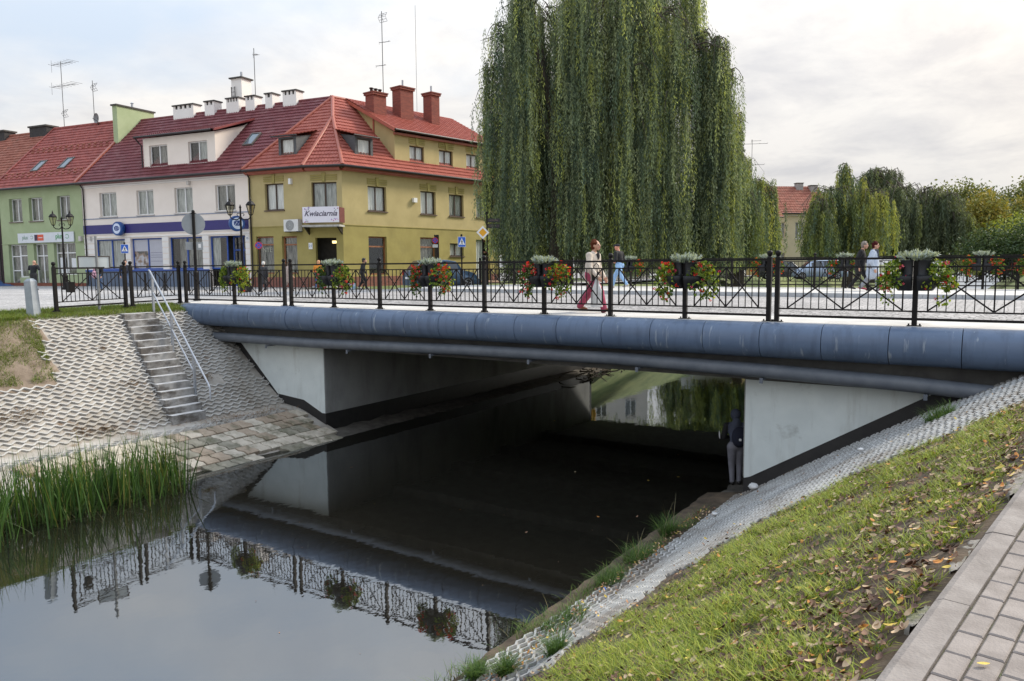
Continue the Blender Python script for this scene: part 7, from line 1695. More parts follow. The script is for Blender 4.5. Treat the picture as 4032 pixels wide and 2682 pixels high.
    simple(-44.6, 24.3, (0.5, -0.5), 1.62, 'dark haired woman with a pink bag leaning by the information board', cloth('black_jacket', (0.015, 0.016, 0.02)), cloth('mid_jeans', (0.07, 0.12, 0.22)), bs, M('dark_brown_hair', (0.045, 0.022, 0.015), 0.7, var=0.2, local=True, scale=30), 'long', lead=0.12, trail=0.1)
    simple(-42.4, 24.6, (0.7, -0.2), 1.72, 'person in dark jacket and blue jeans behind the information board', cloth('navy_jacket', (0.015, 0.018, 0.035)), cloth('worn_jeans', (0.11, 0.16, 0.28)), bs, M('dark_brown_hair', (0.045, 0.022, 0.015), 0.7, var=0.2, local=True, scale=30), lead=0.14, trail=0.16)
    pb = thing('shoulder_bag', (-44.55, 24.0, sq(-44.6, 24.3)+0.9), 'pale pink bag held by the dark haired woman near the board', 'bag'); Pp = [('e', (0, 0, 0), (0.20, 0.12, 0.20), 0), ('c', (-0.12, 0, 0.12), (0, 0, 0.42), 0.02, 0.02, 0), ('c', (0, 0, 0.42), (0.12, 0, 0.12), 0.02, 0.02, 0)]
    link('bag_body', body_mesh('bag_body', Pp, [cloth('pink', (0.58, 0.32, 0.42))], 0.02), pb)
people()
# ================================================================== vehicles
TYRE = M('tyre_rubber', (0.012, 0.012, 0.012), 0.85, var=0.2); RIM = M('alloy_rim', (0.45, 0.45, 0.46), 0.35, var=0.1, metal=0.7)
CARGLASS = M('car_glass', (0.02, 0.026, 0.03), 0.05, var=0.1, spec=0.9); LAMPW = M('headlamp', (0.62, 0.64, 0.66), 0.15, var=0.05, spec=0.8); LAMPR = M('rear_lamp', (0.42, 0.01, 0.012), 0.25, var=0.1); PLATEM = M('number_plate_white', (0.72, 0.72, 0.70), 0.5, var=0.03)
CARTRIM = M('car_trim', (0.02, 0.02, 0.021), 0.6, var=0.2)
def car(loc, rotz, label, paint, L=4.0, W=1.7, H=1.5, kind='hatch', group='parked cars'):
    """front towards +x"""
    t = thing('parked_car', loc, label, 'car', group, rotz); l = L/2
    if kind == 'van': top = [(-l, 0.55), (-l+0.05, 1.0), (-l+0.12, H*0.97), (-l+0.4, H), (l-1.75, H), (l-1.35, H*0.93), (l-0.75, H*0.60), (l-0.18, H*0.50), (l-0.03, 0.55), (l, 0.42)]
    else: top = [(-l, 0.45), (-l+0.03, 0.85), (-l+0.18, H*0.66), (-l+0.55, H*0.965), (-l+1.1, H), (0.15, H*0.985), (0.62, H*0.93), (l-0.95, H*0.645), (l-0.35, H*0.55), (l-0.06, 0.52), (l, 0.40)]
    tx = [a for a, _ in top]; tz = [b for _, b in top]; belt = H*0.60 if kind != 'van' else H*0.58
    def hz(x): return float(np.interp(x, tx, tz))
    xs = sorted(set(tx+list(np.linspace(-l+0.1, l-0.1, 22)))); rings = []
    for x in xs:
        z = hz(x); e = min(1.0, (l-abs(x))/0.45+0.55); w = W/2*(0.80+0.20*min(1, e)); zb = min(belt, z-0.02); k = 1-(0.26 if kind != 'van' else 0.10)*max(0, (z-belt))/max(0.2, H-belt)
        rings.append([(x, -w*0.92, 0.20), (x, -w, 0.42), (x, -w*0.985, zb), (x, -w*k*0.96, z-0.05), (x, -w*k*0.80, z), (x, w*k*0.80, z), (x, w*k*0.96, z-0.05), (x, w*0.985, zb), (x, w, 0.42), (x, w*0.92, 0.20)])
    mb = MB(); mb.loft(rings, 0, True, True); body = mb.build('body', paint, t)
    # windows: panels set 6 mm proud of the shell
    def side(x0, x1, sgn):
        pts_t = []; pts_b = []
        for x in np.linspace(x0, x1, 7):
            z = hz(x)-0.09; e = min(1.0, (l-abs(x))/0.45+0.55); w = W/2*(0.80+0.20*min(1, e)); zz = max(belt+0.03, z)
            def yw(q): 
                k = 1-(0.26 if kind != 'van' else 0.10)*max(0, (hz(x)-belt))/max(0.2, H-belt); f = (q-belt)/max(0.05, hz(x)-0.05-belt); return sgn*(w*0.985+(w*k*0.96-w*0.985)*min(1, max(0, f))+0.008)
            pts_b.append((x, yw(belt+0.03), belt+0.03)); pts_t.append((x, yw(zz), zz))
        mb = MB(); 
        for i in range(6): mb.quad(pts_b[i], pts_b[i+1], pts_t[i+1], pts_t[i])
        mb.build('side_window', CARGLASS, t, fix=False)
    for sgn in (-1, 1):
        if kind == 'van': side(l-2.1, l-1.25, sgn)
        else: side(-l+0.55, -0.25, sgn); side(-0.17, 0.62, sgn)
    def slab(x0, x1, y, name, m, off=0.008):
        za, zb = hz(x0), hz(x1); d = Vector((x1-x0, 0, zb-za)).normalized(); n = Vector((-d.z, 0, d.x)); n = n if n.z > 0 else -n; mb = MB()
        a = Vector((x0, 0, za))+n*off; b = Vector((x1, 0, zb))+n*off; mb.prism([(a.x, -y, a.z), (a.x, y, a.z), (b.x, y*0.93, b.z), (b.x, -y*0.93, b.z)], tuple(n*0.006)); mb.build(name, m, t)
    if kind == 'van': slab(l-0.85, l-1.33, W*0.40, 'windscreen', CARGLASS)
    else: slab(l-1.0, 0.66, W*0.37, 'windscreen', CARGLASS); slab(-l+0.20, -l+0.54, W*0.35, 'rear_window', CARGLASS)
    wb = L*0.30
    for x in (-wb-0.02, wb+0.05):
        for s in (-1, 1):
            G = lambda a, b, c, x=x, s=s: Vector((x+a, s*(W/2-0.10)+c*s, 0.30+b))
            mb = MB(G); mb.loft([[(r*math.cos(2*PI*k/20), r*math.sin(2*PI*k/20), z) for k in range(20)] for r, z in ((0.27, -0.10), (0.30, -0.08), (0.30, 0.085), (0.27, 0.115), (0.20, 0.112))], 0, True, True); wh = mb.build('wheel', TYRE, t)
            mb = MB(G); mb.loft([[(r*math.cos(2*PI*k/20), r*math.sin(2*PI*k/20), z) for k in range(20)] for r, z in ((0.20, 0.108), (0.195, 0.122), (0.17, 0.117))], 0, False, False)
            for k in range(5):
                a = 2*PI*k/5; mb.tube([(0.03*math.cos(a), 0.03*math.sin(a), 0.125), (0.18*math.cos(a), 0.18*math.sin(a), 0.118)], 0.022, 5)
            mb.build('rim', RIM, wh)
    for s in (-1, 1):
        mb = MB(); mb.box(l-0.22, l-0.035, s*W*0.37-0.14, s*W*0.37+0.14, 0.60, 0.72) ; mb.build('headlight', LAMPW, t)
        mb = MB(); mb.box(-l-0.01, -l+0.10, s*W*0.40-0.08, s*W*0.40+0.08, 0.72, 1.0); mb.build('tail_light', LAMPR, t)
    mb = MB(); mb.box(l-0.03, l+0.012, -0.26, 0.26, 0.36, 0.47); mb.build('number_plate', PLATEM, t)
    mb = MB(); mb.box(-l-0.012, -l+0.03, -0.26, 0.26, 0.52, 0.63); mb.build('rear_number_plate', PLATEM, t)
    mb = MB(); mb.box(l-0.06, l+0.008, -W*0.42, W*0.42, 0.20, 0.34); mb.build('bumper', CARTRIM, t); return t
PB = M('car_paint_steel_blue', (0.07, 0.12, 0.19), 0.25, var=0.06, metal=0.3, spec=0.7); PS = M('car_paint_silver', (0.45, 0.47, 0.48), 0.25, var=0.05, metal=0.4, spec=0.7); PW = M('car_paint_white', (0.70, 0.71, 0.73), 0.3, var=0.03, spec=0.6); PG = M('car_paint_dark', (0.04, 0.045, 0.05), 0.25, var=0.05, spec=0.7); PLB = M('car_paint_pale_blue', (0.36, 0.44, 0.58), 0.25, var=0.05, metal=0.3, spec=0.7); PR = M('car_paint_red', (0.40, 0.02, 0.02), 0.25, var=0.05, spec=0.7)
car((-24.9, 31.3, -0.05), 1.05, 'steel blue small car behind the planter of red flowers', PB, 3.7, 1.62, 1.5)
car((-20.4, 60.5, -0.10), 0.15, 'white delivery van standing under the right side of the big willow', PW, 4.8, 1.9, 1.95, 'van')
car((-15.6, 63.0, -0.10), 0.35, 'dark grey car parked left of the pale blue one', PG, 4.1, 1.7, 1.48)
car((-13.2, 63.8, -0.10), -2.7, 'pale blue car parked behind the far railing', PLB, 4.2, 1.72, 1.5)

# ================================================================== street furniture
LANT = glass_mat('lantern_glass', (0.85, 0.82, 0.72), 1.5)
def street_lamp(x, y, rot, label):
    z = zsq(x, y)-0.02; t = thing('street_lamp', (x, y, z), label, 'street lamp', 'black double lanterns on the square', rot)
    mb = MB(); mb.lathe([(0.20, 0), (0.20, 0.12), (0.16, 0.16), (0.15, 0.75), (0.17, 0.80), (0.12, 0.90), (0.075, 1.0), (0.06, 2.4), (0.075, 2.43), (0.055, 2.48), (0.045, 3.65), (0.075, 3.70), (0.045, 3.76), (0.04, 4.15), (0.06, 4.2), (0.02, 4.32), (0.001, 4.36)], n=14); mb.build('post', BLACK, t)
    for s in (-1, 1):
        mb = MB(); mb.tube([(0, 0, 3.70), (s*0.18, 0, 3.60), (s*0.38, 0, 3.62), (s*0.50, 0, 3.72), (s*0.52, 0, 3.80)], 0.028, 8); mb.tube([(s*0.06, 0, 3.9), (s*0.14, 0, 3.92), (s*0.18, 0, 3.84), (s*0.13, 0, 3.78)], 0.018, 6); mb.build('bracket_arm', BLACK, t)
        lt = link('lantern', None, t, (s*0.52, 0, 3.80)) if False else None
        mb = MB(); c = (s*0.52, 0, 3.80); mb.lathe([(0.03, 0), (0.10, 0.03), (0.10, 0.06)], c, 6); mb.lathe([(0.235, 0.50), (0.25, 0.53), (0.15, 0.66), (0.05, 0.72), (0.04, 0.76), (0.05, 0.79), (0.012, 0.88), (0.001, 0.93)], c, 6, smooth=False)
        for k in range(6):
            a = 2*PI*k/6; mb.tube([(c[0]+0.105*math.cos(a), c[1]+0.105*math.sin(a), c[2]+0.06), (c[0]+0.225*math.cos(a), c[1]+0.225*math.sin(a), c[2]+0.50)], 0.012, 4)
        lo = mb.build('lantern', BLACK, t); mb = MB(); mb.lathe([(0.095, 0.06), (0.215, 0.50)], c, 6, smooth=False); mb.build('lantern_glass', LANT, lo, fix=False)
    return t
street_lamp(-47.6, 23.9, 0.55, 'black double lantern lamp post in front of the green phone shop')
street_lamp(-32.3, 24.8, 0.55, 'black double lantern lamp post in front of the PZU office entrance')
SIGNGREY = M('sign_back_grey', (0.30, 0.32, 0.34), 0.45, var=0.06, metal=0.3); SB = M('sign_blue', (0.012, 0.10, 0.48), 0.4, var=0.04); SR = M('sign_ring_red', (0.55, 0.02, 0.03), 0.4, var=0.04); SW = M('sign_face_white', (0.74, 0.75, 0.76), 0.4, var=0.02); SY = M('sign_yellow', (0.72, 0.34, 0.01), 0.4, var=0.04); SK = M('sign_black', (0.012, 0.012, 0.012), 0.4)
def sign_post(t, h, r=0.035, mat=None, cap=True, foot=True):
    mb = MB(); mb.tube([(0, 0, 0), (0, 0, h)], r, 10)
    if foot: mb.lathe([(r*2.4, 0), (r*2.4, 0.03), (r*1.7, 0.06), (r*1.6, 0.9), (r*1.9, 0.93), (r, 0.99)], n=12)
    if cap: mb.ball((0, 0, h+0.05), 0.055, 10); mb.lathe([(r*1.5, h-0.02), (r*1.5, h+0.015)], n=10)
    return mb.build('post', mat or BLACK, t)
def disc(F, r, z0, z1, n=32, cx=0, cy=0):
    mb = MB(F); mb.loft([[(cx+r*math.cos(2*PI*k/n), cy+r*math.sin(2*PI*k/n), z) for k in range(n)] for z in (z0, z1)], 0, True, False); return mb
FACE = lambda hz, k=1.0: (lambda x, y, z: Vector((x*k, -z, hz+y*k)))      # sign faces look towards local -y
def look_cam(x, y, extra=0.0): return math.atan2(-x, y)+extra     # turn so that local -y points at the viewer's side
def round_back():
    x, y = -22.94, 15.75; t = thing('road_sign', (x, y, 0), 'pair of grey sign backs, one round and one small plate, on a tall black post', 'road sign', None, look_cam(x, y, 0.1)); sign_post(t, 2.90, 0.05)
    F = FACE(2.55); dsc = disc(F, 0.365, -0.095, -0.065, 36); d = dsc.build('round_plate', SIGNGREY, t)
    mb = MB(FACE(2.55)); mb.box(-0.09, 0.09, 0.24, 0.28, -0.064, -0.03); mb.box(-0.09, 0.09, -0.30, -0.26, -0.064, -0.03); mb.build('clamp', SIGNGREY, t)
    mb = MB(FACE(1.82)); mb.box(-0.27, 0.27, -0.13, 0.13, -0.095, -0.07); mb.build('small_plate', SIGNGREY, t)
    mb = MB(FACE(1.82)); mb.box(0.12, 0.20, -0.06, 0.07, -0.068, -0.066); mb.build('sticker', SW, t)
round_back()
def ped_sign(x, y, h, label, extra=0.0):
    t = thing('road_sign', (x, y, zsq(x, y)-0.02), label, 'road sign', None, look_cam(x, y, extra)); sign_post(t, h, 0.035)
    F = FACE(h-0.28, 0.62); mb = MB(F); mb.box(-0.32, 0.32, -0.42, 0.40, 0.04, 0.055); pl = mb.build('plate', SW, t); mb = MB(F); mb.box(-0.295, 0.295, -0.395, 0.375, 0.0555, 0.060); mb.build('blue_field', SB, pl)
    mb = MB(F); mb.prism([(-0.26, -0.24, 0.0605), (0.26, -0.24, 0.0605), (0, 0.30, 0.0605)], (0, 0, 0.004)); mb.build('white_triangle', SW, pl)
    mb = MB(F)
    def s(a, b, w):
        a, b = Vector((a[0], a[1], 0)), Vector((b[0], b[1], 0)); d = (b-a).normalized(); n = Vector((-d.y, d.x, 0))*w; mb.prism([(*(a-n).xy, 0.065), (*(b-n).xy, 0.065), (*(b+n).xy, 0.065), (*(a+n).xy, 0.065)], (0, 0, 0.003))
    s((0.0, 0.09), (0.01, -0.06), 0.035); s((0.0, -0.05), (0.085, -0.22), 0.018); s((0.0, -0.05), (-0.09, -0.22), 0.018); s((0.0, 0.07), (0.09, -0.02), 0.013); s((0, 0.07), (-0.08, -0.01), 0.013)
    mb.loft([[(0.005+0.033*math.cos(2*PI*k/12), 0.135+0.033*math.sin(2*PI*k/12), z) for k in range(12)] for z in (0.065, 0.068)], 0, True, False); mb.build('walking_figure', SK, pl)
ped_sign(-43.0, 25.0, 2.66, 'blue pedestrian crossing sign in front of the PZU poster window')
ped_sign(-23.3, 30.95, 2.62, 'blue pedestrian crossing sign in front of the right wall of the corner house', 0.25)
def no_stopping(x, y, h, label, plate=False, extra=0.0):
    t = thing('road_sign', (x, y, zsq(x, y)-0.02), label, 'road sign', None, look_cam(x, y, extra)); sign_post(t, h, 0.035); hc = h-0.25
    F = FACE(hc, 0.54); p = disc(F, 0.35, 0.04, 0.055).build('plate', SR, t); disc(F, 0.28, 0.0555, 0.060).build('blue_field', SB, p); mb = MB(F)
    for a in (PI/4, 3*PI/4):
        d = Vector((math.cos(a), math.sin(a))); n = Vector((-d.y, d.x))*0.030; z = 0.0605 if a < 1.5 else 0.0615; mb.prism([(*(d*-0.275-n), z), (*(d*0.275-n), z), (*(d*0.275+n), z), (*(d*-0.275+n), z)], (0, 0, 0.003))
    mb.build('red_cross', SR, p)
    if plate: mb = MB(FACE(hc-0.34, 0.6)); mb.box(-0.27, 0.27, -0.15, 0.15, 0.04, 0.055); pp = mb.build('small_plate', SW, t); mb = MB(FACE(hc-0.34, 0.6)); mb.box(-0.2, 0.2, -0.02, 0.03, 0.0555, 0.058); mb.build('plate_lettering', SIGNGREY, pp); mb = MB(); mb.box(0.06, 0.26, 0.06, 0.1, hc-1.7, hc+0.35); mb.build('cabinet_board', GUT, t)
no_stopping(-32.4, 25.9, 2.62, 'round no stopping sign in front of the left shop window of the corner house')
no_stopping(-30.2, 37.4, 3.1, 'round no stopping sign with a white plate beside the corner house shop window', True, 0.2)
def priority():
    x, y = -22.9, 32.2; t = thing('road_sign', (x, y, zsq(x, y)-0.02), 'yellow diamond priority road sign beside the big willow', 'road sign', None, look_cam(x, y, 0.25)); sign_post(t, 2.5, 0.04)
    def dia(a, z0, z1): mb = MB(FACE(2.83, 0.64)); mb.prism([(0, -a, z0), (a, 0, z0), (0, a, z0), (-a, 0, z0)], (0, 0, z1-z0)); return mb
    p = dia(0.52, 0.05, 0.065).build('plate', SW, t); dia(0.34, 0.0655, 0.070).build('yellow_field', SY, p)
    t2 = thing('direction_sign', (x-0.35, y+0.9, zsq(x, y)-0.02), 'black finger post with two black name boards above the priority sign', 'direction sign', None, look_cam(x, y, 0.15)); sign_post(t2, 3.85, 0.035)
    for z, tx in ((3.50, 'KOŚCIÓŁ'), (3.20, 'URZĄD MIASTA')):
        mb = MB(FACE(z)); mb.box(0.04, 0.68, -0.10, 0.10, -0.02, 0.02); b = mb.build('name_board', SK, t2); fix_text(tx, 0.10 if len(tx) < 9 else 0.075, M('board_lettering', (0.22, 0.15, 0.14), 0.6), 'board_lettering', b, frame4((0.36, -0.023, z), (1, 0, 0), (0, 0, 1), (0, -1, 0)))
priority()
def info_board():
    x, y = -21.65, 11.75; t = thing('information_board', (x, y, -0.06), 'blank white information board seen from behind on a thin grey post at the bank top', 'board', None, look_cam(x, y, 0.12)); gp = M('grey_post', (0.24, 0.245, 0.25), 0.5, var=0.1, metal=0.4)
    mb = MB(); mb.tube([(0, -0.05, 0), (0, -0.05, 2.05)], 0.035, 10); mb.build('post', gp, t)
    fr = M('board_frame', (0.10, 0.08, 0.07), 0.6, var=0.15); mb = MB(); z0, z1, a, b = 1.14, 1.50, -0.47, 0.34
    mb.box(a, b, 0.0, 0.035, z0, z0+0.03); mb.box(a, b, 0.0, 0.035, z1-0.03, z1); mb.box(a, a+0.03, 0, 0.035, z0+0.03, z1-0.03); mb.box(b-0.03, b, 0, 0.035, z0+0.03, z1-0.03); mb.build('frame', fr, t)
    mb = MB(); mb.box(a+0.03, b-0.03, 0.008, 0.022, z0+0.03, z1-0.03); mb.build('panel', M('board_white', (0.62, 0.65, 0.65), 0.6, var=0.04), t)
info_board()
def grey_bollard():
    x, y = -21.62, 10.0; t = thing('concrete_bollard', (x, y, -0.08), 'grey painted concrete bollard leaning slightly at the end of the short railing', 'bollard', None, 0.35); mt = M('bollard_grey', (0.27, 0.30, 0.335), 0.75, col2=(0.35, 0.38, 0.415), scale=5, bump=0.1)
    mb = MB(); rings = [[(sx*w+0.0, sy*w, z) for sx, sy in ((-1, -1), (1, -1), (1, 1), (-1, 1))] for w, z in ((0.115, -0.1), (0.115, 0.0), (0.105, 0.84), (0.098, 0.86), (0.05, 0.92))]; mb.loft(rings, 0, True, False); mb.build('pillar', mt, t); t.rotation_euler = (0.0, -0.055, 0.35)
grey_bollard()
def small_bollards():
    mb = MB(); mb.lathe([(0.10, 0), (0.10, 0.06), (0.06, 0.12), (0.052, 0.85), (0.07, 0.87), (0.05, 0.92), (0.055, 0.96), (0.03, 1.0), (0.001, 1.01)], n=12); me = mb.mesh('bollard', BLACK)
    L = ['leftmost in front of the office poster', 'under the blue crossing sign', 'second right of the blue crossing sign', 'just left of the grey sign backs', 'right of the grey sign backs', 'behind the lime green planter', 'by the double railing post before the beige coat']
    for k, ((x, y), s) in enumerate(zip(((-41.4, 24.05), (-40.2, 24.45), (-39.0, 24.85), (-37.6, 25.35), (-36.3, 25.85), (-35.1, 26.3), (-31.85, 27.5)), L)): tag(link('bollard', me, None, (x, y, zsq(x, y)-0.02)), 'thin black iron bollard on the square, '+s, 'bollard', 'row of thin black bollards')
small_bollards()
def bits():
    t = thing('litter_bin', (-21.45, 10.75, 0.45), 'small black litter bin hanging on the short bank railing', 'bin'); mb = MB(); mb.box(-0.09, 0.09, 0.06, 0.22, 0.0, 0.26); mb.build('bin_body', BLACK, t); mb = MB(); mb.box(-0.10, 0.10, 0.05, 0.23, 0.261, 0.28); mb.build('rim', BLACK, t)
    # crumpled blue tarpaulin at the foot of the old house
    r = np.random.default_rng(4); n = 22; X, Y = np.meshgrid(np.linspace(-1.5, 1.5, n), np.linspace(-0.7, 0.7, 12)); Z = 0.06+0.34*np.exp(-(X/1.0)**2-(Y/0.5)**2)*(1+0.6*np.sin(X*5+Y*7))+0.03*np.sin(X*13)+0.03*np.cos(Y*17); Z *= np.clip(1.6-np.abs(X), 0, 1); Z = np.maximum(Z, 0.012)
    v = np.stack([X, Y, Z], -1).reshape(-1, 3); i = np.arange(11*n).reshape(11, n)[:, :-1].ravel(); p = CLv+eL*30.2-nL*0.9
    o = link('tarpaulin', np_mesh('tarpaulin', v, np.stack([i, i+1, i+n+1, i+n], 1), M('tarp_blue', (0.04, 0.09, 0.26), 0.5, var=0.2, bump=0.3), smooth=True), None, (p.x, p.y, -0.16)); tag(o, 'crumpled blue tarpaulin on the ground at the far left edge', 'tarpaulin')
    # flower bucket and planter box on the pavement
    x, y = -29.9, 29.9; t = thing('flower_bucket', (x, y, zsq(x, y)-0.02), 'small blue and white flower bucket on the ground by the corner house', 'bucket'); mb = MB(); mb.lathe([(0.001, 0), (0.16, 0), (0.22, 0.36), (0.21, 0.37), (0.18, 0.33)], n=14); mb.build('bucket', M('bucket_blue', (0.28, 0.50, 0.66), 0.5, col2=(0.70, 0.74, 0.76), scale=9, lo=0.45, hi=0.55), t)
    link('foliage', foliage(90, [((0, 0, 0.45), (0.2, 0.2, 0.12), 1)], 120, 0.07, GREEN), t)
    x, y = -32.9, 25.4; t = thing('planter_box', (x, y, zsq(x, y)-0.02), 'low black planter box standing on the square below the lime green planter', 'planter'); mb = MB(); mb.prism([(-0.26, -0.16, 0), (0.26, -0.16, 0), (0.32, -0.16, 0.32), (-0.32, -0.16, 0.32)], (0, 0.32, 0)); mb.build('box', POT, t); link('foliage', foliage(91, [((0, 0, 0.42), (0.32, 0.2, 0.14), 1)], 260, 0.08, LIME+GREEN), t)
    # white litter lying on the right slope
    r = random.Random(5)
    for x, y, s, lab in ((-3.95, 14.2, 0.10, 'crumpled white paper at the foot of the right abutment'), (-1.9, 12.6, 0.05, 'small white scrap on the lattice slope under the bridge'), (-4.25, 12.9, 0.06, 'flat white scrap among leaves near the right waterline')):
        mb = MB(); mb.ball((0, 0, s*0.5), s, 8, 0, (1, 0.8, 0.55)); mb.v = [(a*(1+r.uniform(-0.25, 0.25)), b*(1+r.uniform(-0.25, 0.25)), c*(1+r.uniform(-0.3, 0.3))) for a, b, c in mb.v]; tag(mb.build('paper_litter', M('litter_white', (0.62, 0.62, 0.62), 0.8, var=0.1), None, (x, y, zr(x, y)+0.05)), lab, 'litter')
    mb = MB(); mb.lathe([(0.001, 0.03), (0.016, 0.03), (0.018, 0.0)], n=12); tag(mb.build('bottle_cap', SB, None, (-4.55, 9.2, zr(-4.55, 9.2)+0.07)), 'tiny bright blue bottle cap among leaves at the right waterline', 'bottle cap')
    # broken concrete along the outer side of the kerb
    d = Vector((0.163, 1, 0.045)).normalized()
    for s, w, l, lab in ((-0.05, 0.16, 0.34, 'pale broken concrete lump against the kerb, nearest the camera'), (0.75, 0.10, 0.22, 'small mossy concrete lump against the kerb'), (1.6, 0.12, 0.5, 'long crumbling concrete strip against the kerb in mid slope'), (3.2, 0.14, 0.8, 'long crumbling concrete strip against the kerb near the right edge')):
        p = Vector((kerb_x(3.0), 3.0, path_z(3.0)))+d*s; rr = random.Random(int(s*10)); V = []; n = 16
        rim = []
        for i in range(n):
            y = l*(i/(n-1)-0.5); rim.append((-w*(0.45+0.55*rr.random())*(0.35+0.65*math.sin(PI*(i+0.7)/(n+0.4))), y))
        mb = MB(); V = []; F = []
        for i, (x, y) in enumerate(rim):
            for k, fr in enumerate((0.0, 0.3, 0.65, 0.92, 1.0)): V.append((-0.004+x*fr, y+rr.uniform(-0.006, 0.006), -0.040-0.35*abs(x*fr)+rr.uniform(-0.007, 0.007)-(0.05 if k == 4 else 0)))
        F = [(i*5+k, (i+1)*5+k, (i+1)*5+k+1, i*5+k+1) for i in range(n-1) for k in range(4)]; mb.add(V, F, 0, True); cm = M('old_concrete', (0.20, 0.18, 0.155), 0.9, col2=(0.32, 0.29, 0.255), scale=9, bump=0.5, bscale=60)
        if 'stained' not in MAT: stain(cm, (0.13, 0.14, 0.06), 7, 0.52, 0.64, amount=0.8); MAT['stained'] = cm
        o = mb.build('concrete_lump', cm, None, tuple(p)); o.rotation_euler = (math.atan(0.045), 0, -math.atan(0.163)); tag(o, lab, 'concrete lump', 'broken concrete along the kerb')
    # driftwood and rubble at the far corner of the left abutment
    rr = random.Random(8); t = thing('driftwood_heap', (-15.15, 29.5, ZW+0.05), 'heap of broken branches caught at the far foot of the left abutment', 'driftwood')
    for k in range(26):
        a = rr.uniform(-0.6, 0.6)+PI/2; l = rr.uniform(0.25, 0.9); x, y = rr.gauss(0, 0.18), rr.gauss(0, 1.1); z = rr.uniform(0, 0.25); e = rr.uniform(-0.35, 0.5); mb = MB(); mb.tube([(x, y, z), (x+l*0.5*math.cos(a), y+l*0.5*math.sin(a), z+e*l*0.4+0.04), (x+l*math.cos(a), y+l*math.sin(a), z+e*l)], [0.035, 0.028, 0.012], 6); mb.build('branch', BARK, t)
bits()

# ================================================================== houses beyond the bridge
def far_house(o, e, n, w, dep, ze, zr_, label, wall, roof, wins, chim=(), win_fr=None, gable=True, doors=()):
    e = Vector((*e, 0)).normalized(); n = Vector((*n, 0)).normalized(); O = Vector((*o, -0.15)); F = lambda s, d, z: e*s+n*d+UPZ*z
    t = thing('house', O, label, 'house'); mb = MB(F); facade(mb, 0, w, 0, ze, list(wins), 0.2); dp = dep
    for s in (0, w): mb.poly([(s, 0, 0), (s, dp, 0), (s, dp, ze), (s, dp/2, zr_-0.05), (s, 0, ze)], 0)
    mb.quad((0, dp, 0), (w, dp, 0), (w, dp, ze), (0, dp, ze), 0); mb.build('wall', [wall, DARKROOM], t, fix=False); sl = (zr_-ze)/(dp/2+0.4)
    roof_face(F, -0.25, w+0.25, -0.4, dp/2, ze, sl, roof, t, row=0.34, col=0.3, sub=2)
    mb = MB(F); mb.quad((-0.25, dp/2, zr_), (w+0.25, dp/2, zr_), (w+0.25, dp+0.4, ze), (-0.25, dp+0.4, ze)); mb.build('rear_roof', roof, t)
    mb = MB(F); mb.tube([(-0.2, -0.48, ze), (w+0.2, -0.48, ze)], 0.07, 6); mb.build('gutter', GUT, t); mb = MB(F); mb.box(0, w, -0.12, -0.003, ze-0.28, ze-0.06); mb.build('cornice', WHITE_R, t)
    for i, q in enumerate(wins): window(F, t, *q, win_fr or WH_FR, CUR_D, SILL_W, 0.2)
    for s, d, z0, z1, m in chim:
        mb = MB(F); mb.box(s, s+0.8, d, d+0.7, z0, z1); c = mb.build('chimney', m, t); mb = MB(F); mb.box(s-0.06, s+0.86, d-0.06, d+0.76, z1, z1+0.08); mb.build('chimney_cap', CAPM, c)
    return t
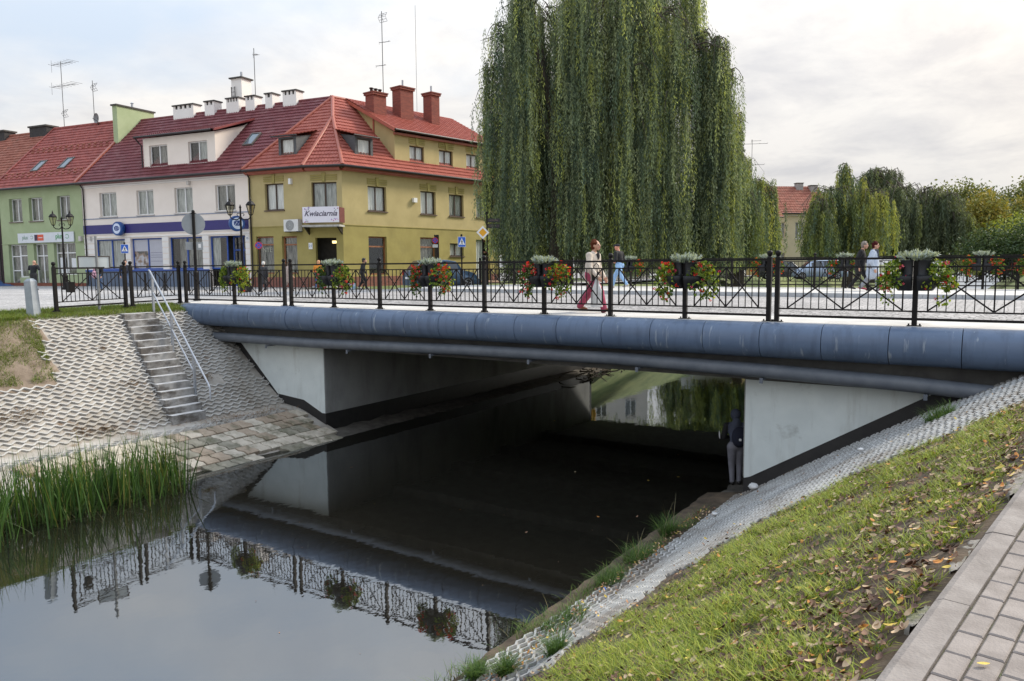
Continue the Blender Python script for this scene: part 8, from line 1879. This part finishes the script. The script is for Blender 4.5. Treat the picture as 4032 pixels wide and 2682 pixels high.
def far_houses():
    yel = M('pale_yellow_render', (0.62, 0.55, 0.38), 0.9, var=0.06, scale=0.8); och = M('ochre_render', (0.42, 0.31, 0.13), 0.9, var=0.08, scale=0.8); wht = M('far_white_render', (0.66, 0.62, 0.58), 0.9, var=0.06, scale=0.8); gch = M('grey_chimney', (0.33, 0.31, 0.30), 0.9, var=0.2, scale=4)
    # cream house between the two willows: its front looks towards the river (+x -y)
    far_house((-24.2, 91.4), (0.78, 0.62), (-0.62, 0.78), 7.2, 8.0, 7.1, 10.6, 'cream house with red roof between two willows', yel, OLDCLAY, [(0.9, 1.75, 4.2, 6.1), (3.0, 3.9, 4.2, 6.1), (5.0, 5.9, 4.2, 6.1), (0.9, 1.8, 0.8, 2.6), (4.6, 5.6, 0.3, 2.6)], [(4.6, 3.3, 8.5, 10.9, gch), (6.2, 3.0, 8.5, 10.6, gch)])
    far_house((-26.2, 82.5), (0.62, 0.78), (-0.78, 0.62), 6.4, 7.0, 6.4, 10.4, 'ochre house with steep roof peeping out behind the yellow green willow', och, OLDCLAY, [(1.0, 1.9, 3.9, 5.4), (3.6, 4.5, 3.9, 5.4), (1.0, 2.0, 0.8, 2.5), (3.6, 4.6, 0.8, 2.5)], [(3.0, 3.0, 8.5, 11.4, gch)])
    hx, hy = oldpt(1352, 68); far_house((hx, hy), (0.836, 0.549), (-0.549, 0.836), 5.4, 8.0, 6.9, 10.6, 'white house standing hidden behind the big willow', wht, CLAY, [(0.8, 1.8, 3.9, 5.5), (3.4, 4.4, 3.9, 5.5), (3.3, 4.5, 0.2, 2.5)], [(2.6, 3.6, 8.5, 11.2, gch)])
    aerial(Vector((-26.8, 92.4, 10.2)), 5.5, [(5.3, 1.1, 3, 0.2, 0.45)], 'slim mast aerial over the cream house')
    aerial(Vector((-25.6, 84.6, 9.6)), 4.6, [(4.4, 3.4, 5, 0.2, 1.0), (2.2, 3.0, 5, 0.2, 0.9)], 'aerial with two booms over the ochre house')
    # gate and fence between corner house and willow
    p = CRv+eR*14.9-nR*0.1; t = thing('iron_gate', p+Vector((0, 0, -0.15)), 'dark iron gate beside the far end of the corner house', 'gate')
    for k in range(12): mb = MB(); q = eR*(0.18*k); mb.box(q.x-0.02, q.x+0.02, q.y-0.02, q.y+0.02, 0.1, 1.6); mb.build('bar', BLACK, t)
    for z in (0.2, 1.45): mb = MB(lambda s, d, z_: eR*s+nR*d+UPZ*z_); mb.box(-0.05, 2.1, -0.018, 0.018, z, z+0.05); mb.build('rail', BLACK, t)
    # closed pink sunshade seen through the gap in the willow
    def shade(v, D, col, lab, hh):
        x, y = oldpt(v, D); t = thing('closed_sunshade', (x, y, -0.1), lab, 'sunshade'); mb = MB(); mb.tube([(0, 0, 0), (0, 0, hh+0.1)], 0.03, 8); mb.build('pole', GUT, t); mb = MB(); rings = []
        for z, r in ((0.9, 0.20), (1.2, 0.26), (1.7, 0.20), (hh-0.2, 0.10), (hh, 0.03)): rings.append([((r*(1+0.25*math.cos(6*a)))*math.cos(a), (r*(1+0.25*math.cos(6*a)))*math.sin(a), z) for a in [2*PI*k/24 for k in range(24)]])
        mb.loft(rings, 0, True, True); mb.build('folded_canopy', M('canopy_'+col[0], col[1], 0.8, var=0.15, bump=0.2), t)
    shade(1297, 47, ('pink', (0.50, 0.17, 0.18)), 'folded pink sunshade glimpsed below the big willow', 2.6); shade(1362, 48, ('orange', (0.62, 0.34, 0.06)), 'folded orange sunshade behind the woman in beige', 2.4)
    # red bench on the far bank at the right edge, white litter bag on the grass
    x, y = oldpt(2345, 52); t = thing('park_bench', (x, y, 0.15), 'dark red park bench on the far grass at the right edge', 'bench', None, -0.6); wd = M('bench_red', (0.26, 0.04, 0.03), 0.5, var=0.15)
    for k in range(4): mb = MB(); mb.box(-1.0, 1.0, 0.12*k, 0.12*k+0.10, 0.44, 0.48); mb.build('seat_slat', wd, t)
    for k in range(3): mb = MB(); mb.box(-1.0, 1.0, 0.50+0.02*k, 0.53+0.02*k, 0.58+0.13*k, 0.68+0.13*k); mb.build('back_slat', wd, t)
    for s in (-0.85, 0.85): mb = MB(); mb.box(s-0.03, s+0.03, 0.02, 0.08, 0, 0.439); mb.box(s-0.03, s+0.03, 0.44, 0.499, 0, 0.95); mb.build('leg', BLACK, t)
far_houses()
